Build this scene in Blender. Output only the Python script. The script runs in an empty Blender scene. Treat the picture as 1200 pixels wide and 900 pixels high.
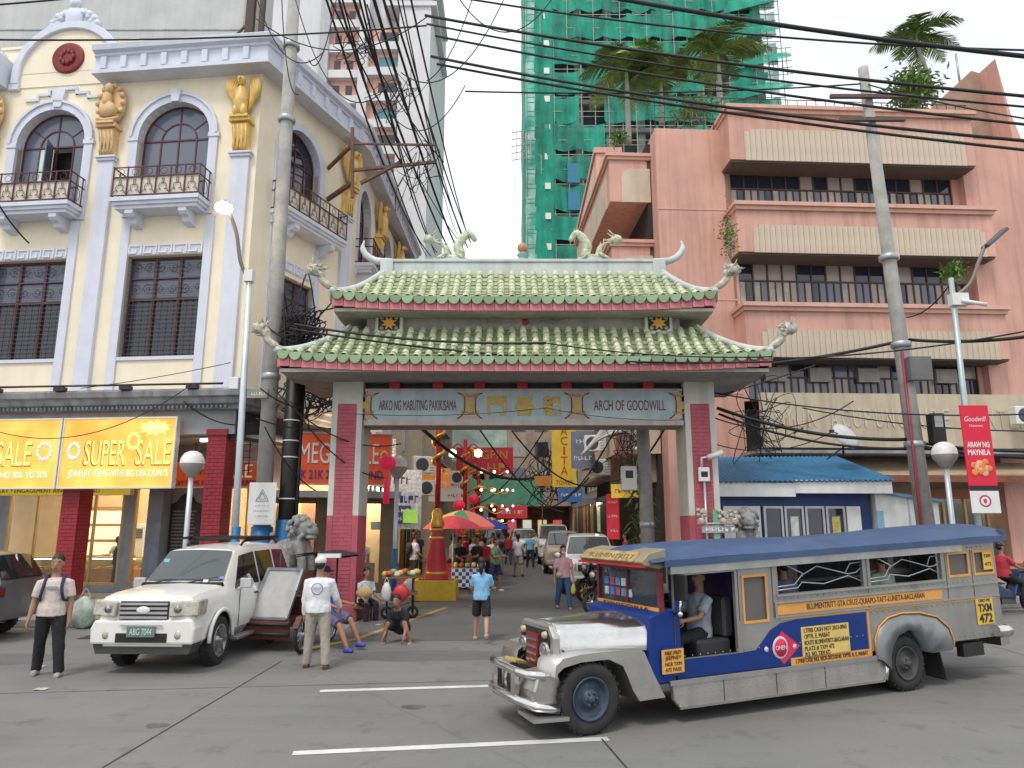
import bpy, bmesh, math, random
from mathutils import Vector, Matrix, noise

random.seed(7)
sc = bpy.context.scene
R = math.radians
PI = math.pi
# ------------------------------------------------------------ camera
CAMH = 2.2
PITCH = math.atan(162 / 832.0)
cam_d = bpy.data.cameras.new('camera')
cam = bpy.data.objects.new('camera', cam_d)
sc.collection.objects.link(cam)
cam.location = (0, 0, CAMH)
cam.rotation_euler = (PI / 2 + PITCH, 0, 0)
cam_d.sensor_width = 36
cam_d.lens = 36 * 832 / 1200.0
cam_d.clip_start = 0.1
cam_d.clip_end = 3000
sc.camera = cam
# ------------------------------------------------------------ sky: bright thin overcast
SUN_EL, SUN_AZ = R(58), R(-28)        # sun high behind the camera's left shoulder
w = bpy.data.worlds.new('World'); sc.world = w; w.use_nodes = True
nt = w.node_tree; nt.nodes.clear()
wo = nt.nodes.new('ShaderNodeOutputWorld')
sky = nt.nodes.new('ShaderNodeTexSky'); sky.sky_type = 'NISHITA'; sky.sun_disc = False
sky.sun_elevation = SUN_EL; sky.sun_rotation = R(208); sky.dust_density = 2.0
bg1 = nt.nodes.new('ShaderNodeBackground'); bg1.inputs[1].default_value = 0.12
nt.links.new(sky.outputs[0], bg1.inputs[0])
bg2 = nt.nodes.new('ShaderNodeBackground'); bg2.inputs[0].default_value = (0.95, 0.975, 1.0, 1); bg2.inputs[1].default_value = 1.12
tc = nt.nodes.new('ShaderNodeTexCoord'); mp = nt.nodes.new('ShaderNodeMapping'); mp.inputs[3].default_value = (1, 1, 2.4)
nz = nt.nodes.new('ShaderNodeTexNoise'); nz.inputs[2].default_value = 2.2; nz.inputs[3].default_value = 6; nz.inputs[4].default_value = 0.55
rp = nt.nodes.new('ShaderNodeValToRGB'); rp.color_ramp.elements[0].position = 0.30; rp.color_ramp.elements[0].color = (0.72, 0.72, 0.72, 1)
rp.color_ramp.elements[1].position = 0.52; rp.color_ramp.elements[1].color = (1, 1, 1, 1)
nt.links.new(tc.outputs[0], mp.inputs[0]); nt.links.new(mp.outputs[0], nz.inputs[0]); nt.links.new(nz.outputs[0], rp.inputs[0])
mx = nt.nodes.new('ShaderNodeMixShader')
nt.links.new(rp.outputs[0], mx.inputs[0]); nt.links.new(bg1.outputs[0], mx.inputs[1]); nt.links.new(bg2.outputs[0], mx.inputs[2])
nt.links.new(mx.outputs[0], wo.inputs[0])
# ------------------------------------------------------------ veiled sun
sd = bpy.data.lights.new('sun', 'SUN'); sd.energy = 1.5; sd.angle = R(14); sd.color = (1.0, 0.95, 0.88)
so = bpy.data.objects.new('sun', sd); sc.collection.objects.link(so)
so.location = (-8, -10, 40)
_sv = Vector((math.sin(SUN_AZ) * math.cos(SUN_EL), -math.cos(SUN_AZ) * math.cos(SUN_EL), math.sin(SUN_EL)))
so.rotation_euler = _sv.to_track_quat('Z', 'Y').to_euler()
sc.view_settings.view_transform = 'Standard'
sc.view_settings.look = 'None'
sc.view_settings.gamma = 1
sc.view_settings.exposure = 0.2
sc.view_settings.use_curve_mapping = False
sc.render.engine = 'CYCLES'
try:
    sc.cycles.use_denoising = True
    sc.cycles.max_bounces = 6; sc.cycles.diffuse_bounces = 3; sc.cycles.glossy_bounces = 3
    sc.cycles.transmission_bounces = 4; sc.cycles.transparent_max_bounces = 12
    sc.cycles.caustics_reflective = False; sc.cycles.caustics_refractive = False
    sc.cycles.sample_clamp_indirect = 6
except Exception:
    pass

# ------------------------------------------------------------ survey helpers (photo measurement -> metres)
_c, _s = math.cos(PITCH), math.sin(PITCH)
def ray(x, y):
    xc = (x - 600) / 832.0; yc = (450 - y) / 832.0
    return (xc, _c - _s * yc, _s + _c * yc)
def at(x, y, Y):
    a, b, d = ray(x, y); k = Y / b
    return Vector((a * k, Y, CAMH + d * k))
def gp(x, y, z=0.0):
    a, b, d = ray(x, y); k = (z - CAMH) / d
    return Vector((a * k, b * k, z))

# ------------------------------------------------------------ object helpers
COL = sc.collection
def props(o, label=None, cat=None, group=None, kind=None):
    if label: o['label'] = label
    if cat: o['category'] = cat
    if group: o['group'] = group
    if kind: o['kind'] = kind
    return o
def thing(name, label, cat, loc=(0, 0, 0), rz=0.0, group=None):
    o = bpy.data.objects.new(name, None); COL.objects.link(o)
    o.empty_display_size = 0.2
    o.location = loc; o.rotation_euler = (0, 0, rz)
    return props(o, label, cat, group)
def copy_tree(o, parent=None):
    c = o.copy(); COL.objects.link(c); c.parent = parent
    for ch in list(o.children): copy_tree(ch, c)
    return c
def link(name, me, parent=None, loc=None, rot=None, scale=None):
    o = bpy.data.objects.new(name, me); COL.objects.link(o)
    if parent: o.parent = parent
    if loc is not None: o.location = loc
    if rot is not None: o.rotation_euler = rot
    if scale is not None: o.scale = scale
    return o

class MB:
    def __init__(s): s.v = []; s.f = []; s.m = []; s.sm = []
    def add(s, vs, fs, mi=0, sm=False):
        b = len(s.v); s.v += [tuple(v) for v in vs]
        for f in fs: s.f.append(tuple(b + i for i in f)); s.m.append(mi); s.sm.append(sm)
        return s
    def box(s, x0, x1, y0, y1, z0, z1, mi=0):
        return s.add([(x0,y0,z0),(x1,y0,z0),(x1,y1,z0),(x0,y1,z0),(x0,y0,z1),(x1,y0,z1),(x1,y1,z1),(x0,y1,z1)],
                     [(0,3,2,1),(4,5,6,7),(0,1,5,4),(1,2,6,5),(2,3,7,6),(3,0,4,7)], mi)
    def cbox(s, c, sz, mi=0, rot=None):
        x, y, z = sz[0]/2, sz[1]/2, sz[2]/2
        vs = [Vector(p) for p in ((-x,-y,-z),(x,-y,-z),(x,y,-z),(-x,y,-z),(-x,-y,z),(x,-y,z),(x,y,z),(-x,y,z))]
        if rot is not None:
            from mathutils import Euler
            m = Euler(rot).to_matrix(); vs = [m @ v for v in vs]
        c = Vector(c)
        return s.add([v + c for v in vs], [(0,3,2,1),(4,5,6,7),(0,1,5,4),(1,2,6,5),(2,3,7,6),(3,0,4,7)], mi)
    def hexa(s, p, mi=0):      # 8 points: bottom 4 then top 4
        return s.add(p, [(0,3,2,1),(4,5,6,7),(0,1,5,4),(1,2,6,5),(2,3,7,6),(3,0,4,7)], mi)
    def bar(s, a, b, wd, h=None, mi=0, up=(0,0,1)):
        a = Vector(a); b = Vector(b); h = h or wd
        d = (b - a).normalized(); u = Vector(up)
        if abs(d.dot(u)) > 0.95: u = Vector((1, 0, 0)) if abs(d.x) < .9 else Vector((0, 1, 0))
        x = d.cross(u).normalized(); y = x.cross(d).normalized()
        x *= wd/2; y *= h/2
        return s.hexa([a-x-y, a+x-y, a+x+y, a-x+y, b-x-y, b+x-y, b+x+y, b-x+y], mi)
    def tube(s, pts, r, n=8, mi=0, cap=True, sm=True, flat=1.0):
        pts = [Vector(p) for p in pts]; N = len(pts)
        rs = r if isinstance(r, (list, tuple)) else [r]*N
        vs = []; prev = None
        for i in range(N):
            t = (pts[min(i+1, N-1)] - pts[max(i-1, 0)])
            t = t.normalized() if t.length > 1e-9 else Vector((0, 0, 1))
            if prev is None:
                u = Vector((0, 0, 1)) if abs(t.z) < .9 else Vector((1, 0, 0))
                x = t.cross(u).normalized()
            else:
                x = prev - t * prev.dot(t)
                x = x.normalized() if x.length > 1e-6 else t.orthogonal().normalized()
            prev = x; y = t.cross(x)
            for k in range(n):
                a = 2*PI*k/n
                vs.append(pts[i] + x*(rs[i]*math.cos(a)) + y*(rs[i]*flat*math.sin(a)))
        fs = []
        for i in range(N-1):
            for k in range(n):
                k2 = (k+1) % n
                fs.append((i*n+k, i*n+k2, (i+1)*n+k2, (i+1)*n+k))
        s.add(vs, fs, mi, sm)
        if cap:
            b = len(s.v) - N*n
            s.f.append(tuple(b+k for k in range(n))[::-1]); s.m.append(mi); s.sm.append(False)
            s.f.append(tuple(b+(N-1)*n+k for k in range(n))); s.m.append(mi); s.sm.append(False)
        return s
    def lathe(s, prof, n=16, c=(0,0,0), ax='z', mi=0, sm=True, a0=0.0, a1=None):
        full = a1 is None; a1 = 2*PI if full else a1
        cols = n if full else n+1
        vs = []
        for (r, h) in prof:
            for k in range(cols):
                a = a0 + (a1-a0)*k/n
                p = (r*math.cos(a), r*math.sin(a), h)
                if ax == 'x': p = (h, p[0], p[1])
                elif ax == 'y': p = (p[0], h, p[1])
                vs.append((p[0]+c[0], p[1]+c[1], p[2]+c[2]))
        fs = []
        for i in range(len(prof)-1):
            for k in range(n):
                k2 = (k+1) % cols if full else k+1
                fs.append((i*cols+k, i*cols+k2, (i+1)*cols+k2, (i+1)*cols+k))
        return s.add(vs, fs, mi, sm)
    def prism(s, poly, plane='xz', a=0.0, b=1.0, mi=0, sm=False):
        def P(p, t):
            if plane == 'xz': return (p[0], t, p[1])
            if plane == 'yz': return (t, p[0], p[1])
            return (p[0], p[1], t)
        n = len(poly)
        vs = [P(p, a) for p in poly] + [P(p, b) for p in poly]
        fs = [tuple(range(n))[::-1], tuple(range(n, 2*n))]
        s.add(vs, fs, mi, False)
        o = len(s.v) - 2*n
        for k in range(n):
            k2 = (k+1) % n
            s.f.append((o+k, o+k2, o+n+k2, o+n+k)); s.m.append(mi); s.sm.append(sm)
        return s
    def strip(s, A, B, mi=0, sm=False):        # quads between two polylines
        n = len(A)
        return s.add(list(A)+list(B), [(i, i+1, n+i+1, n+i) for i in range(n-1)], mi, sm)
    def grid(s, fn, nu, nv, mi=0, sm=True):
        vs = [fn(i/nu, j/nv) for j in range(nv+1) for i in range(nu+1)]
        w_ = nu+1
        return s.add(vs, [(j*w_+i, j*w_+i+1, (j+1)*w_+i+1, (j+1)*w_+i) for j in range(nv) for i in range(nu)], mi, sm)
    def blob(s, c, r, nu=10, nv=7, mi=0, amp=0.0, fr=3.0, sd=0.0, sm=True, rot=None):
        c = Vector(c); r = (r, r, r) if not isinstance(r, (tuple, list)) else r
        vs = []
        for j in range(nv+1):
            ph = PI*j/nv
            for i in range(nu):
                a = 2*PI*i/nu
                d = Vector((math.sin(ph)*math.cos(a), math.sin(ph)*math.sin(a), math.cos(ph)))
                k = 1 + (amp*noise.noise(d*fr + Vector((sd, sd*1.7, 0))) if amp else 0)
                p = Vector((d.x*r[0]*k, d.y*r[1]*k, d.z*r[2]*k))
                if rot is not None: p = rot @ p
                vs.append(p + c)
        fs = []
        for j in range(nv):
            for i in range(nu):
                i2 = (i+1) % nu
                fs.append((j*nu+i, (j+1)*nu+i, (j+1)*nu+i2, j*nu+i2))
        return s.add(vs, fs, mi, sm)
    def xform(s, fn, start=0):
        for i in range(start, len(s.v)): s.v[i] = tuple(fn(Vector(s.v[i])))
        return s
    def mesh(s, name, mats, bev=0.0, weld=True, seg=1):
        me = bpy.data.meshes.new(name)
        me.from_pydata(s.v, [], s.f)
        me.polygons.foreach_set('material_index', s.m)
        me.polygons.foreach_set('use_smooth', s.sm)
        mats = mats if isinstance(mats, (list, tuple)) else [mats]
        for m in mats: me.materials.append(m)
        bm = bmesh.new(); bm.from_mesh(me)
        if weld: bmesh.ops.remove_doubles(bm, verts=bm.verts, dist=1e-5)
        bmesh.ops.recalc_face_normals(bm, faces=bm.faces)
        if bev:
            es = [e for e in bm.edges if len(e.link_faces) == 2 and e.calc_face_angle(0) > 0.6]
            bmesh.ops.bevel(bm, geom=es, offset=bev, segments=seg, profile=0.5, affect='EDGES', clamp_overlap=True)
        bm.to_mesh(me); bm.free()
        return me
    def build(s, name, mats, parent=None, loc=None, rot=None, bev=0.0, kind=None, label=None, seg=1, cat=None, group=None):
        o = link(name, s.mesh(name, mats, bev, seg=seg), parent, loc, rot)
        return props(o, label, cat, group, kind)

def catenary(a, b, sag, n=14):
    a = Vector(a); b = Vector(b)
    return [a.lerp(b, i/n) - Vector((0, 0, sag*4*(i/n)*(1-i/n))) for i in range(n+1)]
def spline(pts, n=8):        # Catmull-Rom through points
    P = [Vector(p) for p in pts]; P = [P[0]*2-P[1]] + P + [P[-1]*2-P[-2]]
    out = []
    for i in range(1, len(P)-2):
        for k in range(n):
            t = k/n; t2 = t*t; t3 = t2*t
            out.append(0.5*((2*P[i]) + (P[i+1]-P[i-1])*t + (2*P[i-1]-5*P[i]+4*P[i+1]-P[i+2])*t2 + (3*P[i]-P[i-1]-3*P[i+1]+P[i+2])*t3))
    out.append(P[-2]); return out

# evaluating modifiers and text in a scratch scene keeps the script fast
SCR = bpy.data.scenes.new('scratch')
def evaluated_mesh(o):
    SCR.collection.objects.link(o)
    vl = SCR.view_layers[0]; vl.update(); dg = vl.depsgraph
    return bpy.data.meshes.new_from_object(o.evaluated_get(dg))

# ------------------------------------------------------------ materials
MATS = {}
def M(name, rgb, rough=0.6, metal=0.0, var=0.12, scale=3.0, bump=0.0, bscale=30.0, streak=0.0, dirt=0.0, dirtcol=(0.05,0.045,0.04), rnd=0.0, spec=0.5, coat=0.0, emit=0.0, emcol=None):
    if name in MATS: return MATS[name]
    m = bpy.data.materials.new(name); m.use_nodes = True
    t = m.node_tree; b = t.nodes['Principled BSDF']
    L = t.links.new; N = t.nodes.new
    b.inputs['Roughness'].default_value = rough; b.inputs['Metallic'].default_value = metal
    b.inputs['Specular IOR Level'].default_value = spec
    if coat: b.inputs['Coat Weight'].default_value = coat; b.inputs['Coat Roughness'].default_value = 0.08
    tcn = N('ShaderNodeTexCoord')
    n1 = N('ShaderNodeTexNoise'); n1.inputs['Scale'].default_value = scale; n1.inputs['Detail'].default_value = 6; n1.inputs['Roughness'].default_value = 0.6
    L(tcn.outputs['Object'], n1.inputs['Vector'])
    mr = N('ShaderNodeMapRange'); mr.inputs[1].default_value = 0.3; mr.inputs[2].default_value = 0.7
    mr.inputs[3].default_value = 1-var; mr.inputs[4].default_value = 1+var
    L(n1.outputs['Fac'], mr.inputs[0])
    col = N('ShaderNodeMix'); col.data_type = 'RGBA'; col.blend_type = 'MULTIPLY'; col.inputs[0].default_value = 1
    col.inputs[6].default_value = (*rgb, 1); L(mr.outputs[0], col.inputs[7])
    out = col.outputs[2]
    if rnd:
        oi = N('ShaderNodeObjectInfo'); mr2 = N('ShaderNodeMapRange'); mr2.inputs[3].default_value = 1-rnd; mr2.inputs[4].default_value = 1+rnd
        L(oi.outputs['Random'], mr2.inputs[0])
        c2 = N('ShaderNodeMix'); c2.data_type = 'RGBA'; c2.blend_type = 'MULTIPLY'; c2.inputs[0].default_value = 1
        L(out, c2.inputs[6]); L(mr2.outputs[0], c2.inputs[7]); out = c2.outputs[2]
    if streak:
        mpn = N('ShaderNodeMapping'); mpn.inputs[3].default_value = (2.2, 2.2, 0.14); L(tcn.outputs['Object'], mpn.inputs[0])
        n2 = N('ShaderNodeTexNoise'); n2.inputs['Scale'].default_value = 2.0; n2.inputs['Detail'].default_value = 7; L(mpn.outputs[0], n2.inputs['Vector'])
        r2 = N('ShaderNodeMapRange'); r2.inputs[1].default_value = 0.46; r2.inputs[2].default_value = 0.78; r2.inputs[3].default_value = 0; r2.inputs[4].default_value = streak
        L(n2.outputs['Fac'], r2.inputs[0])
        c3 = N('ShaderNodeMix'); c3.data_type = 'RGBA'; L(r2.outputs[0], c3.inputs[0]); L(out, c3.inputs[6]); c3.inputs[7].default_value = (*dirtcol, 1); out = c3.outputs[2]
    if dirt:
        n3 = N('ShaderNodeTexNoise'); n3.inputs['Scale'].default_value = scale*0.6+0.7; n3.inputs['Detail'].default_value = 9; n3.inputs['Roughness'].default_value = 0.7
        L(tcn.outputs['Object'], n3.inputs['Vector'])
        r3 = N('ShaderNodeMapRange'); r3.inputs[1].default_value = 0.5; r3.inputs[2].default_value = 0.75; r3.inputs[3].default_value = 0; r3.inputs[4].default_value = dirt
        L(n3.outputs['Fac'], r3.inputs[0])
        c4 = N('ShaderNodeMix'); c4.data_type = 'RGBA'; L(r3.outputs[0], c4.inputs[0]); L(out, c4.inputs[6]); c4.inputs[7].default_value = (*dirtcol, 1); out = c4.outputs[2]
        r4 = N('ShaderNodeMapRange'); r4.inputs[3].default_value = rough; r4.inputs[4].default_value = min(1, rough+0.35); L(r3.outputs[0], r4.inputs[0]); L(r4.outputs[0], b.inputs['Roughness'])
    L(out, b.inputs['Base Color'])
    if bump:
        n5 = N('ShaderNodeTexNoise'); n5.inputs['Scale'].default_value = bscale; n5.inputs['Detail'].default_value = 5; L(tcn.outputs['Object'], n5.inputs['Vector'])
        bn = N('ShaderNodeBump'); bn.inputs['Strength'].default_value = bump; bn.inputs['Distance'].default_value = 0.02
        L(n5.outputs['Fac'], bn.inputs['Height']); L(bn.outputs[0], b.inputs['Normal'])
    if emit:
        b.inputs['Emission Color'].default_value = (*(emcol or rgb), 1); b.inputs['Emission Strength'].default_value = emit
    MATS[name] = m; return m
def glass(name, rgb=(0.02, 0.025, 0.03), rough=0.06, alpha=1.0, spec=0.8):
    if name in MATS: return MATS[name]
    m = bpy.data.materials.new(name); m.use_nodes = True
    t = m.node_tree; b = t.nodes['Principled BSDF']
    b.inputs['Base Color'].default_value = (*rgb, 1); b.inputs['Roughness'].default_value = rough
    b.inputs['Specular IOR Level'].default_value = spec
    if alpha < 1:      # thin pane: see-through with a reflection
        tr = t.nodes.new('ShaderNodeBsdfTransparent'); tr.inputs[0].default_value = (0.86, 0.9, 0.9, 1)
        ms = t.nodes.new('ShaderNodeMixShader'); ms.inputs[0].default_value = alpha
        t.links.new(tr.outputs[0], ms.inputs[1]); t.links.new(b.outputs[0], ms.inputs[2])
        t.links.new(ms.outputs[0], t.nodes['Material Output'].inputs[0])
    MATS[name] = m; return m
def brickmat(name, rgb, mortar, bw=0.24, bh=0.075, rough=0.7):
    return M(name, rgb, rough, var=0.18, scale=5, dirt=0.25, bump=0.3, bscale=40)

# ------------------------------------------------------------ lettering
_fonts = {}
def lettering(body, size, width=None, extrude=0.006, align='CENTER', bold=0.0, shear=0.0, spacing=1.0):
    """mesh of a line of text lying in the XZ plane, facing -Y, centred on its origin; squeezed to width"""
    cu = bpy.data.curves.new('lettering', 'FONT'); cu.body = body; cu.size = size; cu.align_x = 'CENTER'; cu.align_y = 'CENTER'
    cu.extrude = extrude; cu.offset = bold; cu.shear = shear; cu.space_character = spacing; cu.resolution_u = 3
    o = bpy.data.objects.new('lettering_tmp', cu)
    me = evaluated_mesh(o)
    bpy.data.objects.remove(o); bpy.data.curves.remove(cu)
    if len(me.vertices) == 0: return me
    xs = [v.co.x for v in me.vertices]; ys = [v.co.y for v in me.vertices]
    w0 = max(xs)-min(xs); h0 = max(ys)-min(ys); cx = (max(xs)+min(xs))/2; cy = (max(ys)+min(ys))/2
    k = (width/w0) if width else 1.0
    for v in me.vertices:
        x, y, z = v.co
        v.co = ((x-cx)*k, -z, (y-cy))
    me['h0'] = h0
    return me
def scribble(parent, x, z, w_, h_, m, y=-0.008, seed=1):
    """a line of print too small to read: short uneven strokes"""
    mb = MB(); g_ = random.Random(seed); p = x-w_/2
    while p < x+w_/2:
        s_ = h_*g_.uniform(0.35,0.8)
        if g_.random() > 0.14: mb.box(p, p+s_*0.3, y-0.003, y, z-h_/2, z+h_/2); mb.box(p+s_*0.3, p+s_, y-0.003, y, z+h_*g_.choice((-0.5,-0.1,0.25)), z+h_*0.25+h_*g_.choice((-0.5,-0.1,0.25)))
        p += s_*1.35
    return mb.build('print', m, parent, kind='stuff')
def text(body, size, m, parent, loc, width=None, rot=None, name='lettering', **kw):
    me = lettering(body, size, width, **kw); me.materials.clear(); me.materials.append(m)
    return link(name, me, parent, loc, rot)
# ============================================================ shared materials
cream = M('cream_paint', (0.86, 0.77, 0.60), 0.8, var=0.06, scale=1.2, streak=0.10, dirtcol=(0.35,0.29,0.2), bump=0.08)
lilac = M('lilac_trim_paint', (0.64, 0.67, 0.77), 0.7, var=0.06, scale=2, streak=0.16, dirtcol=(0.25,0.25,0.28))
gold = M('gilt_plaster', (0.76, 0.50, 0.15), 0.45, var=0.2, scale=5, dirt=0.35, dirtcol=(0.3,0.16,0.04))
buff = M('buff_plaster', (0.68, 0.46, 0.23), 0.6, var=0.2, scale=5, dirt=0.3, dirtcol=(0.25,0.14,0.06))
darkmetal = M('dark_metal', (0.03, 0.025, 0.028), 0.5, var=0.3, scale=6)
wine = M('wine_iron', (0.10, 0.03, 0.035), 0.5, var=0.3, scale=6)
glassdark = glass('window_glass_dark', (0.02, 0.026, 0.04), 0.05)
glassgrey = glass('window_glass_grey', (0.13, 0.15, 0.2), 0.12, spec=0.7)
glassthin = glass('shop_glass', (0.3, 0.33, 0.33), 0.03, alpha=0.16)
redbrick = M('crimson_painted_brick', (0.30, 0.018, 0.03), 0.55, var=0.15, scale=4, dirt=0.25, dirtcol=(0.12,0.02,0.02))
agedgrey = M('aged_grey_concrete', (0.30, 0.31, 0.33), 0.85, var=0.25, scale=2, streak=0.55, dirtcol=(0.05,0.05,0.05), bump=0.15)
greyrender = M('grey_render', (0.36, 0.37, 0.38), 0.85, var=0.2, scale=0.6, streak=0.4, dirtcol=(0.12,0.12,0.12), bump=0.1)
concpole = M('pole_concrete', (0.36, 0.35, 0.33), 0.85, var=0.2, scale=3, streak=0.25, dirtcol=(0.12,0.11,0.1), bump=0.2, bscale=60)
whitepaint = M('white_paint', (0.75, 0.75, 0.74), 0.6, var=0.08, scale=3, streak=0.2, dirtcol=(0.3,0.28,0.25))
bluepaint = M('royal_blue_paint', (0.006, 0.13, 0.33), 0.5, var=0.15, scale=3, dirt=0.25, dirtcol=(0.02,0.06,0.12))
blackpaint = M('black_paint', (0.012, 0.012, 0.013), 0.5, var=0.3)
steel = M('galvanised_steel', (0.42, 0.45, 0.48), 0.4, 0.6, var=0.15, scale=4)
rubber = M('rubber', (0.022, 0.022, 0.023), 0.75, var=0.3, scale=8, dirt=0.35, dirtcol=(0.06,0.055,0.05))
chromem = M('stainless', (0.62, 0.61, 0.60), 0.2, 0.95, var=0.08, scale=4, dirt=0.35, dirtcol=(0.14,0.12,0.1))
cable = M('black_cable', (0.012, 0.012, 0.014), 0.6, var=0.2)
plasticwhite = M('white_plastic', (0.72, 0.72, 0.7), 0.45, var=0.06)
woodbrown = M('brown_wood', (0.20, 0.09, 0.035), 0.5, var=0.3, scale=4)
red = M('red_paint', (0.42, 0.012, 0.022), 0.45, var=0.12, scale=3)
yellowp = M('yellow_paint', (0.62, 0.40, 0.03), 0.6, var=0.15, scale=3, dirt=0.4, dirtcol=(0.2,0.13,0.05))
skin1 = M('skin_brown', (0.34, 0.17, 0.10), 0.55, var=0.08)
skin2 = M('skin_tan', (0.46, 0.26, 0.17), 0.55, var=0.08)
hairblack = M('black_hair', (0.012, 0.010, 0.009), 0.5, var=0.3, scale=20)

# ============================================================ ground, roads, pavements
def road_mat(name, base, dark, patch, jointscale, crack=0.5):
    m = bpy.data.materials.new(name); m.use_nodes = True
    t = m.node_tree; b = t.nodes['Principled BSDF']; L = t.links.new; N = t.nodes.new
    tcn = N('ShaderNodeTexCoord')
    def nzz(sc_, det, mapping=None):
        n = N('ShaderNodeTexNoise'); n.inputs['Scale'].default_value = sc_; n.inputs['Detail'].default_value = det; n.inputs['Roughness'].default_value = 0.65
        if mapping:
            mpn = N('ShaderNodeMapping'); mpn.inputs[3].default_value = mapping; mpn.inputs[2].default_value = (0, 0, R(-9)); L(tcn.outputs['Object'], mpn.inputs[0]); L(mpn.outputs[0], n.inputs['Vector'])
        else: L(tcn.outputs['Object'], n.inputs['Vector'])
        return n.outputs['Fac']
    def mixc(fac, a, bb, lo, hi, amt=1.0):
        r_ = N('ShaderNodeMapRange'); r_.inputs[1].default_value = lo; r_.inputs[2].default_value = hi; r_.inputs[4].default_value = amt; L(fac, r_.inputs[0])
        x = N('ShaderNodeMix'); x.data_type = 'RGBA'; L(r_.outputs[0], x.inputs[0])
        if isinstance(a, tuple): x.inputs[6].default_value = (*a, 1)
        else: L(a, x.inputs[6])
        x.inputs[7].default_value = (*bb, 1); return x.outputs[2]
    c0 = mixc(nzz(0.35, 5), base, patch, 0.35, 0.7)
    c0 = mixc(nzz(1.0, 6, (0.12, 1.0, 1)), c0, dark, 0.5, 0.8, 0.55)     # tyre-worn lanes along the road
    c0 = mixc(nzz(2.3, 9), c0, dark, 0.56, 0.72, 0.6)
    c0 = mixc(nzz(45, 3), c0, dark, 0.5, 0.8, 0.35)
    vo = N('ShaderNodeTexVoronoi'); vo.feature = 'DISTANCE_TO_EDGE'; vo.inputs['Scale'].default_value = 0.16
    wn = N('ShaderNodeTexNoise'); wn.inputs['Scale'].default_value = 0.9; wn.inputs['Detail'].default_value = 6; L(tcn.outputs['Object'], wn.inputs['Vector'])
    vm = N('ShaderNodeMix'); vm.data_type = 'RGBA'; vm.inputs[0].default_value = 0.25; L(tcn.outputs['Object'], vm.inputs[6]); L(wn.outputs['Color'], vm.inputs[7]); L(vm.outputs[2], vo.inputs['Vector'])
    inv = N('ShaderNodeMapRange'); inv.inputs[1].default_value = 0.0; inv.inputs[2].default_value = 0.0022; inv.inputs[3].default_value = crack; inv.inputs[4].default_value = 0.0; L(vo.outputs['Distance'], inv.inputs[0])
    x = N('ShaderNodeMix'); x.data_type = 'RGBA'; L(inv.outputs[0], x.inputs[0]); L(c0, x.inputs[6]); x.inputs[7].default_value = (0.03, 0.03, 0.03, 1)
    L(x.outputs[2], b.inputs['Base Color'])
    b.inputs['Roughness'].default_value = 0.82
    n5 = N('ShaderNodeTexNoise'); n5.inputs['Scale'].default_value = 70; n5.inputs['Detail'].default_value = 4; L(tcn.outputs['Object'], n5.inputs['Vector'])
    bn = N('ShaderNodeBump'); bn.inputs['Strength'].default_value = 0.25; bn.inputs['Distance'].default_value = 0.01
    L(n5.outputs['Fac'], bn.inputs['Height']); L(bn.outputs[0], b.inputs['Normal'])
    MATS[name] = m; return m
concroad = road_mat('road_concrete', (0.165, 0.165, 0.162), (0.085, 0.085, 0.085), (0.205, 0.203, 0.195), 1, 0.22)
asphalt = road_mat('street_asphalt', (0.115, 0.114, 0.115), (0.07, 0.07, 0.072), (0.145, 0.143, 0.14), 1, 0.25)
linepaint = M('road_line_paint', (0.62, 0.62, 0.60), 0.7, var=0.15, scale=3, dirt=0.6, dirtcol=(0.2,0.2,0.2))
ochreline = M('ochre_line_paint', (0.46, 0.28, 0.10), 0.7, var=0.2, scale=3, dirt=0.6, dirtcol=(0.12,0.11,0.1))
paving = M('pavement_concrete', (0.24, 0.23, 0.22), 0.85, var=0.2, scale=1.5, dirt=0.5, dirtcol=(0.08,0.075,0.07), bump=0.2)
kerbm = M('kerb_concrete', (0.28, 0.27, 0.25), 0.85, var=0.2, scale=3, dirt=0.6, dirtcol=(0.07,0.07,0.06), bump=0.2)
redpaving = M('red_paving', (0.22, 0.085, 0.06), 0.8, var=0.2, scale=4, dirt=0.4)

g = MB(); g.add([(-400,-60,-0.02),(400,-60,-0.02),(400,900,-0.02),(-400,900,-0.02)], [(0,1,2,3)]); g.build('ground', paving, kind='structure')
g = MB(); g.add([(-60,-30,0),(60,-30,0),(60,24,0),(9,18.6,0),(5.4,15.2,0),(-3.2,14.1,0),(-3.6,15.7,0),(-60,15.9,0)], [(0,1,2,3,4,5,6,7)])
g.build('main_road', concroad, kind='structure')
g = MB(); g.add([(-3.6,14.0,0.004),(-0.5,14.15,0.004),(5.4,15.1,0.004),(5.0,24,0.004),(5.2,90,0.004),(-2.2,90,0.004),(-2.3,22,0.004),(-3.4,17.5,0.004)], [(0,1,2,3,4,5,6,7)])
g.build('side_street', asphalt, kind='structure')
jointm = M('joint_tar', (0.035,0.035,0.036), 0.8, var=0.4, scale=6)
def sheetline(name, a, b, wd, z, m, kind='structure'):
    a = Vector((a[0],a[1],0)); b = Vector((b[0],b[1],0)); d = (b-a).normalized(); n = Vector((-d.y,d.x,0))*wd/2
    mb = MB(); k = max(2, int((b-a).length/0.25)); A = []; B = []
    for i in range(k+1):
        p = a.lerp(b, i/k); j = 1+0.10*noise.noise(p*3.1)
        A.append(tuple(p+n*j+Vector((0,0,z)))); B.append(tuple(p-n*j+Vector((0,0,z))))
    mb.strip(A, B); return mb.build(name, m, kind=kind)
for i,(a, b) in enumerate([((343,883),(713,866)), ((375,810),(572,804))]):
    o = sheetline('lane_marking', gp(*a), gp(*b), 0.13, 0.004, linepaint)
p = gp(343,883); q = gp(713,866); d = (q-p)
sheetline('lane_marking', p - d*2.9, p - d*1.9, 0.13, 0.004, linepaint)
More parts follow.
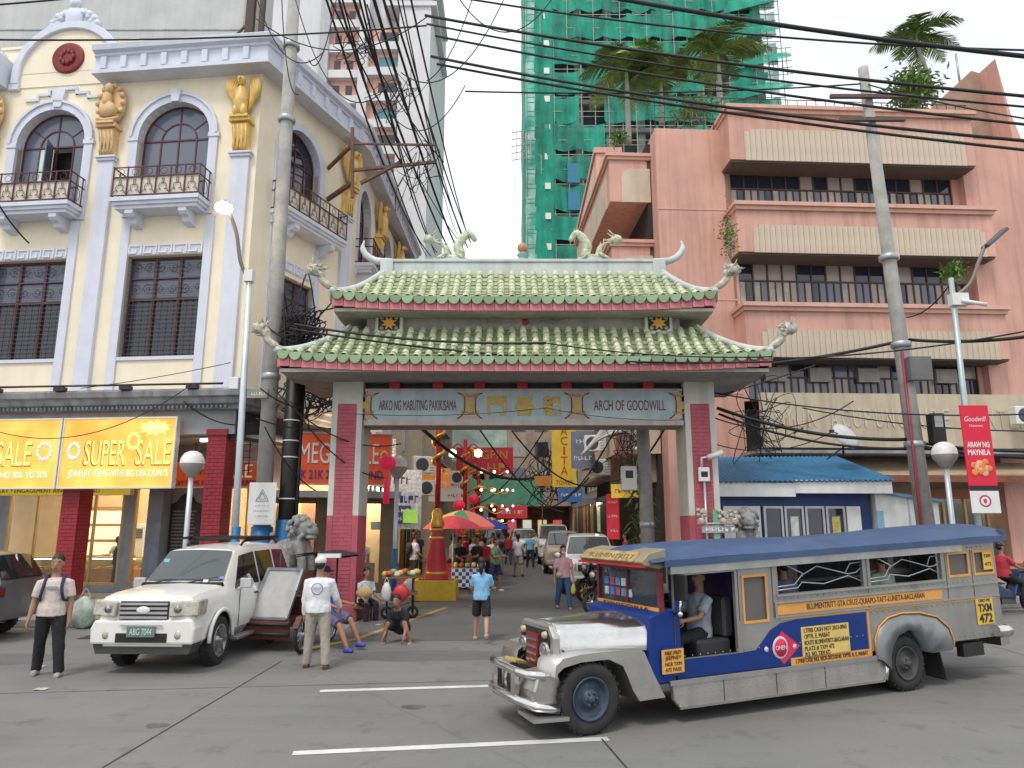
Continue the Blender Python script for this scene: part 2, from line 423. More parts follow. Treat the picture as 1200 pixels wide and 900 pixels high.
oilm = M('oil_stain',(0.10,0.098,0.095),0.6,var=0.3,scale=3); patchm = road_mat('tar_patch',(0.125,0.125,0.125),(0.08,0.08,0.08),(0.15,0.15,0.147),1,0.2)
def blotch(name, x, y, rx, ry, m, seed, n=26, rough=0.3, z=0.0028):
    mb = MB(); mb.add([(x+rx*math.cos(2*PI*k/n)*(1+rough*noise.noise((math.cos(2*PI*k/n)*2+seed,math.sin(2*PI*k/n)*2,seed))), y+ry*math.sin(2*PI*k/n)*(1+rough*noise.noise((math.cos(2*PI*k/n)*2+seed,math.sin(2*PI*k/n)*2,seed))), z) for k in range(n)], [tuple(range(n))]); mb.build(name, m, kind='structure')
for i,(x, y, rx, ry) in enumerate([(-5.0,12.2,0.3,0.3),(-1.2,9.2,0.16,0.1),(2.2,6.9,0.3,0.12),(-3.9,8.4,0.12,0.09),(6.9,9.2,0.6,0.2),(0.6,11.9,0.4,0.12),(-7.6,8.2,0.2,0.12),(3.4,12.8,0.25,0.12),(-2.3,6.6,0.25,0.1)]): blotch('oil_stain', x, y, rx, ry, oilm, i*3.1, rough=0.45)
for i,(x, y, rx, ry) in enumerate([(-1.2,12.6,1.9,0.5),(-8.8,12.2,1.5,0.6),(4.2,6.4,1.8,0.45),(-4.2,6.4,1.2,0.35)]): blotch('road_patch', x, y, rx, ry, patchm, i*5.7, 10, 0.25, 0.0018)
sheetline('road_joint', gp(705,866), gp(760,930), 0.02, 0.0042, jointm)
sheetline('road_joint', gp(120,900), gp(330,775), 0.02, 0.0042, jointm)
sheetline('road_joint', (-14,9.0), (14,12.4), 0.012, 0.0038, jointm)
sheetline('road_joint', (8.0,4), (8.8,15), 0.012, 0.0042, jointm)
sheetline('street_edge_line', gp(418,749), gp(523,712), 0.16, 0.009, ochreline)
sheetline('street_edge_line', (-3.55,13.2), gp(418,749), 0.16, 0.010, ochreline)
sheetline('street_center_line', (1.9,24), (2.0,52), 0.12, 0.009, linepaint)
# pavements with kerbs
mb = MB(); mb.prism([(-40,16.15),(-5.0,16.0),(-3.85,17.2),(-2.75,21.6),(-2.55,24),(-2.5,90),(-6.0,90),(-6.2,34),(-40,34)], 'xy', -0.01, 0.145); mb.build('pavement', paving, kind='structure')
def kerb(pts, group):
    for a, b in zip(pts[:-1], pts[1:]):
        a = Vector(a); b = Vector(b); n = max(1, int((b-a).length/1.0))
        for i in range(n):
            p0 = a.lerp(b, (i+0.006)/n); p1 = a.lerp(b, (i+0.994)/n)
            mb = MB(); mb.bar((p0.x,p0.y,0.07), (p1.x,p1.y,0.07), 0.16, 0.165); mb.build('kerb_stone', kerbm, kerbroot, bev=0.015)
kerbroot = thing('kerb', 'worn concrete kerb along the jewellery shop pavement', 'kerb', (0,0,0)); kerbroot['kind'] = 'structure'
kerb([(-16,16.1),(-5.0,15.95),(-3.8,17.15),(-2.68,21.6),(-2.47,24),(-2.42,40)], None)
mb = MB(); mb.prism([(-2.9-2.6,22.5),(-2.85,22.5),(-2.65,40),(-5.4,40)], 'xy', 0.14, 0.15); mb.build('shop_forecourt', redpaving, kind='structure')
kerbroot = thing('kerb', 'concrete kerb edging the pavement by the blue kiosk', 'kerb', (0,0,0)); kerbroot['kind'] = 'structure'
mb = MB(); mb.prism([(4.1,16.9),(5.6,16.4),(9.2,19.0),(40,23),(40,27),(5,27),(5.0,90),(4.5,90)], 'xy', -0.01, 0.145); mb.build('pavement', paving, kind='structure')
kerb([(4.45,60),(4.4,28),(4.05,16.9),(5.6,16.35),(9.2,18.9),(16,19.9)], None)
# drain cover + road litter
mb = MB(); mb.box(-0.45,0.45,-0.3,0.3,0,0.012)
for i in range(7): mb.box(-0.42+i*0.13,-0.36+i*0.13,-0.26,0.26,0.012,0.02)
props(mb.build('drain_cover', M('cast_iron',(0.09,0.075,0.065),0.7,0.3,var=0.3,scale=8), loc=(-7.9,14.6,0.0), rot=(0,0,0.05)), 'rusty iron drain cover in the road beside the white SUV', 'drain cover')

for i,(x, y) in enumerate([(-1.05,19.6),(-7.3,11.6),(3.5,14.2),(-6.3,10.1),(-2.9,16.2),(1.0,16.0)]):
    mb = MB(); mb.grid(lambda a,b: Vector((0.16*(a-.5),0.11*(b-.5),0.012+0.02*noise.noise((a*3+i,b*3,i)))),4,3); props(mb.build('litter', M('litter_paper',(0.5,0.47,0.42),0.8,var=0.3), loc=(x,y,0), rot=(0,0,i*1.1)), 'small scrap of crumpled paper lying on the road', 'litter', 'paper litter')
# ============================================================ facade helpers (local: x along wall, y inward, z up)
def wall_grid(mb, x0, x1, z0, z1, y0, y1, ops, mi=0):
    """wall slab with openings (x0,x1,z0,z1,arch radius or 0)"""
    xs = sorted({x0, x1, *[o[0] for o in ops], *[o[1] for o in ops]}); zs = sorted({z0, z1, *[o[2] for o in ops], *[o[3] for o in ops]})
    xs = [x for x in xs if x0 <= x <= x1]; zs = [z for z in zs if z0 <= z <= z1]
    for i in range(len(xs)-1):
        j = 0
        while j < len(zs)-1:
            def solid(jj):
                cx = (xs[i]+xs[i+1])/2; cz = (zs[jj]+zs[jj+1])/2
                return not any(o[0] < cx < o[1] and o[2] < cz < o[3] for o in ops)
            if not solid(j): j += 1; continue
            k = j
            while k+1 < len(zs)-1 and solid(k+1): k += 1
            mb.box(xs[i], xs[i+1], y0, y1, zs[j], zs[k+1], mi); j = k+1
    for o in ops:
        if len(o) > 4 and o[4]:
            r = o[4]; cx = (o[0]+o[1])/2; hw = (o[1]-o[0])/2; zc = o[3]-r
            for sgn in (-1, 1):
                pts = [(cx+sgn*hw, o[3])]
                for k in range(9):
                    a = PI/2*k/8
                    pts.append((cx+sgn*hw*math.cos(a), zc+r*math.sin(a)))
                pts = pts[:-1] + [(cx, o[3])]
                mb.prism(pts, 'xz', y0, y1, mi)
def arch_pts(cx, hw, zs, r, n=14):
    return [(cx+hw*math.cos(PI*k/n), zs+r*math.sin(PI*k/n)) for k in range(n+1)]
def arch_band(mb, cx, hw, z0, zs, r, t, y0, y1, mi=0, n=14):
    """jambs + arch moulding of thickness t outside the opening"""
    mb.box(cx-hw-t, cx-hw, y0, y1, z0, zs, mi); mb.box(cx+hw, cx+hw+t, y0, y1, z0, zs, mi)
    I = arch_pts(cx, hw, zs, r, n); O = arch_pts(cx, hw+t, zs, r+t, n)
    for k in range(n):
        a, b, c_, d_ = I[k], I[k+1], O[k+1], O[k]
        mb.hexa([(a[0],y0,a[1]),(b[0],y0,b[1]),(b[0],y1,b[1]),(a[0],y1,a[1]),(d_[0],y0,d_[1]),(c_[0],y0,c_[1]),(c_[0],y1,c_[1]),(d_[0],y1,d_[1])], mi)
def pane(parent, pts, y, m):
    mb = MB(); mb.prism(pts, 'xz', y, y+0.012); return mb.build('pane', m, parent)
def part_at(root, name, mb, m, pl, **kw):
    return mb.build(name, m, root, loc=pl[0], rot=(0,0,pl[1]), **kw)
def arched_window(root, pl, cx, hw, z0, zs, r, y=0.22, gm=glassgrey, open_leaf=False):
    f = MB(); t = 0.05; y1 = y+0.06
    arch_band(f, cx, hw-t, z0, zs, r-t, t, y, y1); f.box(cx-hw, cx+hw, y, y1, z0, z0+t)
    f.box(cx-hw, cx+hw, y, y1, zs-t/2, zs+t/2)
    for dx in (-hw/2, 0, hw/2): f.box(cx+dx-0.022, cx+dx+0.022, y+0.005, y1-0.005, z0, zs)
    f.box(cx-hw, cx+hw, y+0.008, y1-0.008, z0+(zs-z0)*0.4-0.02, z0+(zs-z0)*0.4+0.02)
    arch_band(f, cx, hw*0.48, zs-0.01, zs, r*0.48, 0.04, y+0.004, y1-0.004)
    f.box(cx-0.02, cx+0.02, y+0.006, y1-0.006, zs, zs+r)
    for a in (PI/5, 4*PI/5):
        f.bar((cx+hw*0.5*math.cos(a), y+0.03, zs+r*0.5*math.sin(a)), (cx+hw*0.97*math.cos(a), y+0.03, zs+r*0.97*math.sin(a)), 0.035, 0.035)
    wd = part_at(root, 'window', f, wine, pl)
    hs = [cx-hw+t, cx-hw/2, cx, cx+hw/2, cx+hw-t]; zm = z0+(zs-z0)*0.4
    for i in range(4):
        for (a, b) in ((z0+t, zm), (zm, zs)):
            if open_leaf and i in (1,2) and b == zs:
                continue
            pane(wd, [(hs[i],a),(hs[i+1],a),(hs[i+1],b),(hs[i],b)], y+0.03, gm)
    if open_leaf:
        mb = MB(); mb.box(hs[1], hs[3], y+0.34, y+0.36, zm, zs); mb.build('dark_room', blackpaint, wd)
        mb = MB(); mb.box(-0.02,0.5,0,0.03,zm,zs); mb.build('open_casement', glassgrey, wd, loc=(hs[2]-0.1, y-0.05, 0), rot=(0,0,R(-70)))
        mb = MB(); mb.box(hs[1], hs[2]-0.1, y+0.02, y+0.04, zm, zs-0.05); mb.build('white_casement', M('bright_glass',(0.6,0.75,0.75),0.2), wd)
    P = arch_pts(cx, hw-t, zs, r-t, 12)
    for k in range(0, 12, 3):
        pane(wd, [(cx, zs)] + P[k:k+4], y+0.03, gm)
    return wd
def grille_window(root, pl, x0, x1, z0, z1, y=0.2, cols=3, screen=True):
    f = MB(); t = 0.06
    f.box(x0,x1,y,y+0.07,z0,z0+t); f.box(x0,x1,y,y+0.07,z1-t,z1); f.box(x0,x0+t,y,y+0.068,z0,z1); f.box(x1-t,x1,y,y+0.068,z0,z1)
    zm = z0+(z1-z0)*0.58
    f.box(x0,x1,y-0.005,y+0.06,zm-0.04,zm+0.04)
    for k in range(1, cols):
        x = x0+(x1-x0)*k/cols; f.box(x-0.04,x+0.04,y-0.01,y+0.06,z0,z1)
    zq = (zm+z1)/2; f.box(x0,x1,y,y+0.05,zq-0.02,zq+0.02)
    wd = part_at(root, 'window', f, wine, pl)
    for k in range(cols):
        a = x0+(x1-x0)*k/cols+0.03; b = x0+(x1-x0)*(k+1)/cols-0.03
        for (c0, c1) in ((z0+t, zm), (zm, zq), (zq, z1-t)):
            pane(wd, [(a,c0),(b,c0),(b,c1),(a,c1)], y+0.05, glassdark if c0 == z0+t else glassgrey)
    gr = MB()
    n = int((z1-z0)/0.13)
    for k in range(1, n): gr.box(x0,x1,y-0.05,y-0.038,z0+(z1-z0)*k/n-0.006,z0+(z1-z0)*k/n+0.006)
    for k in range(1, 12): gr.box(x0+(x1-x0)*k/12-0.005,x0+(x1-x0)*k/12+0.005,y-0.036,y-0.026,z0,z0+(z1-z0)*(0.58 if screen else 1))
    if not screen: pass
    gr.build('security_grille', M('grille_iron',(0.10,0.095,0.10),0.5,0.3,var=0.3,scale=6), wd)
    # scroll work seen in the upper lights
    scr = MB()
    for k in range(cols*2):
        for zc in ((zm+zq)/2, (zq+z1)/2):
            xc = x0+(x1-x0)*(k+0.5)/(cols*2); rr = (x1-x0)/cols/5
            scr.tube([(xc+rr*(1-j/14)*math.cos(j*0.7+k), y-0.02, zc+rr*(1-j/14)*math.sin(j*0.7+k)) for j in range(14)], 0.010, 4)
    scr.build('scroll_work', darkmetal, wd, kind='stuff')
    return wd
def greek_frieze(root, pl, x0, x1, z0, z1, y=-0.05):
    mb = MB(); mb.box(x0,x1,y+0.02,0.02,z0,z1); fr = part_at(root, 'frieze', mb, lilac, pl)
    k = MB(); h = z1-z0; n = max(3, int(round((x1-x0)/(h*1.35)))); s_ = (x1-x0)/n; t = h*0.13
    for i in range(n):
        a = x0+i*s_+t*0.5
        k.box(a, a+s_-t*1.2, y-0.012, y+0.02, z1-t*1.6, z1-t*0.6); k.box(a, a+t, y-0.012, y+0.02, z0+t*0.8, z1-t*1.6)
        k.box(a+t, a+s_*0.55, y-0.012, y+0.02, z0+t*0.8, z0+t*1.8); k.box(a+s_*0.55-t, a+s_*0.55, y-0.012, y+0.02, z0+t*1.8, z0+h*0.5)
        k.box(a+s_-t*2.2, a+s_-t*1.2, y-0.012, y+0.02, z0+t*0.8, z1-t*1.6)
    k.build('key_pattern', M('pale_key_paint',(0.72,0.73,0.78),0.7), fr)
def balcony(root, pl, x0, x1, zt, d=0.7):
    s = MB()
    s.box(x0,x1,-d,0.02,zt-0.12,zt); s.box(x0+0.06,x1-0.06,-d+0.06,0.02,zt-0.22,zt-0.12); s.box(x0+0.12,x1-0.12,-d+0.12,0.02,zt-0.32,zt-0.22)
    b = part_at(root, 'balcony', s, lilac, pl)
    for xb in (x0+(x1-x0)*0.2, x0+(x1-x0)*0.8):
        br = MB()
        prof = [(-d+0.14,zt-0.32),(-d+0.14,zt-0.44),(-d+0.22,zt-0.52),(-d*0.5,zt-0.54),(-d*0.42,zt-0.66),(-0.05,zt-0.72),(0.02,zt-0.72),(0.02,zt-0.32)]
        br.prism(prof, 'yz', xb-0.12, xb+0.12); br.build('bracket', lilac, b)
    h = 0.92
    infill = MB(); infill.box(x0+0.05,x1-0.05,-d+0.075,-d+0.085,zt+0.06,zt+0.62); infill.build('infill_panel', M('pale_infill',(0.66,0.60,0.50),0.7), b)
    rl = MB()
    for z in (zt+0.06, zt+0.62, zt+h):
        rl.box(x0+0.02,x1-0.02,-d+0.03,-d+0.06,z-0.015,z+0.015)
        for xx in (x0+0.02, x1-0.05): rl.box(xx,xx+0.03,-d+0.06,-0.01,z-0.015,z+0.015)
    n = 6
    for k in range(n+1):
        x = x0+0.04+(x1-x0-0.08)*k/n; rl.box(x-0.015,x+0.015,-d+0.028,-d+0.058,zt,zt+h+0.03)
    for yy in (-d*0.55, -d*0.2):
        for xx in (x0+0.02, x1-0.05): rl.box(xx,xx+0.03,yy-0.012,yy+0.012,zt,zt+h)
    for k in range(n):
        xa = x0+0.04+(x1-x0-0.08)*(k+0.5)/n
        for sg in (-1, 1):
            rl.tube([(xa+sg*(0.02+0.16*(1-j/12)*abs(math.cos(j*0.6)))*(1 if j<7 else .6), -d+0.045, zt+0.12+0.42*j/12+0.05*math.sin(j*1.3)) for j in range(13)], 0.010, 4)
        rl.tube([(xa+0.10*math.cos(a*PI/5), -d+0.045, zt+0.77+0.10*math.sin(a*PI/5)) for a in range(11)], 0.010, 4)
    for xx in (x0+0.035, x1-0.035):
        rl.tube([(xx, -d*0.5+0.14*math.cos(a*PI/5), zt+0.34+0.2*math.sin(a*PI/5)) for a in range(11)], 0.011, 4)
    rl.build('railing', wine, b)
    return b
def pilaster(root, pl, x0, x1, z0, z1, d=0.12):
    mb = MB(); mb.box(x0,x1,-d,0.02,z0,z1-0.12); mb.box(x0-0.05,x1+0.05,-d-0.05,0.02,z1-0.12,z1-0.04); mb.box(x0-0.09,x1+0.09,-d-0.09,0.02,z1-0.04,z1+0.03)
    return part_at(root, 'pilaster', mb, lilac, pl, bev=0.01)
def eagle_bracket(root, pl, cx, z0, z1, m=gold, lion=False):
    """carved console with a spread eagle (or a reclining figure) above it"""
    h = z1-z0; mb = MB()
    prof = [(0.02,z0),(-0.14,z0),(-0.20,z0+0.06*h),(-0.17,z0+0.14*h),(-0.24,z0+0.22*h),(-0.30,z0+0.32*h),(-0.26,z0+0.36*h),(0.02,z0+0.36*h)]
    mb.prism(prof, 'yz', cx-0.24, cx+0.24, sm=True)
    for k in range(4): mb.tube([(cx-0.18+k*0.12,-0.17,z0+0.01),(cx-0.18+k*0.12,-0.21,z0+0.10*h),(cx-0.18+k*0.12,-0.20,z0+0.2*h),(cx-0.18+k*0.12,-0.29,z0+0.33*h)], 0.035, 6)
    mb.box(cx-0.32,cx+0.32,-0.36,0.02,z0+0.36*h,z0+0.40*h); mb.box(cx-0.28,cx+0.28,-0.42,0.02,z0+0.40*h,z0+0.43*h)
    c = part_at(root, 'console', mb, m, pl)
    f = MB(); zb = z0+0.43*h; H = z1-zb
    if not lion:
        f.blob((cx,-0.30,zb+0.36*H), (0.20,0.20,0.36*H), 12, 9, amp=0.18, fr=4)
        f.blob((cx,-0.36,zb+0.80*H), (0.12,0.13,0.14), 10, 7)
        f.tube([(cx,-0.46,zb+0.82*H),(cx,-0.55,zb+0.79*H),(cx,-0.55,zb+0.72*H)], [0.05,0.04,0.01], 6)
        for sg in (-1, 1):
            f.blob((cx+sg*0.12,-0.34,zb+0.10*H), (0.10,0.14,0.16*H), 8, 6)
            for k in range(6):
                t = k/5; top = Vector((cx+sg*(0.16+0.30*t), -0.16-0.10*t, zb+H*(0.98-0.10*abs(t-0.45)))); bot = Vector((cx+sg*(0.15+0.18*t), -0.14, zb+H*(0.10+0.28*t)))
                mid = (top+bot)/2 + Vector((sg*0.10, -0.06, 0))
                f.tube(spline([bot, mid, top], 4), [0.02,0.05,0.06,0.07,0.075,0.075,0.07,0.06,0.03], 6, flat=0.6)
    else:
        f.blob((cx,-0.16,zb+0.5*H), (0.46,0.12,0.52*H), 14, 9)
        f.blob((cx,-0.32,zb+0.30*H), (0.30,0.16,0.20*H), 10, 7, amp=0.3, fr=3)
        f.blob((cx-0.03,-0.34,zb+0.55*H), (0.16,0.14,0.20*H), 10, 7, amp=0.2)
        f.blob((cx+0.02,-0.38,zb+0.80*H), (0.12,0.12,0.13*H), 10, 7)
        for k in range(14):
            a = PI*2*k/14; f.blob((cx+0.40*math.cos(a),-0.24,zb+H*(0.5+0.44*math.sin(a))), (0.09,0.07,0.09), 6, 5)
        f.tube([(cx-0.34,-0.28,zb+0.1*H),(cx,-0.36,zb+0.03*H),(cx+0.34,-0.28,zb+0.1*H)], 0.06, 6)
    f.build('carved_figure' if lion else 'eagle_figure', m, c)

# ============================================================ cream corner building
LB = thing('corner_building', 'cream corner building with lilac trim, gilded eagles and arched windows', 'building', (-7.5, 19.2, 0))
F1 = ((-9*math.cos(R(-6)), -9*math.sin(R(-6)), 0), R(-6))          # front: x 0..9
CH = ((0, 0, 0), R(68.6)); CHL = 4.94
_e = Vector((CHL*math.cos(R(68.6)), CHL*math.sin(R(68.6)), 0))
SD = ((_e.x, _e.y, 0), R(89.0)); SDL = 12.2
# walls
mb = MB()
wall_grid(mb, -3, 9, 5.2, 15.5, 0, 0.35, [(1.28,3.52,11.3,14.67,1.12),(5.25,7.5,11.3,14.67,1.12),(1.0,3.42,6.78,9.8,0),(5.3,7.62,6.78,9.8,0),(-2.6,-0.6,6.78,9.8,0)])
part_at(LB, 'front_wall', mb, cream, F1)
mb = MB(); wall_grid(mb, 0, CHL, 5.2, 15.5, 0, 0.3, [(1.0,2.92,11.3,14.67,1.0),(1.0,2.92,6.78,9.6,0)]); part_at(LB, 'corner_wall', mb, cream, CH)
mb = MB(); wall_grid(mb, 0, SDL, 5.2, 15.5, 0, 0.3, [(0.8,2.6,11.3,14.67,1.0),(5.2,7.0,11.3,14.67,1.0),(9.3,11.1,11.3,14.67,1.0)]); part_at(LB, 'side_wall', mb, cream, SD)
# gable over the left bay
mb = MB(); mb.box(0.75,4.55,-0.03,0.35,15.5,15.98)
pts = [(2.62+1.72*math.cos(PI*k/20), 15.95+1.55*math.sin(PI*k/20)) for k in range(21)]; mb.prism(pts, 'xz', -0.03, 0.35)
mb.box(4.25,4.8,0.02,0.37,15.5,16.9); mb.box(4.2,4.88,-0.03,0.40,16.9,16.98); mb.box(4.6,5.15,0.04,0.39,15.9,16.45)
mb.box(0.3,0.95,0.02,0.37,15.5,16.9); mb.box(0.25,1.0,-0.03,0.40,16.9,16.98)
part_at(LB, 'gable', mb, cream, F1)
mb = MB(); arch_band(mb, 2.62, 1.55, 15.6, 15.98, 1.45, 0.26, -0.14, 0.30, n=22); mb.box(0.75,1.1,-0.12,0.2,15.4,15.62); part_at(LB, 'gable_moulding', mb, lilac, F1, bev=0.02)
mb = MB(); mb.lathe([(0,-0.10),(0.16,-0.10),(0.30,-0.06),(0.36,-0.09),(0.42,-0.05),(0.50,-0.09),(0.53,-0.03),(0.53,0.0)], 28, (2.62,-0.02,16.42), 'y')
for k in range(9): mb.blob((2.62+0.2*math.cos(k*0.7), -0.12, 16.42+0.2*math.sin(k*0.7)), (0.07,0.04,0.09), 6, 5, amp=0.3)
part_at(LB, 'medallion', mb, M('oxblood_plaster',(0.22,0.02,0.018),0.6,var=0.25,scale=8,dirt=0.3), F1)
mb = MB()
for k in range(26):
    a = PI*k/25; rr = 0.62+0.1*math.sin(k*2.1); mb.blob((2.62+rr*math.cos(a)*1.1, 0.02, 17.55+0.7*math.sin(a)*0.8), (0.14,0.12,0.13), 7, 5, amp=0.4, sd=k)
mb.blob((2.62,-0.02,17.85), (0.32,0.14,0.42), 12, 8, amp=0.15); mb.blob((2.62,-0.05,18.35), (0.2,0.14,0.18), 8, 6)
part_at(LB, 'crest', mb, lilac, F1)
mb = MB()
for (a, b, z) in ((1.35,1.75,15.0),(1.75,2.15,15.16),(2.1,3.05,15.32),(3.0,3.45,15.16),(3.42,3.85,15.0)): mb.box(a,b,-0.06,0.01,z,z+0.09)
for (x, z) in ((1.75,15.0),(2.12,15.16),(3.03,15.16),(3.42,15.0)): mb.box(x-0.03,x+0.05,-0.055,0.01,z,z+0.2)
mb.prism([(2.28,15.32),(2.72,15.32),(2.62,14.72),(2.38,14.72)],'xz',-0.12,0.01); part_at(LB, 'step_moulding', mb, lilac, F1)
# arched window surrounds, windows, balconies, friezes
for i,(cx, hw) in enumerate(((2.4,1.12),(6.375,1.125))):
    mb = MB(); arch_band(mb, cx, hw, 11.0, 13.55, 1.12, 0.27, -0.07, 0.2); mb.box(cx-hw-0.32,cx-hw+0.02,-0.10,0.1,13.44,13.58); mb.box(cx+hw-0.02,cx+hw+0.32,-0.10,0.1,13.44,13.58)
    arch_band(mb, cx, hw+0.19, 13.57, 13.58, 1.31, 0.08, -0.12, 0.0)
    if i: mb.prism([(cx-0.16,15.02),(cx+0.16,15.02),(cx+0.11,14.62),(cx-0.11,14.62)],'xz',-0.18,0.01)
    part_at(LB, 'window_surround', mb, lilac, F1)
    arched_window(LB, F1, cx, hw, 11.3, 13.55, 1.12, open_leaf=(i == 0))
    balcony(LB, F1, cx-1.36, cx+1.34, 11.33)
for (a, b) in ((1.0,3.42),(5.3,7.62),(-2.6,-0.6)):
    greek_frieze(LB, F1, a, b, 9.82, 10.14); grille_window(LB, F1, a, b, 6.78, 9.8)
    mb = MB(); mb.box(a-0.26,a,-0.06,0.2,5.72,10.95); mb.box(b,b+0.26,-0.06,0.2,5.72,10.95); mb.box(a,b,-0.05,0.3,6.68,6.78); part_at(LB, 'window_surround', mb, lilac, F1)
pilaster(LB, F1, 4.1, 4.58, 5.7, 12.93); pilaster(LB, F1, 8.28, 8.82, 5.7, 12.83); pilaster(LB, F1, 0.1, 0.55, 5.7, 12.9)
eagle_bracket(LB, F1, 4.36, 12.96, 15.3, buff, True); eagle_bracket(LB, F1, 8.55, 12.86, 15.3); eagle_bracket(LB, F1, 0.35, 12.9, 15.3, buff, True)
# corner face
mb = MB(); arch_band(mb, 1.96, 0.96, 11.0, 13.55, 1.0, 0.25, -0.07, 0.2); part_at(LB, 'window_surround', mb, lilac, CH)
arched_window(LB, CH, 1.96, 0.96, 11.3, 13.55, 1.0, gm=glassdark); balcony(LB, CH, 0.7, 3.72, 11.4)
greek_frieze(LB, CH, 1.0, 2.92, 9.75, 10.1); grille_window(LB, CH, 1.0, 2.92, 6.78, 9.6)
mb = MB(); mb.box(0.76,1.0,-0.05,0.2,5.72,10.9); mb.box(2.92,3.16,-0.05,0.2,5.72,10.9); part_at(LB, 'window_surround', mb, lilac, CH)
pilaster(LB, CH, 4.2, 4.72, 5.7, 12.7); eagle_bracket(LB, CH, 4.46, 12.74, 15.3)
for k, cx in enumerate((1.7, 6.1, 10.2)):
    mb = MB(); arch_band(mb, cx, 0.9, 11.0, 13.67, 1.0, 0.25, -0.07, 0.2); part_at(LB, 'window_surround', mb, lilac, SD)
    arched_window(LB, SD, cx, 0.9, 11.3, 13.67, 1.0, gm=glassdark); balcony(LB, SD, cx-1.2, cx+1.2, 11.4)
for cx in (3.9, 8.2, 11.9): pilaster(LB, SD, cx-0.25, cx+0.25, 5.7, 12.7); eagle_bracket(LB, SD, cx, 12.74, 15.3)
# main cornice, one run for each face
def cornice_run(pl, x0, x1, e0=0.0, e1=0.0):
    prof = [(0.05,15.46),(-0.55,15.46),(-0.55,15.58),(-0.44,15.62),(-0.44,16.05),(-0.5,16.08),(-0.5,16.16),(-0.62,16.2),(-0.66,16.36),(-0.60,16.42),(0.05,16.42)]
    n = len(prof); mb = MB()
    A = [(x0 + e0*(-p[0]), p[0], p[1]) for p in prof]; B = [(x1 + e1*(-p[0]), p[0], p[1]) for p in prof]
    mb.add(A+B, [tuple(range(n))[::-1], tuple(range(n,2*n))] + [(k,(k+1)%n,n+(k+1)%n,n+k) for k in range(n)])
    c = part_at(LB, 'cornice', mb, lilac, pl)
    dn = max(2, int((x1-x0)/0.62)); bl = MB()
    for k in range(dn):
        x = x0+(x1-x0)*(k+0.5)/dn
        d = MB(); d.box(x-0.09,x+0.09,-0.52,-0.43,15.64,16.04); d.build('dentil', lilac, c)
    mb = MB(); mb.box(x0+0.2,x1-0.3,-0.12,0.12,16.42,16.5); mb.box(x0+0.2,x1-0.3,-0.14,0.12,16.68,16.76)
    k = max(2, int((x1-x0)/1.1))
    for i in range(k+1):
        x = x0+0.25+(x1-x0-0.6)*i/k; mb.box(x-0.1,x+0.1,-0.11,0.10,16.5,16.68)
    part_at(LB, 'parapet', mb, lilac, pl)
    mb = MB(); mb.box(x0+0.2,x1-0.3,-0.05,0.1,16.5,16.68); part_at(LB, 'parapet_panel', mb, cream, pl)
tan_a = math.tan(R((68.6+6)/2)); tan_b = math.tan(R((89-68.6)/2))
cornice_run(F1, 3.85, 9, 0, tan_a); cornice_run(CH, 0, CHL, -tan_a, tan_b); cornice_run(SD, 0, SDL, -tan_b, 0); cornice_run(F1, -3, 0.72)
mb = MB(); mb.prism([(9.2-12,0.3),(8.9,0.3),(9.8,5),(9.8,16),(-3,14)],'xy',15.3,15.45); part_at(LB, 'roof_slab', mb, agedgrey, F1)
# old ledge above the arcade
mb = MB(); prof = [(0.05,5.2),(-0.35,5.2),(-0.38,5.3),(-0.5,5.34),(-0.55,5.48),(-0.66,5.52),(-0.7,5.66),(-0.62,5.72),(0.05,5.72)]
A = [(-3,p[0],p[1]) for p in prof]; B = [(9+tan_a*(-p[0]),p[0],p[1]) for p in prof]; n = len(prof)
mb.add(A+B, [tuple(range(n))[::-1], tuple(range(n,2*n))] + [(k,(k+1)%n,n+(k+1)%n,n+k) for k in range(n)]); part_at(LB, 'ledge', mb, agedgrey, F1)
A = [(-tan_a*(-p[0]),p[0],p[1]) for p in prof]; B = [(CHL,p[0],p[1]) for p in prof]; mb = MB()
mb.add(A+B, [tuple(range(n))[::-1], tuple(range(n,2*n))] + [(k,(k+1)%n,n+(k+1)%n,n+k) for k in range(n)]); part_at(LB, 'ledge', mb, agedgrey, CH)
mb = MB()
for k in range(96): mb.box(-2.95+k*0.124,-2.89+k*0.124,-0.44,-0.36,5.22,5.30)
part_at(LB, 'ledge_teeth', mb, agedgrey, F1, kind='stuff')
mb = MB(); mb.box(-3,9,-0.10,0.25,4.55,5.2); part_at(LB, 'fascia_beam', mb, greyrender, F1)
mb = MB(); mb.box(0.0,CHL,-0.06,0.25,4.4,5.2); part_at(LB, 'fascia_beam', mb, M('blackish_concrete',(0.05,0.05,0.05),0.9,var=0.4), CH)  # corner beam in a near-black mottled tone
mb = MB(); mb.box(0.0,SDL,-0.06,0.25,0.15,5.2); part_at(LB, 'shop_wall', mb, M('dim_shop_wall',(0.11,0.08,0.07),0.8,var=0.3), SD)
mb = MB(); mb.tube([(-3,-0.72,5.86),(8.9,-0.72,5.82)],0.03,6); mb.tube([(-3,-0.7,5.80),(4.6,-0.7,5.84)],0.02,6,mi=1)
for x in (0.3,2.2,4.1,6.0,7.9): mb.box(x,x+0.3,-0.78,-0.62,5.70,5.80)
part_at(LB, 'conduit', mb, [darkmetal, red], F1)
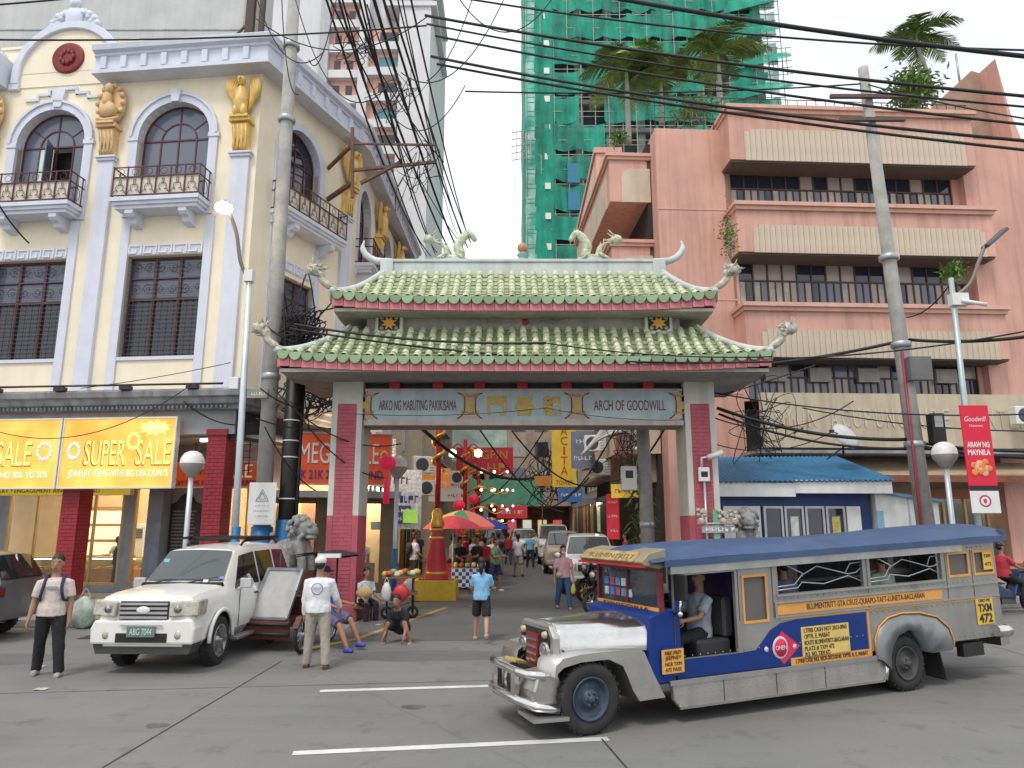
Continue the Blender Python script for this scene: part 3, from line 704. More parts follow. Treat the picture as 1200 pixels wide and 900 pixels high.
# brick pillars of the arcade
def brick_pillar(x0, x1, y0, y1, z0, z1):
    mb = MB(); mb.box(x0+0.012,x1-0.012,y0+0.012,y1-0.012,z0,z1)
    p_ = part_at(LB, 'brick_pillar', mb, M('brick_joint_red',(0.12,0.01,0.015),0.8), F1)
    bk = MB(); h = 0.098; n = int((z1-z0)/h)
    for i in range(n):
        za = z0+i*h+0.006; zb = z0+(i+1)*h-0.006; off = 0.12 if i % 2 else 0.0
        xs = [x0]+[x for x in (x0+0.24-off, x0+0.48-off) if x0+0.05 < x < x1-0.05]+[x1]
        for a, b in zip(xs[:-1], xs[1:]):
            j = random.uniform(-0.003,0.003)
            bk.box(a+0.004,b-0.004,y0+j,y0+0.05,za,zb)
        ys = [y0+0.052]+[y for y in (y0+0.24-off+0.05, y0+0.48-off) if y0+0.1 < y < y1-0.05]+[y1]
        for a, b in zip(ys[:-1], ys[1:]):
            j = random.uniform(-0.003,0.003); bk.box(x1-0.05,x1+j,a+0.004,b-0.004,za,zb); bk.box(x0-j,x0+0.05,a+0.004,b-0.004,za,zb)
    bk.build('brick_courses', redbrick, p_, kind='stuff')
    c = MB(); c.box(x0-0.03,x1+0.03,y0-0.03,y1+0.03,z1-0.16,z1); c.build('pillar_cap', redbrick, p_)
    c = MB(); c.box(x0-0.04,x1+0.04,y0-0.04,y1+0.04,z0-0.12,z0+0.12); c.build('pillar_base', kerbm, p_)
brick_pillar(4.22, 4.74, -0.12, 0.42, 0.15, 4.55); brick_pillar(8.26, 8.80, -0.12, 0.42, 0.15, 4.68); brick_pillar(0.2, 0.74, -0.12, 0.42, 0.15, 4.55)
# ground floor: shop front set back behind the arcade
SF = 2.3
mb = MB(); wall_grid(mb, -3, 9.4, 0.15, 4.55, SF, SF+0.2, [(0.6,4.4,0.35,3.3,0),(4.75,5.45,0.35,3.3,0),(7.35,9.3,0.35,3.3,0)]); part_at(LB, 'shop_wall', mb, M('bluegrey_wall',(0.30,0.32,0.36),0.8,var=0.15,streak=0.3), F1)
mb = MB(); mb.box(5.50,5.95,SF-0.5,SF,0.15,4.55); part_at(LB, 'pier', mb, M('steel_blue_paint',(0.20,0.24,0.30),0.6,var=0.2,streak=0.3), F1)
mb = MB(); mb.box(-3,10,0.3,7.5,4.5,4.56); part_at(LB, 'arcade_ceiling', mb, M('arcade_ceiling',(0.25,0.25,0.25),0.9), F1)
for (a, b) in ((0.6,4.4),(4.75,5.45),(7.35,9.3)):
    fr = MB(); fr.box(a,a+0.06,SF,SF+0.1,0.35,3.3); fr.box(b-0.06,b,SF,SF+0.1,0.35,3.3); fr.box(a,b,SF,SF+0.1,3.2,3.3); fr.box(a,b,SF,SF+0.1,0.35,0.42)
    k = int((b-a)/1.2)
    for i in range(1, k+1): fr.box(a+(b-a)*i/(k+1)-0.03,a+(b-a)*i/(k+1)+0.03,SF+0.01,SF+0.09,0.42,3.2)
    f_ = part_at(LB, 'shop_window', fr, M('gilt_frame',(0.45,0.30,0.12),0.4,0.4), F1)
    mb = MB(); mb.box(a+0.06,b-0.06,SF+0.04,SF+0.05,0.42,3.2); mb.build('pane', glassthin, f_)
# lit interior
shopwall = M('warm_shop_wall',(0.72,0.52,0.30),0.7,var=0.1); shopwood = M('honey_wood',(0.45,0.23,0.08),0.45,var=0.25,scale=3)
mb = MB(); mb.box(-3,10,6.3,6.5,0.15,4.5); mb.box(-3,10,SF+0.2,6.3,0.13,0.17); part_at(LB, 'shop_interior', mb, shopwall, F1)
lampm = M('shop_tube_light',(1,0.9,0.7),0.5,emit=14,emcol=(1.0,0.80,0.52),var=0)
for x in (0.6,2.0,3.4,5.0,6.9,8.2,9.4):
    mb = MB(); mb.box(x-0.35,x+0.35,3.0,5.8,4.36,4.42); part_at(LB, 'ceiling_light', mb, lampm, F1)
tube_lit = M('white_tube_light',(1,1,1),0.5,emit=6,var=0)
for x in (7.7, 8.15):
    mb = MB(); mb.box(x,x+0.38,0.5,0.58,4.42,4.5); part_at(LB, 'tube_light', mb, tube_lit, F1)
mb = MB()
for i in range(9): mb.box(7.5+i*0.2,7.53+i*0.2,0.62,0.64,3.5,4.4)
for i in range(5): mb.box(7.5,9.2,0.60,0.62,3.6+i*0.18,3.62+i*0.18)
part_at(LB, 'arcade_grille', mb, darkmetal, F1)
mb = MB(); mb.prism([(5.92,1.1),(6.92,1.1),(6.92,2.72),(6.72,2.80),(6.62,2.95),(6.42,3.08),(6.22,2.95),(6.12,2.80),(5.92,2.72)],'xz',SF-0.06,SF+0.001); pq = part_at(LB, 'history_plaque', mb, M('plaque_black',(0.02,0.018,0.018),0.5,var=0.4,scale=12), F1, bev=0.01, label='black cast plaque with raised text on shop wall')
mb = MB()
for i in range(13): mb.box(6.04,6.80-0.1*random.random(),SF-0.072,SF-0.055,2.5-i*0.1,2.545-i*0.1)
mb.build('raised_text', M('plaque_text',(0.16,0.14,0.12),0.5,var=0.5,scale=60), pq, kind='stuff')

# shop fittings: counters, cabinets
def counter(x0, x1, y0, y1, label):
    t = thing('display_counter', label, 'counter', Vector((-7.5,19.2,0)) + Matrix.Rotation(R(-6),3,'Z') @ Vector((F1[0][0]*1.0,0,0)) if False else (0,0,0))
    return t
def fw(u, y, z=0.15):
    c_, s_ = math.cos(R(-6)), math.sin(R(-6))
    return Vector((-7.5 + (u-9)*c_ - y*s_, 19.2 + (u-9)*s_ + y*c_, z))
def counter(u, y, wd, label):
    t = thing('display_counter', label, 'counter', fw(u, y), R(-6), 'jewellery display counters')
    mb = MB(); mb.box(-wd/2,wd/2,-0.3,0.3,0,0.62); mb.build('base', shopwood, t, bev=0.01)
    mb = MB(); mb.box(-wd/2,wd/2,-0.3,0.3,0.93,0.97); mb.box(-wd/2,wd/2,0.27,0.3,0.62,0.93); mb.build('case', M('gold_trim',(0.75,0.52,0.2),0.3,0.7), t)
    mb = MB(); mb.box(-wd/2,wd/2,-0.3,-0.29,0.62,0.93); mb.build('pane', glassthin, t)
    mb = MB(); mb.box(-wd/2+0.02,wd/2-0.02,-0.27,-0.22,0.90,0.925); mb.build('case_light', lampm, t)
    mb = MB()
    for i in range(int(wd*14)): mb.blob((random.uniform(-wd/2+.05,wd/2-.05),random.uniform(-0.25,0.1),0.65),(0.03,0.03,0.04),5,4)
    mb.build('jewellery', M('jewel_gold',(0.8,0.5,0.12),0.25,0.9), t, kind='stuff')
counter(1.7, 3.3, 1.7, 'lit glass jewellery counter left of the brick pillar'); counter(3.5, 3.6, 1.5, 'lit glass jewellery counter behind the open shop window'); counter(5.2, 3.2, 0.9, 'narrow jewellery counter seen beside the steel blue pier'); counter(8.4, 3.4, 1.6, 'lit jewellery counter beneath the wall clock')
for (u, lab) in ((2.6,'tall white cabinet air conditioner against the warm shop wall'),):
    t = thing('floor_air_conditioner', lab, 'air conditioner', fw(u, 6.0), R(-6)); mb = MB(); mb.box(-0.32,0.32,-0.25,0.25,0,2.0); mb.build('body', plasticwhite, t, bev=0.02)
    mb = MB()
    for i in range(6): mb.box(-0.24,0.24,-0.27,-0.245,1.5+i*0.06,1.53+i*0.06)
    mb.build('vent', darkmetal, t)
t = thing('wall_cabinet', 'tall honey wood cabinet with lit shelves on shop back wall', 'cabinet', fw(1.3, 6.0), R(-6)); mb = MB(); mb.box(-0.8,0.8,0,0.3,0,2.6); mb.build('body', shopwood, t)
for i in range(3):
    mb = MB(); mb.box(-0.72,0.72,-0.02,0.0,0.9+i*0.55,1.35+i*0.55); mb.build('lit_shelf', M('lit_shelf_back',(0.9,0.75,0.5),0.6,emit=1.2,emcol=(1,0.8,0.5)), t)
t = thing('wall_clock', 'round white wall clock above the jewellery counter', 'clock', fw(8.5, 6.24, 2.6), R(-6)); mb = MB(); mb.lathe([(0,-0.05),(0.16,-0.05),(0.18,0),(0.18,0.03)],20,ax='y'); mb.build('case', woodbrown, t)
mb = MB(); mb.lathe([(0,-0.056),(0.145,-0.056),(0.145,-0.05)],20,ax='y'); mb.build('dial', plasticwhite, t); mb = MB(); mb.bar((0,-0.06,0),(0.02,-0.06,0.1),0.012); mb.bar((0,-0.06,0),(0.07,-0.06,-0.02),0.014); mb.build('hand', blackpaint, t)

# ---- lit sale signs on the fascia
def board(name, label, u0, u1, z0, z1, y, m, fm=plasticwhite, ft=0.04, th=0.16, pl=None):
    o = fw(0,0,0) if pl is None else pl[0]; rz = R(-6) if pl is None else pl[1]
    t = thing(name, label, 'sign', o + (Matrix.Rotation(rz,3,'Z') @ Vector(((u0+u1)/2, y, (z0+z1)/2))), rz)
    W = (u1-u0)/2; Hh = (z1-z0)/2
    mb = MB(); mb.box(-W,W,0,th,-Hh,Hh); mb.build('panel', m, t)
    mb = MB(); mb.box(-W-ft,W+ft,-0.02,th+0.01,Hh,Hh+ft); mb.box(-W-ft,W+ft,-0.02,th+0.01,-Hh-ft,-Hh); mb.box(-W-ft,-W,-0.018,th+0.008,-Hh,Hh); mb.box(W,W+ft,-0.018,th+0.008,-Hh,Hh); mb.build('frame', fm, t)
    return t
def orange_mat():
    m = M('sale_orange_face',(0.85,0.42,0.05),0.45,var=0.05,scale=1); t = m.node_tree; b = t.nodes['Principled BSDF']
    tcn = t.nodes.new('ShaderNodeTexCoord'); gr = t.nodes.new('ShaderNodeTexNoise'); gr.inputs['Scale'].default_value = 0.9; t.links.new(tcn.outputs['Object'], gr.inputs['Vector'])
    rp_ = t.nodes.new('ShaderNodeValToRGB'); rp_.color_ramp.elements[0].position = 0.35; rp_.color_ramp.elements[0].color = (0.86,0.38,0.05,1); rp_.color_ramp.elements[1].position = 0.65; rp_.color_ramp.elements[1].color = (0.98,0.60,0.12,1)
    t.links.new(gr.outputs['Fac'], rp_.inputs[0]); t.links.new(rp_.outputs[0], b.inputs['Base Color']); t.links.new(rp_.outputs[0], b.inputs['Emission Color']); b.inputs['Emission Strength'].default_value = 0.42
    return m
om = orange_mat(); ylw = M('sale_yellow_letter',(0.95,0.80,0.22),0.5,emit=0.5,emcol=(1.0,0.80,0.25),var=0.03); wl = M('sale_white_letter',(0.9,0.85,0.75),0.5,emit=0.4,var=0.03)
orl = M('sale_outline',(0.50,0.17,0.02),0.5,emit=0.1,var=0.02); jewel = M('printed_jewel',(0.85,0.80,0.68),0.35,var=0.3,scale=12,emit=0.25)
t = board('sale_sign', 'lit orange shop sign reading SUPER SALE in yellow letters', 4.30, 7.50, 3.12, 4.96, -0.42, om)
text('SUPER', 0.95, orl, t, (-0.36,-0.004,-0.02), width=1.22, extrude=0.004, bold=0.015); text('SUPER', 0.95, ylw, t, (-0.34,-0.012,-0.0), width=1.17, extrude=0.004)
text('SALE', 0.95, orl, t, (1.03,-0.004,-0.02), width=1.02, extrude=0.004, bold=0.015); text('SALE', 0.95, ylw, t, (1.04,-0.012,0.0), width=0.98, extrude=0.004)
text('JEWELRY ITEMS WITH BIG DISCOUNTS', 0.26, wl, t, (0.08,-0.01,-0.58), width=2.85, extrude=0.004)
mb = MB(); n = 22; mb.prism([((0.50 if k%2 else 0.34)*math.cos(2*PI*k/n)+1.02, (0.24 if k%2 else 0.15)*math.sin(2*PI*k/n)+0.66) for k in range(n)],'xz',-0.01,0.0); mb.build('starburst', ylw, t)
scribble(t, 1.02, 0.66, 0.5, 0.09, wl, -0.014, 3)
for (x, z) in ((-1.25,0.05),(0.45,0.30)):
    mb = MB()
    for k in range(12): mb.blob((x+0.16*math.cos(k*PI/6),-0.01,z+0.2*math.sin(k*PI/6)),(0.06,0.015,0.06),6,4)
    mb.build('jewel_print', jewel if x < 0 else ylw, t)
t = board('sale_sign', 'lit orange shop sign reading SALE beside a green pendant print', 0.75, 4.18, 3.12, 4.96, -0.42, om)
text('SALE', 0.95, orl, t, (0.42,-0.004,-0.02), width=1.08, extrude=0.004, bold=0.015); text('SALE', 0.95, ylw, t, (0.43,-0.012,0.0), width=1.04, extrude=0.004)
text('ITALIAN DIAMOND 30% TO 50%', 0.24, wl, t, (0.1,-0.01,-0.58), width=2.8, extrude=0.004)
mb = MB(); gl = M('lime_print',(0.72,0.80,0.15),0.4,emit=0.3,var=0.1)
for x in (-0.9,-0.62): mb.blob((x,-0.01,0.55),(0.09,0.015,0.17),8,6)
mb.prism([(-1.15,0.22),(-0.35,0.22),(-0.72,-0.28)],'xz',-0.012,0); mb.build('pendant_print', gl, t)
mb = MB(); mb.tube([(-0.2,-0.008,0.8),(-0.28,-0.008,0.3),(-0.6,-0.008,0.05),(-0.9,-0.008,0.3)],0.03,6); mb.build('chain_print', ylw, t)
mb = MB()
for k in range(12): mb.blob((1.32+0.2*math.cos(k*PI/6),-0.01,0.05+0.22*math.sin(k*PI/6)),(0.06,0.015,0.06),6,4)
mb.build('jewel_print', jewel, t)
redsign = M('sign_red_orange',(0.62,0.09,0.03),0.5,var=0.2,scale=2,emit=0.12); navyl = M('sign_navy',(0.02,0.02,0.12),0.5)
t = board('shop_sign', 'red shop sign ALL JEWELRY ITEMS WITH BIG DISCOUNTS under arcade', 5.9, 9.3, 3.18, 3.86, 0.9, redsign, ft=0.02)
text('SALE', 0.55, M('sign_cream',(0.85,0.75,0.5),0.5,emit=0.2), t, (0.95,-0.012,0.10), width=1.1, extrude=0.005); text('ALL JEWELRY ITEMS WITH BIG DISCOUNTS', 0.2, navyl, t, (0.1,-0.012,-0.25), width=3.1, extrude=0.005)
t = board('shop_sign', 'thin yellow shop sign below the orange SALE board', 0.6, 5.3, 2.98, 3.2, 1.2, M('sign_lemon',(0.75,0.62,0.05),0.5,emit=0.25), ft=0.01)
text('JEWELRY * ENGAGEMENT RING * DIAMOND', 0.16, M('sign_green',(0.05,0.12,0.03),0.5), t, (-0.4,-0.012,0), width=3.6, extrude=0.004)
chw = (Vector((-7.5,19.2,0)), R(68.6))
t = board('shop_sign', 'orange red sign MEGA SALE 18K 21K 24K DIAMOND on the corner shop', 0,0.1,0,0.1,0, redsign)
for ch in list(t.children): bpy.data.objects.remove(ch)
t.location = (-5.0, 20.6, 4.0); t.rotation_euler = (0,0,R(14))
mb = MB(); mb.box(-1.45,1.45,0,0.12,-0.72,0.72); mb.build('panel', redsign, t)
mb = MB(); mb.box(-1.5,1.5,-0.02,0.13,0.72,0.76); mb.box(-1.5,1.5,-0.02,0.13,-0.76,-0.72); mb.box(-1.5,-1.45,-0.018,0.128,-0.72,0.72); mb.box(1.45,1.5,-0.018,0.128,-0.72,0.72); mb.build('frame', steel, t)
text('MEGA SALE', 0.85, plasticwhite, t, (0.0,-0.012,0.16), width=2.25, extrude=0.01); text('18K 21K 24K DIAMOND', 0.36, M('sign_blue',(0.02,0.04,0.22),0.5), t, (0.0,-0.012,-0.45), width=2.5, extrude=0.01)
mb = MB()
for x in (-1.28,1.28):
    for k in range(9): mb.blob((x+0.1*math.cos(k*0.7),-0.01,0.1+0.13*math.sin(k*0.7)),(0.04,0.01,0.04),6,4)
mb.build('ring_print', gold, t)
# sign canopy and lit shop below the MEGA SALE sign
mb = MB(); mb.box(-1.9,1.9,-0.3,0.6,-0.1,0.08); o = mb.build('shop_canopy', agedgrey, None, loc=(-5.15,20.75,3.0), rot=(0,0,R(14))); props(o,'grey concrete canopy slab beneath the MEGA SALE sign','canopy')
corner = thing('corner_shop', 'warmly lit corner jewellery shop below the grey canopy', 'shop', (-5.6,21.3,0.15), R(14))
mb = MB(); wall_grid(mb,-1.9,2.2,0,2.85,0,0.15,[(-1.5,-0.2,0.3,2.6,0),(0.2,1.7,0.3,2.6,0)]); mb.build('wall', M('bronze_wall',(0.16,0.11,0.06),0.5,var=0.2), corner)
for a,b in ((-1.5,-0.2),(0.2,1.7)):
    mb = MB(); mb.box(a,b,0.05,0.06,0.3,2.6); mb.build('pane', glassthin, corner); mb = MB(); mb.box((a+b)/2-0.03,(a+b)/2+0.03,0.02,0.1,0.3,2.6); mb.build('mullion', M('gilt_frame',(0.45,0.3,0.12)), corner)
mb = MB(); mb.box(-1.9,2.2,1.6,1.7,0,2.85); mb.build('back_wall', shopwall, corner); mb = MB(); mb.box(-1.8,2.1,0.3,1.5,2.75,2.8); mb.build('ceiling_light', lampm, corner)
mb = MB(); mb.box(-1.4,1.6,0.4,0.8,0,0.85); mb.build('counter', shopwood, corner)
# plain grey block standing behind the corner building
gb = thing('grey_block', 'plain grey concrete block rising behind the cream building', 'building', (-18.2, 30, 0))
mb = MB(); mb.box(-16,5.6,0,3,0,34); mb.build('wall', M('pale_grey_render',(0.50,0.50,0.50),0.85,var=0.12,scale=0.6,streak=0.25,dirtcol=(0.28,0.28,0.28)), gb)
mb = MB(); mb.box(5.4,5.9,-0.12,0.4,14,34); mb.build('corner_pier', M('sand_render',(0.42,0.36,0.28),0.85,var=0.2,streak=0.3), gb)
for k in range(5):
    mb = MB(); mb.box(-16,5.6,-0.03,0.01,18+k*2.4,18.06+k*2.4); mb.build('band_joint', agedgrey, gb)
# ============================================================ friendship arch
tilegreen = M('celadon_tile', (0.27, 0.33, 0.18), 0.35, var=0.28, scale=4, dirt=0.5, dirtcol=(0.06,0.075,0.04), rnd=0.22, coat=0.3)  # pan tiles: shade of the gaps put into a darker green
tilepale = M('pale_glaze_tile', (0.52, 0.56, 0.37), 0.35, var=0.3, scale=2.2, dirt=0.65, dirtcol=(0.09,0.12,0.06), rnd=0.28, coat=0.3)
jade = M('jade_eave_tile', (0.24, 0.36, 0.20), 0.35, var=0.25, scale=6, dirt=0.4, dirtcol=(0.03,0.05,0.03), rnd=0.25, coat=0.3)
rosefascia = M('rose_fascia', (0.58, 0.19, 0.21), 0.6, var=0.2, scale=4, dirt=0.35, dirtcol=(0.22,0.10,0.08), rnd=0.12)
archpink = M('arch_pink_paint', (0.46, 0.095, 0.13), 0.7, var=0.18, scale=2, streak=0.3, dirtcol=(0.2,0.07,0.07), dirt=0.25)
archwhite = M('arch_white_paint', (0.58, 0.56, 0.51), 0.75, var=0.1, scale=2, streak=0.35, dirtcol=(0.22,0.2,0.16))
archgrey = M('arch_soffit', (0.36, 0.34, 0.30), 0.85, var=0.2, scale=1.5, streak=0.3, dirtcol=(0.1,0.1,0.08), dirt=0.4)
ridgewhite = M('ridge_plaster', (0.56, 0.60, 0.60), 0.7, var=0.1, scale=2, streak=0.4, dirtcol=(0.2,0.22,0.2))
signblue = M('sign_pale_blue', (0.42, 0.52, 0.54), 0.7, var=0.15, scale=1.5, streak=0.3, dirtcol=(0.2,0.25,0.25), dirt=0.25, )
signtext = M('sign_oxblood', (0.16, 0.025, 0.03), 0.6, var=0.2)
signgold = M('sign_gold', (0.50, 0.33, 0.05), 0.5, 0.2, var=0.2, scale=8)
AR = thing('friendship_arch', 'ceremonial street arch with green tiled double roof and pink brick columns', 'arch', (0.28, 17.5, 0))
for sx in (-1, 1):
    x0, x1 = (3.90, 4.64) if sx > 0 else (-4.64, -3.90)
    mb = MB(); mb.box(x0+0.02,x1-0.02,-0.48,0.48,0,5.6); col = mb.build('column', archpink, AR)
    e = MB()
    for (a, b) in ((x0, x0+0.14), (x1-0.14, x1)):
        e.box(a,b,-0.5,-0.3,2.35,5.25)
    e.box(x0,x1,-0.502,0.5,5.02,5.6); e.box(x0,x0+0.1,-0.3,0.5,2.35,5.02); e.box(x1-0.1,x1,-0.3,0.5,2.35,5.02); e.build('white_border', archwhite, col, bev=0.008)
    e = MB()
    for (a, b) in ((x0, x0+0.14), (x1-0.14, x1)): e.box(a,b,-0.5,-0.3,0.0,2.35)
    e.box(x0,x0+0.1,-0.3,0.5,0,2.35); e.box(x1-0.1,x1,-0.3,0.5,0,2.35); e.build('painted_border', archpink, col, bev=0.008)
    bk = MB(); h = 0.092; n = int(5.0/h)
    for i in range(n):
        xs = [x0+0.14, x0+0.14+(0.28 if i%2 else 0.14), x1-0.14]
        for a, b in zip(xs[:-1], xs[1:]): bk.box(a+0.003,b-0.003,-0.492+random.uniform(-.003,.003),-0.44,i*h+0.006,(i+1)*h-0.006)
    bk.build('brick_courses', archpink, col, kind='stuff')
    e = MB(); e.box(x0-0.08,x1+0.08,-0.58,0.58,0,0.35); e.build('plinth', archpink, col, bev=0.02)
# beam with lettering
mb = MB(); mb.box(-3.87,3.87,-0.42,0.42,4.50,5.40); bm_ = mb.build('lintel', archgrey, AR)
mb = MB(); mb.box(-3.80,3.80,-0.46,-0.40,4.62,5.34); pn = mb.build('name_panel', signblue, AR)
mb = MB(); mb.box(-3.87,3.87,-0.475,-0.40,4.50,4.62); mb.box(-3.87,3.87,-0.475,-0.40,5.34,5.40); mb.build('panel_frame', M('sign_frame_pinkish',(0.55,0.44,0.40),0.75,var=0.15,streak=0.3), pn)
mb = MB(); mb.box(-3.87,3.87,-0.30,0.3,5.40,5.62); mb.build('recess', blackpaint, AR)  # black box stands in for the shade in the gap
for k, px in enumerate((462,513,562,612,664,713,760)):
    x = (px-600)*0.02074-0.28; mb = MB(); mb.box(x-0.13,x+0.13,-0.52,-0.2,5.402,5.62); mb.build('beam_end', red, AR, bev=0.01)
text('ARKO NG MABUTING PAKIKISAMA', 0.36, signtext, pn, (-2.57,-0.463,4.99), width=1.88, extrude=0.006); text('ARCH OF GOODWILL', 0.36, signtext, pn, (2.58,-0.463,4.99), width=1.74, extrude=0.006)
for ch, x in (('門',-0.65),('善',0.02),('親',0.70)): text(ch, 0.52, signgold, pn, (x,-0.463,4.98), extrude=0.008, bold=0.012, width=0.46)
def cartouche(x, half=0):
    mb = MB()
    I = [(-0.30,5.30),(-0.14,5.20),(-0.12,5.02),(-0.12,4.92),(-0.16,4.78),(-0.30,4.66),(0.30,4.66),(0.16,4.78),(0.12,4.92),(0.12,5.02),(0.14,5.20),(0.30,5.30)]
    if half: I = [(x_ if x_*half > 0 else 0.0, z) for x_, z in I]
    mb.prism([(x+a, z) for a, z in I], 'xz', -0.468, -0.455); c = mb.build('cartouche', M('cartouche_pink',(0.52,0.36,0.30),0.7,var=0.15), pn)
    mb = MB()
    for sg in ((-1,1) if not half else (half,)):
        mb.tube(spline([(x+sg*0.30,-0.47,5.30),(x+sg*0.15,-0.47,5.2),(x+sg*0.13,-0.47,4.98),(x+sg*0.16,-0.47,4.78),(x+sg*0.30,-0.47,4.66)],4),0.014,5)
    mb.build('outline', signtext, c)
    mb = MB(); mb.box(x-0.09 if half >= 0 else x-0.09, x+0.09 if half <= 0 else x+0.09,-0.476,-0.466,4.90,5.08)
    for sg in (-1,1):
        for z in (4.78,5.20): mb.tube(spline([(x,-0.472,z),(x+sg*0.08,-0.472,z+0.04),(x+sg*0.16,-0.472,z+0.0),(x+sg*0.2,-0.472,z+0.06)],3),0.02,5)
    mb.build('gilt_motif', signgold, c)
cartouche(-1.30); cartouche(1.30); cartouche(-3.84,1); cartouche(3.84,-1)
# middle storey
mb = MB(); mb.box(-3.85,3.85,-0.62,0.62,6.60,7.22); mb.build('attic_wall', archgrey, AR)
for x in (-3.28, 3.30):
    mb = MB(); mb.box(x-0.33,x+0.33,-0.78,-0.60,6.70,7.21); pl_ = mb.build('flower_panel', archwhite, AR)
    mb = MB(); mb.box(x-0.26,x+0.26,-0.79,-0.775,6.78,7.16); mb.build('panel_face', blackpaint, pl_)
    mb = MB(); n = 16; mb.prism([(x+(0.21 if k%2 else 0.10)*math.cos(2*PI*k/n), 6.97+(0.18 if k%2 else 0.09)*math.sin(2*PI*k/n)) for k in range(n)],'xz',-0.805,-0.79); mb.build('flower', M('flower_ochre',(0.72,0.36,0.05),0.6), pl_)
    mb = MB()
    for sx in (-1,1):
        for sz in (-1,1): mb.blob((x+sx*0.18,-0.79,6.97+sz*0.13),(0.06,0.015,0.05),6,4)
    mb.build('leaf_print', tilegreen, pl_, kind='stuff')
mb = MB()
for k in range(10): mb.tube(spline([(-0.9+k*0.19,-0.63,7.02),(-0.82+k*0.19,-0.635,7.08),(-0.76+k*0.19,-0.63,7.0)],3),0.02,5)
mb.blob((0.05,-0.64,7.05),(0.09,0.03,0.09),8,6,mi=1); mb.build('relief', [archgrey, red], AR)

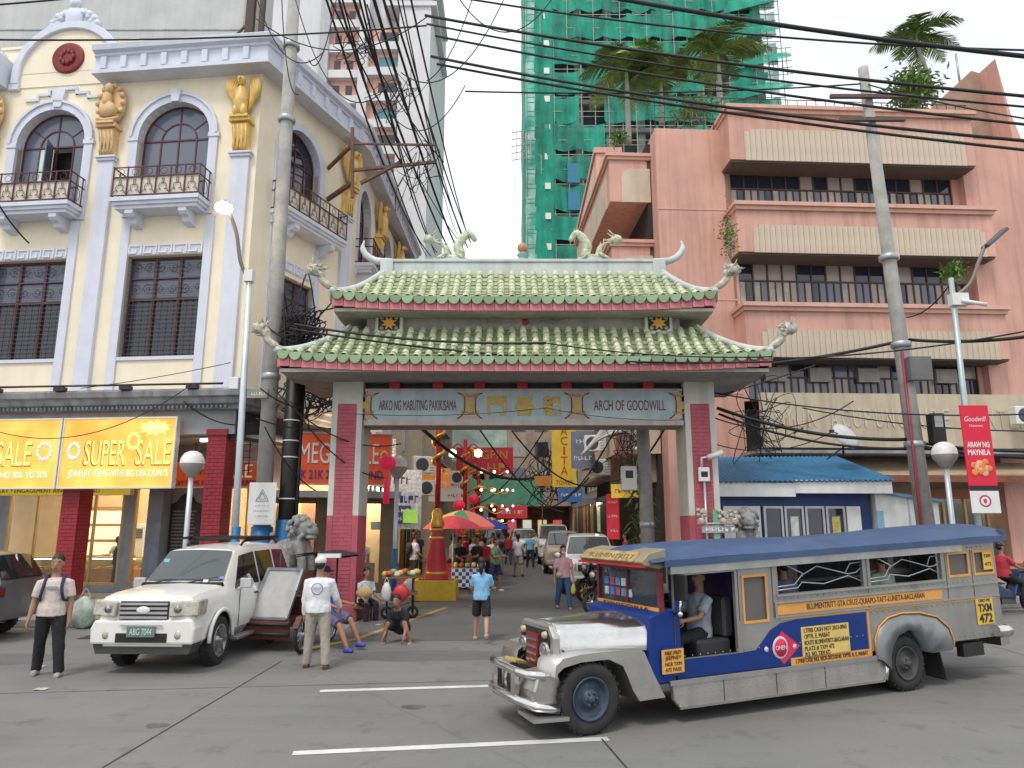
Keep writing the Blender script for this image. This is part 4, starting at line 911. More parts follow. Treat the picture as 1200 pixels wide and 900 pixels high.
def make_roof(tag, ex, ey, ze, tx, ty, zt, lift, ncol, nrow, single):
    """curved hipped roof: eave half sizes ex,ey at ze; top half sizes tx,ty at zt"""
    def S(axis, u, t, sg):
        # axis 'f': u is x, slope runs in y ; axis 's': u is y, slope runs in x
        e, tp = (ey, ty) if axis == 'f' else (ex, tx)
        um = (ex if axis == 'f' else ey)
        d = e + (tp-e)*t
        z = ze + (zt-ze)*(0.62*t+0.38*t*t) + lift*(abs(u)/um)**4*(1-t)**2
        return Vector((u, sg*d, z)) if axis == 'f' else Vector((sg*d, u, z))
    def lim(axis, t): return (ex+(tx-ex)*t) if axis == 'f' else (ey+(ty-ey)*t)
    roof = MB()
    for axis in ('f','s'):
        for sg in (-1, 1):
            nu = 26 if axis == 'f' else 10
            roof.grid(lambda a, b: S(axis, (2*a-1)*lim(axis, b), b, sg) - Vector((0,0,0.03)), nu, 8, 0, True)
    ro = roof.build(tag, tilegreen, AR)
    # pan tiles: stepped courses between the cover tiles
    pan = MB(); cov = MB()
    pitch = 2*ex/ncol
    tile = MB(); r = pitch*0.33
    tl = 1.0
    def tile_mesh(L):
        m_ = MB(); A = []; B = []; n = 6
        A = [(r*math.cos(PI*k/n), -0.0, r*0.95*math.sin(PI*k/n)) for k in range(n+1)]; B = [(r*0.8*math.cos(PI*k/n), L*1.18, r*0.72*math.sin(PI*k/n)) for k in range(n+1)]
        m_.strip(A, B, 0, True); C = [(0.86*a[0], 0.0, 0.84*a[2]) for a in A]; m_.strip(C, A)
        return m_
    slopeL = math.hypot(ey-ty, zt-ze); L = slopeL/nrow*1.02
    shared = tile_mesh(L).mesh('tile', tilepale)
    cnt = 0
    for i in range(ncol):
        u = -ex + (i+0.5)*pitch
        tmax = 1.0 if abs(u) <= tx else (ex-abs(u))/(ex-tx)
        for j in range(nrow):
            t = j/nrow
            if t > tmax-0.03: break
            for sg in (-1, 1):
                p0 = S('f', u, t, sg); p1 = S('f', u, min(1, t+1/nrow), sg)
                T = (p1-p0).normalized(); X = Vector((1,0,0)) if sg < 0 else Vector((-1,0,0)); N_ = X.cross(T).normalized()
                mt = Matrix((X, T, N_)).transposed().to_4x4(); mt.translation = p0 + N_*(0.012+random.uniform(0,0.006))
                if sg < 0 and single:
                    o = link('tile', shared, ro); o.matrix_basis = mt @ Matrix.Rotation(random.uniform(-.07,.07),4,'Z') @ Matrix.Translation((0,random.uniform(-.012,.012),random.uniform(0,.012))); cnt += 1
                else:
                    b0 = len(cov.v); src = tile_mesh(L*random.uniform(0.94,1.06)); mt = mt @ Matrix.Rotation(random.uniform(-.06,.06),4,'Z'); cov.add(src.v, src.f, 0, True); cov.xform(lambda v: mt @ v, b0)
                # pan piece to the right of the cover
                if abs(u+pitch/2) < lim('f', t):
                    q0 = p0 + X*pitch/2 + N_*0.022; q1 = p1 + X*pitch/2 - N_*0.006; hw = X*pitch*0.3
                    pan.add([q0-hw, q0+hw, q1+hw, q1-hw, q0-hw-N_*0.03, q0+hw-N_*0.03], [(0,1,2,3),(0,1,5,4)])
    ns = int(2*ey/pitch)
    for i in range(ns):
        u = -ey+(i+0.5)*2*ey/ns; tmax = 1.0 if abs(u) <= ty else (ey-abs(u))/(ey-ty)
        for j in range(nrow):
            t = j/nrow
            if t > tmax-0.03: break
            for sg in (-1, 1):
                p0 = S('s', u, t, sg); p1 = S('s', u, min(1, t+1/nrow), sg); T = (p1-p0).normalized(); X = Vector((0,sg,0)); N_ = X.cross(T).normalized()
                mt = Matrix((X, T, N_)).transposed().to_4x4(); mt.translation = p0 + N_*0.01
                b0 = len(cov.v); src = tile_mesh((p1-p0).length); cov.add(src.v, src.f, 0, True); cov.xform(lambda v: mt @ v, b0)
    if cov.v: cov.build('roof_tiles', tilepale, ro, kind='stuff')
    pan.build('pan_tiles', tilegreen if single else M('pan_tile_pale',(0.38,0.43,0.26),0.4,var=0.3,scale=3,dirt=0.6,dirtcol=(0.08,0.1,0.05)), ro, kind='stuff')
    # eave discs and fascia pieces
    disc = MB(); disc.prism([(pitch*0.52*math.cos(PI*k/8), -pitch*0.72*math.sin(PI*k/8)+0.06) for k in range(9)],'xz',-0.03,0.02); dm = disc.mesh('eave_tile', jade, bev=0.006)
    fas = MB(); fas.box(-pitch/2+0.004,pitch/2-0.004,-0.03,0.03,-0.30,-0.02); fm = fas.mesh('fascia_piece', rosefascia, bev=0.008)
    for i in range(ncol):
        u = -ex+(i+0.5)*pitch
        p = S('f', u, 0, -1); link('eave_tile', dm, ro, p+Vector((0,-0.035,-0.02)), (random.uniform(-.06,.06),0,0)); link('fascia_piece', fm, ro, p+Vector((0,0.03,0)))
    bk = MB(); sd_ = MB()
    for i in range(ncol):
        u = -ex+(i+0.5)*pitch; p = S('f', u, 0, 1); bk.box(p.x-pitch/2+.004,p.x+pitch/2-.004,p.y-0.06,p.y,p.z-0.28,p.z-0.02)
    for sg in (-1,1):
        for i in range(ns):
            u = -ey+(i+0.5)*2*ey/ns; p = S('s', u, 0, sg)
            o = link('fascia_piece', fm, ro, p-Vector((sg*0.03,0,0)), (0,0,PI/2)); o.scale = (2*ey/ns/pitch,1,1)
            o = link('eave_tile', dm, ro, p+Vector((sg*0.035,0,-0.02)), (0,0,sg*PI/2)); o.scale = (2*ey/ns/pitch,1,1)
    bk.build('rear_fascia', rosefascia, ro)
    # hip ridges
    for sx in (-1,1):
        for sy in (-1,1):
            mb = MB(); pts = [S('f', sx*lim('f',k/10), k/10, sy)+Vector((0,0,0.06)) for k in range(11)]
            pts = [pts[0]+Vector((sx*0.06,sy*0.05,0.02))]+pts; mb.tube(pts,[0.07]+[0.085]*11,6); mb.build('hip_ridge', ridgewhite, ro)
    sl = MB(); sl.box(-ex+0.05,ex-0.05,-ey+0.05,ey-0.05,ze-0.30,ze-0.22); sl.build('soffit', archgrey, ro)
    return ro, S
lower, SL = make_roof('lower_roof', 5.62, 1.75, 5.86, 4.25, 0.62, 6.86, 0.14, 41, 7, True)
upper, SU = make_roof('upper_roof', 4.56, 1.32, 7.42, 3.55, 0.10, 8.50, 0.14, 33, 8, False)
# ridge with horns
mb = MB(); mb.box(-3.62,3.62,-0.14,0.14,8.44,8.78); mb.box(-3.66,3.66,-0.18,0.18,8.78,8.86); rg = mb.build('ridge', ridgewhite, AR, bev=0.015)
for sx in (-1,1):
    mb = MB(); mb.tube(spline([(sx*3.4,0,8.84),(sx*3.75,0,8.86),(sx*4.02,0,8.98),(sx*4.17,0,9.2),(sx*4.14,0,9.42)],5),[0.10]*6+[0.09]*6+[0.08]*4+[0.06,0.045,0.035,0.03,0.02],8); mb.box(sx*3.5-0.16,sx*3.5+0.16,-0.2,0.2,8.30,8.80); mb.build('ridge_horn', ridgewhite, rg)
dragpale = M('dragon_glaze',(0.55,0.58,0.42),0.4,var=0.45,scale=9,dirt=0.4,dirtcol=(0.22,0.30,0.20)); dragpink = M('dragon_pink',(0.5,0.22,0.2),0.4,var=0.4,scale=9)
def ridge_dragon(x, sg):
    d = MB(); P = spline([(x-sg*0.55,0,9.42),(x-sg*0.35,0,9.62),(x-sg*0.1,0.0,9.30),(x-sg*0.15,0,9.0),(x+sg*0.15,0,8.95),(x+sg*0.25,0,9.25),(x+sg*0.55,0,9.42)],6)
    n = len(P); d.tube(P,[0.03+0.10*math.sin(PI*min(1,(k+3)/n)) for k in range(n)],8)
    for k in range(2,n-3,2): d.tube([P[k],P[k]+Vector((0,-0.0,0.15))],[0.04,0.005],5)
    d.blob((x+sg*0.66,0,9.46),(0.17,0.10,0.11),8,6,amp=0.4); 
    for a in (-0.07,0.07): d.tube([(x+sg*0.6,a,9.54),(x+sg*0.45,a*1.6,9.68)],[0.03,0.008],5)
    for k in range(4): d.tube([(x+sg*0.55,0,9.4),(x+sg*0.35-sg*0.03*k,(-1)**k*0.12,9.5-k*0.07)],[0.03,0.006],5)
    for (lx, dx) in ((-0.05,-0.25),(0.2,0.3)): d.tube([(x+sg*lx,-0.08,9.05),(x+sg*(lx+dx*0.5),-0.12,8.95),(x+sg*(lx+dx),-0.1,8.87)],[0.05,0.04,0.03],6)
    d.build('dragon', dragpale, rg)
    b = MB(); b.blob((x,0,8.88),(0.4,0.13,0.10),12,6,amp=0.3); b.build('cloud_base', ridgewhite, rg)
ridge_dragon(-1.78, -1); ridge_dragon(1.78, 1)
ridge_dragon_fix = None
mb = MB(); mb.lathe([(0.16,8.86),(0.10,8.95),(0.16,9.02),(0.08,9.10)],10); mb.blob((0,0,9.22),0.14,10,8,mi=1); mb.build('pearl_finial',[M('finial_jade',(0.22,0.35,0.3),0.5),M('pearl_brick',(0.5,0.25,0.14),0.5,var=0.3,scale=8)], rg)
def corner_dragon(ro, p, sx):
    d = MB(); p = Vector(p)
    P = spline([p+Vector((-sx*0.35,0.15,0.0)),p+Vector((0,0,0.08)),p+Vector((sx*0.22,-0.05,0.22)),p+Vector((sx*0.30,-0.05,0.42)),p+Vector((sx*0.42,-0.08,0.5))],4)
    d.tube(P,[0.05]*5+[0.09]*6+[0.12]*6,7); h = P[-1]
    d.blob(h,(0.20,0.13,0.15),9,7,amp=0.5,fr=5)
    rng = random.Random(int(p.x*100))
    for k in range(22):
        a = rng.uniform(0,2*PI); e = rng.uniform(-0.4,1.2); l = rng.uniform(0.15,0.32)
        v = Vector((math.cos(a)*math.cos(e),math.sin(a)*math.cos(e)*0.7,math.sin(e)))
        q = h+Vector((rng.uniform(-.12,.05)*sx,rng.uniform(-.08,.08),rng.uniform(-.15,.1)))
        d.tube([q,q+v*l*0.6,q+v*l+Vector((0,0,0.05))],[0.035,0.022,0.006],5,mi=rng.randint(0,1))
    d.build('corner_dragon',[M('dragon_cream',(0.50,0.46,0.38),0.5,var=0.4,scale=12),M('dragon_sage',(0.32,0.34,0.28),0.5,var=0.4,scale=12)], ro)
for sx in (-1,1):
    for sy in (-1,1):
        corner_dragon(lower, SL('f',sx*5.62,0,sy)+Vector((0,0,0.05)), sx); corner_dragon(upper, SU('f',sx*4.56,0,sy)+Vector((0,0,0.05)), sx)
# camera box and conduit on the right column
cc = thing('security_camera', 'white security camera and box on the pink arch column', 'camera', (0.28+4.27,16.98,3.3))
mb = MB(); mb.box(-0.13,0.13,-0.1,0,-0.16,0.18); mb.build('junction_box', plasticwhite, cc, bev=0.02); mb = MB(); mb.tube([(-0.05,-0.05,0.15),(-0.05,-0.12,0.4),(0.1,-0.15,0.42)],0.03,6); mb.tube([(0.08,-0.16,0.40),(0.42,-0.25,0.52)],0.07,8); mb.build('camera_head', plasticwhite, cc)
mb = MB(); mb.box(-0.08,0.08,-0.105,-0.098,-0.05,0.08); mb.build('box_label', blackpaint, cc)
mb = MB(); mb.tube([(0,-0.05,-0.16),(0.0,-0.05,-3.2)],0.035,6); mb.build('conduit', steel, cc)
# ============================================================ terracotta-pink office building on the right
pinkp = M('salmon_paint',(0.63,0.355,0.285),0.8,var=0.13,scale=0.5,streak=0.5,dirtcol=(0.28,0.14,0.11),bump=0.1)
pinkl = M('salmon_trim',(0.66,0.385,0.305),0.8,var=0.10,scale=1,streak=0.3,dirtcol=(0.28,0.15,0.11))
beigep = M('ribbed_beige',(0.60,0.50,0.39),0.85,var=0.1,scale=1,streak=0.4,dirtcol=(0.25,0.2,0.14))
brownfr = M('bronze_frame',(0.06,0.03,0.028),0.5,var=0.2)
louvreg = glass('louvre_glass',(0.34,0.29,0.25),0.2,spec=0.6)
curt = M('pale_blind',(0.42,0.40,0.36),0.8,var=0.25,scale=3)
PB = thing('office_building', 'salmon pink office building with ribbed beige bands and strip windows', 'building', (5.5, 24.3, 0), R(3))
def P_(name, mb, m, **kw): return mb.build(name, m, PB, **kw)
mb = MB(); mb.box(-0.15,2.6,0,6,0,16.7); P_('corner_tower', mb, pinkp)
for z in (13.45,10.0,6.6):
    mb = MB(); mb.box(-0.18,2.6,-0.02,0.0,z,z+0.06); P_('joint', mb, pinkl)
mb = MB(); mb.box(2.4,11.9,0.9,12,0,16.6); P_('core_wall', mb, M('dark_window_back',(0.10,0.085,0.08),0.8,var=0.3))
BAYS = [(15.0,17.1,16.2,2.3,11.45),(11.5,13.33,12.5,2.38,11.75),(7.75,9.62,8.7,2.45,11.75)]
for (zb, zt, zp, x0, x1) in BAYS:
    mb = MB(); mb.box(x0,x1,-0.95,0.92,zb,zt-0.28); b = P_('bay', mb, pinkp)
    mb = MB(); mb.box(x0-0.05,x1+0.05,-1.05,0.93,zt-0.28,zt-0.14); mb.box(x0-0.12,x1+0.12,-1.14,0.94,zt-0.14,zt); mb.build('coping', pinkl, b)
    # ribbed panel with rounded top corners, each rib a strip
    rr = 0.35; xa = x0+0.55; xb = x1-0.35; n = int((xb-xa)/0.2); w_ = (xb-xa)/n
    shared = {}
    for i in range(n):
        a = xa+i*w_; top = zp
        for edge, sgn in ((xa, 1),(xb,-1)):
            dd = abs((a+w_/2)-edge)
            if dd < rr: top = zp-rr+math.sqrt(max(0,rr*rr-(rr-dd)**2))
        r_ = MB(); r_.box(0.007,w_-0.007,-0.028,0.02,zb-0.03,top); 
        key = round(top,3)
        if key not in shared: shared[key] = r_.mesh('rib', beigep)
        link('rib', shared[key], b, (a,-0.95,0))
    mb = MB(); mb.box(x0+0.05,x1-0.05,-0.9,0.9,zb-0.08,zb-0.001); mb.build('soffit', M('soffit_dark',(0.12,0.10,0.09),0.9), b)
WIN = [(13.33,15.0,2.6,11.1),(9.62,11.5,2.7,11.4),(6.35,7.75,2.8,11.2)]
for wi,(z0, z1, x0, x1) in enumerate(WIN):
    n = 16; w_ = (x1-x0)/n; zm = z0+(z1-z0)*0.62
    fr = MB(); y = 0.05
    fr.box(x0,x1,y,y+0.08,z0,z0+0.07); fr.box(x0,x1,y,y+0.08,zm-0.03,zm+0.03); fr.box(x0,x1,y,y+0.08,z1-0.06,z1)
    for i in range(n+1): fr.box(x0+i*w_-0.028,x0+i*w_+0.028,y+0.002,y+0.078,z0,z1)
    for i in range(n): fr.box(x0+(i+.5)*w_-0.02,x0+(i+.5)*w_+0.02,y+0.004,y+0.07,z0,zm)
    wd = P_('strip_window', fr, brownfr)
    for i in range(n):
        k = random.random()
        for (a, b, c0, c1) in ((x0+i*w_,x0+(i+.5)*w_,z0,zm),(x0+(i+.5)*w_,x0+(i+1)*w_,z0,zm),(x0+i*w_,x0+(i+1)*w_,zm,z1)):
            mm = random.choice([louvreg, glassgrey, curt, louvreg, glassdark]) if c1 == zm else random.choice([glassdark, louvreg, glassdark])
            if wi == 2: mm = random.choice([glassdark, glassgrey, louvreg])
            mb = MB(); mb.box(a+0.02,b-0.02,y+0.04,y+0.05,c0,c1); mb.build('pane', mm, wd)
    for s_ in (-0.2, x1+0.02):
        pass
    mb = MB(); mb.box(x0-0.2,x0,0.0,0.9,z0,z1); P_('window_cheek', mb, pinkp); mb = MB(); mb.box(x1,x1+0.6,0.0,0.9,z0,z1); P_('window_cheek', mb, pinkp)
# a/c boxes and boards in the lowest strip
for i,x in enumerate((3.4,5.0,6.75,9.6)):
    mb = MB(); mb.box(x,x+0.75,-0.1,0.1,7.05,7.55); P_('window_board', mb, M('grey_board',(0.34,0.32,0.3),0.7,var=0.2))
# right tower with sloping fin
mb = MB(); mb.box(11.35,13.9,-0.35,8,0,16.4); P_('stair_tower', mb, pinkp)
mb = MB(); mb.prism([(12.0,16.4),(13.55,16.4),(13.30,19.9),(13.0,20.0),(10.8,18.0),(10.9,16.9)],'xz',0.6,1.0); P_('roof_fin', mb, M('fin_brown',(0.36,0.24,0.18),0.85,var=0.15,streak=0.3))
mb = MB(); mb.prism([(13.55,16.4),(13.9,16.4),(13.6,17.6),(13.3,19.9)],'xz',-0.3,1.0); P_('roof_fin', mb, pinkp)
mb = MB(); mb.tube([(12.6,0.8,19.5),(12.6,0.8,20.9)],0.04,6); P_('antenna', mb, steel)
# sign band: faded channel letters
mb = MB(); mb.box(2.75,12.1,-1.15,-0.9,4.62,6.45); sb_ = P_('sign_band', mb, M('sign_band_beige',(0.54,0.46,0.34),0.8,var=0.1,scale=1,streak=0.5,dirtcol=(0.25,0.2,0.13)))
faded = M('faded_letter',(0.57,0.51,0.41),0.7,var=0.15,scale=4)
for i, ch in enumerate('SYUN ACUPUNCTURE CENTER'):
    if ch == ' ': continue
    text(ch, 0.95, faded, sb_, (3.25+i*0.385,-1.165,5.62), width=0.25, extrude=0.012)
mb = MB()
for (x, z, h_) in ((3.5,5.3,0.6),(3.75,5.2,0.7),(4.2,5.3,0.5)): mb.box(x,x+0.06,-1.156,-1.15,z-h_/2,z+h_/2)
mb.build('rust_stain', M('rust_stain',(0.45,0.30,0.10),0.8,var=0.3), sb_)
mb = MB(); mb.box(2.4,12.4,-1.35,0.9,4.42,4.52); P_('canopy_slab', mb, agedgrey)
mb = MB(); mb.hexa([(2.4,-1.5,3.55),(14.5,-1.5,3.75),(14.5,0.3,4.4),(2.4,0.3,4.4),(2.4,-1.5,3.62),(14.5,-1.5,3.82),(14.5,0.3,4.5),(2.4,0.3,4.5)]); P_('awning', mb, M('awning_tan',(0.40,0.30,0.20),0.8,var=0.15,streak=0.3))
mb = MB(); mb.box(2.4,14.5,-1.53,-1.47,3.48,3.7); P_('awning_edge', mb, M('rust_brown',(0.20,0.075,0.04),0.7,var=0.3))
# ground floor shop
mb = MB(); wall_grid(mb,2.4,14.5,0,3.9,0.1,0.3,[(8.6,12.6,0.9,3.0,0)]); P_('shop_wall', mb, M('shop_wall_tan',(0.30,0.22,0.16),0.8,var=0.2))
mb = MB(); mb.box(8.4,12.8,0.0,0.12,3.0,3.35); P_('shop_header', mb, M('rust_header',(0.30,0.10,0.05),0.6))
fr = MB()
for i in range(6): fr.box(8.6+i*0.78,8.68+i*0.78,0.08,0.2,0.9,3.0)
sw = P_('shop_window', fr, M('gilt_frame',(0.45,0.3,0.12),0.4,0.4))
mb = MB(); mb.box(8.6,12.6,0.14,0.15,0.9,3.0); mb.build('pane', glassthin, sw)
mb = MB(); mb.box(8.3,12.8,1.9,2.0,0,3.3); mb.build('shop_back', M('shop_back_cream',(0.5,0.42,0.32),0.7,var=0.4,scale=2), sw)
mb = MB(); mb.box(8.5,12.6,0.5,1.7,3.2,3.25); mb.build('shop_light', M('shop_light_soft',(1,0.9,0.75),0.5,emit=5,emcol=(1,0.85,0.6)), sw)
mb = MB(); mb.box(8.4,12.8,-0.35,0.1,0,0.75); P_('shop_step', mb, M('tan_step',(0.42,0.34,0.26),0.8,var=0.2))
mb = MB(); mb.box(8.35,12.85,-0.37,0.12,0.75,0.85); P_('step_band', mb, M('rust_header',(0.3,0.1,0.05)))
for k in range(2):
    t = thing('awning_lamp', ['white lamp glowing under the tan awning by the red banner','white lamp glowing under the tan awning behind the kiosk'][k], 'lamp', PB.location + Matrix.Rotation(R(3),3,'Z') @ Vector((12.4-k*6.3,-1.3,3.45)), R(3), 'awning lamps')
    mb = MB(); mb.blob((0,0,0),(0.22,0.1,0.07),10,6); mb.build('glass', M('lamp_glow_cool',(1,0.95,1),0.5,emit=7,emcol=(0.95,0.9,1.0)), t); mb = MB(); mb.box(-0.1,0.1,-0.04,0.04,0.05,0.14); mb.build('mount', darkmetal, t)
def wall_ac(t_loc, rz, label, grp='outdoor air conditioner units', s=1.0):
    t = thing('air_conditioner', label, 'air conditioner', t_loc, rz, grp)
    mb = MB(); mb.box(-0.42*s,0.42*s,-0.3*s,0,-0.3*s,0.3*s); mb.build('case', plasticwhite, t, bev=0.02)
    mb = MB(); mb.lathe([(0.24*s,-0.30*s),(0.24*s,-0.315*s),(0.20*s,-0.315*s),(0.05*s,-0.31*s),(0,-0.31*s)],16,(-0.1*s,0,0),'y'); mb.build('fan_grille', M('ac_fan',(0.06,0.06,0.07),0.5), t)
    mb = MB()
    for k in range(5): mb.box(0.2*s,0.38*s,-0.312*s,-0.30*s,-0.22*s+k*0.1*s,-0.18*s+k*0.1*s)
    mb.build('vent', M('ac_vent',(0.4,0.4,0.4),0.5), t)
    return t
wall_ac(at(1197,488,23.4), R(3), 'white air conditioner beside the beige sign band on pink wall')
# roof railing, rooftop plants
mb = MB()
for i in range(34): mb.box(-0.1+i*0.37,-0.08+i*0.37,0.1,0.12,16.7,18.1)
for z in (17.2,17.7,18.1): mb.box(-0.1,12.2,0.1,0.12,z,z+0.03)
P_('roof_railing', mb, darkmetal)
mb = MB(); mb.box(4.8,8.6,2.6,2.9,16.6,17.75); wl_ = P_('penthouse_wall', mb, M('penthouse_white',(0.62,0.62,0.6),0.8,var=0.1))
mb = MB()
for i in range(8): mb.box(5.1+i*0.44,5.3+i*0.44,2.56,2.6,17.0,17.3)
mb.build('vent_hole', blackpaint, wl_)
# street-side balconies of the pink building
SDX = 3.75
for (zb, zt) in ((14.1,16.05),(10.9,12.55),(7.6,9.3),(4.6,6.0)):
    mb = MB(); mb.box(-1.75,-0.1,0.8,9.5,zb,zt-0.25); b = P_('street_balcony', mb, pinkp)
    mb = MB(); mb.box(-1.83,-0.1,0.72,9.5,zt-0.25,zt-0.13); mb.box(-1.9,-0.1,0.66,9.5,zt-0.13,zt); mb.build('coping', pinkl, b)
    mb = MB(); mb.prism([(-1.3,zb-0.02),(-0.2,zb-0.02),(-0.2,zt-0.6),(-0.95,zt-0.6),(-1.2,zt-0.7),(-1.3,zt-0.95)],'xz',0.77,0.81); mb.build('ribbed_panel', beigep, b)
    mb = MB(); mb.box(-1.79,-1.74,1.4,9.2,zb-0.02,zt-0.6); mb.build('ribbed_panel', beigep, b)
mb = MB(); mb.box(-0.3,-0.1,0.8,9.5,0,16.5); P_('balcony_back', mb, M('painted_balcony_shade',(0.035,0.03,0.03),0.9))  # near-black wall colour stands in for the shade inside the balconies
mb = MB(); mb.box(-0.2,2.4,5.8,9.5,0,16.6); P_('rear_wing', mb, pinkp)
# second, taller block behind
B2 = thing('rear_office_block', 'taller salmon pink block with stacked balconies further along the street', 'building', (4.35, 34.5, 0))
mb = MB(); mb.box(1.2,14,0,10,0,20.5); mb.build('wall', pinkp, B2)
for (zb, zt) in ((18.6,21.3),(14.6,17.0),(10.8,13.0),(7.0,9.0),(4.4,5.8)):
    mb = MB(); mb.box(0,1.3,-0.6,10,zb,zt-0.3); b = mb.build('balcony', pinkl, B2); mb = MB(); mb.box(-0.1,1.35,-0.7,10,zt-0.3,zt); mb.build('coping', pinkp, b); mb = MB(); mb.box(-0.03,0.02,0.2,9.6,zb+0.1,zt-0.6); mb.build('panel', beigep, b)
mb = MB(); mb.box(0.9,1.22,-0.1,9.9,0,18); mb.build('balcony_back', M('painted_balcony_shade',(0.035,0.03,0.03)), B2)  # balcony shade put into the wall colour here too

# ============================================================ tall buildings behind
# scaffolded tower wrapped in green netting
netm = M('green_net',(0.0,0.32,0.22),0.75,var=0.35,scale=0.25,streak=0.0,bump=0.3,bscale=4)
def netmat(name, rgb, alpha):
    m = bpy.data.materials.new(name); m.use_nodes = True; t = m.node_tree; b = t.nodes['Principled BSDF']; b.inputs['Roughness'].default_value = 0.8
    tcn = t.nodes.new('ShaderNodeTexCoord'); n1 = t.nodes.new('ShaderNodeTexNoise'); n1.inputs['Scale'].default_value = 0.35; n1.inputs['Detail'].default_value = 6
    mpn = t.nodes.new('ShaderNodeMapping'); mpn.inputs[3].default_value = (3,3,0.5); t.links.new(tcn.outputs['Object'], mpn.inputs[0]); t.links.new(mpn.outputs[0], n1.inputs['Vector'])
    rp_ = t.nodes.new('ShaderNodeValToRGB'); rp_.color_ramp.elements[0].position = 0.3; rp_.color_ramp.elements[0].color = (*[c_*0.5 for c_ in rgb],1); rp_.color_ramp.elements[1].position = 0.7; rp_.color_ramp.elements[1].color = (*[min(1,c_*1.35) for c_ in rgb],1)
    t.links.new(n1.outputs['Fac'], rp_.inputs[0]); t.links.new(rp_.outputs[0], b.inputs['Base Color'])
    tr = t.nodes.new('ShaderNodeBsdfTransparent'); ms = t.nodes.new('ShaderNodeMixShader')
    n2 = t.nodes.new('ShaderNodeTexNoise'); n2.inputs['Scale'].default_value = 0.6; n2.inputs['Detail'].default_value = 5; t.links.new(tcn.outputs['Object'], n2.inputs['Vector'])
    mr = t.nodes.new('ShaderNodeMapRange'); mr.inputs[1].default_value = 0.3; mr.inputs[2].default_value = 0.65; mr.inputs[3].default_value = alpha-0.25; mr.inputs[4].default_value = alpha+0.12; t.links.new(n2.outputs['Fac'], mr.inputs[0]); t.links.new(mr.outputs[0], ms.inputs[0])
    t.links.new(tr.outputs[0], ms.inputs[1]); t.links.new(b.outputs[0], ms.inputs[2]); t.links.new(ms.outputs[0], t.nodes['Material Output'].inputs[0]); MATS[name] = m; return m
net1 = netmat('green_netting',(0.01,0.30,0.20),0.86); net2 = netmat('green_netting_open',(0.02,0.28,0.19),0.76)
GT = thing('scaffolded_tower', 'unfinished high-rise wrapped in green construction netting and scaffolding', 'building', (1.6, 70, 0))
conc = M('raw_concrete',(0.27,0.30,0.28),0.9,var=0.25,scale=0.3,streak=0.3)
W, D, HT, FL = 27.0, 20.0, 78.0, 3.4
mb = MB(); mb.box(2.6,W-1,2.4,D,0,HT); GT_core = mb.build('core', M('tower_dark',(0.05,0.07,0.065),0.9,var=0.3,scale=0.2), GT)
for k in range(int(HT/FL)):
    z = k*FL; mb = MB(); mb.box(1.5,W,1.2,D,z,z+0.55); mb.build('floor_slab', conc, GT)
for i in range(8):
    x = 2+i*3.4; mb = MB(); mb.box(x,x+0.9,1.5,2.3,0,HT); mb.build('column', conc, GT)
mb = MB()
for k in range(int(HT/1.7)):
    for y in (-0.1,0.9): mb.box(0,W+1.2,y,y+0.07,k*1.7,k*1.7+0.07)
    mb.box(-0.2,-0.13,0,D,k*1.7+.02,k*1.7+0.09)
for i in range(20): mb.box(i*1.48,i*1.48+0.07,-0.12,-0.05,0,HT-random.random()*6)
for i in range(8): mb.box(-0.25,-0.18,i*2.4,i*2.4+0.07,0,HT)
mb.build('scaffold', M('scaffold_pipe',(0.30,0.33,0.28),0.5,0.4,var=0.3), GT, kind='stuff')
def net_sheet(fn, nu, nv, m):
    mb = MB(); mb.grid(fn, nu, nv); o = mb.build('net_sheet', m, GT); return o
net_sheet(lambda a, b: Vector((-0.3+0.25*math.sin(b*40+a*3)*0.3+1.2*(1-a)*0.1, 0.2+a*D, b*HT)), 12, 60, net1)
net_sheet(lambda a, b: Vector((-0.3+a*3.2, -0.2+0.12*math.sin(a*9+b*30), b*HT)), 8, 60, net1)
mb = MB()
k = 0
for fl in range(int(HT/FL)):
    z0 = fl*FL+0.6
    for i in range(9):
        x0 = 2.9+i*2.75; rr = random.random()
        if rr < 0.93:
            sag = random.uniform(0.0,0.5); top = z0+FL*random.uniform(0.75,1.0)
            o = net_sheet(lambda a, b: Vector((x0+a*2.75, -0.18+0.15*math.sin(a*6+fl), z0-sag*math.sin(PI*a)+(top-z0)*b)), 6, 3, net1 if random.random() < 0.5 else net2)
for k in range(6):
    z = 47+k*3.6; mb = MB(); mb.grid(lambda a, b: Vector((W-5+a*6.6, -0.3-1.4*(1-b)*a, z+b*1.5+a*0.9)), 8, 3); mb.build('net_sheet', net1, GT)
for (x, z) in ((26.5,50),(-1.6,40)):
    mb = MB()
    for i in range(5):
        mb.bar((x,-0.4,z+i*0.8),(x+2.6 if x>0 else x+1.6,-0.4,z+i*0.8+0.3),0.06); mb.bar((x+i*0.5,-0.4,z),(x+i*0.5,-0.4,z+3.4),0.06)
    mb.build('catch_frame', M('scaffold_pipe',(0.3,0.33,0.28)), GT)
for z in (34.4,37.5): 
    mb = MB(); mb.box(4.3,5.6,-0.3,0.3,z,z+2.2); mb.build('blue_tank', M('tank_blue',(0.02,0.18,0.30),0.5), GT)
for i in range(9):
    mb = MB(); mb.box(1.9,2.5,-0.25,-0.2,30+i*3.4,30.7+i*3.4); mb.build('floor_tag', plasticwhite, GT)
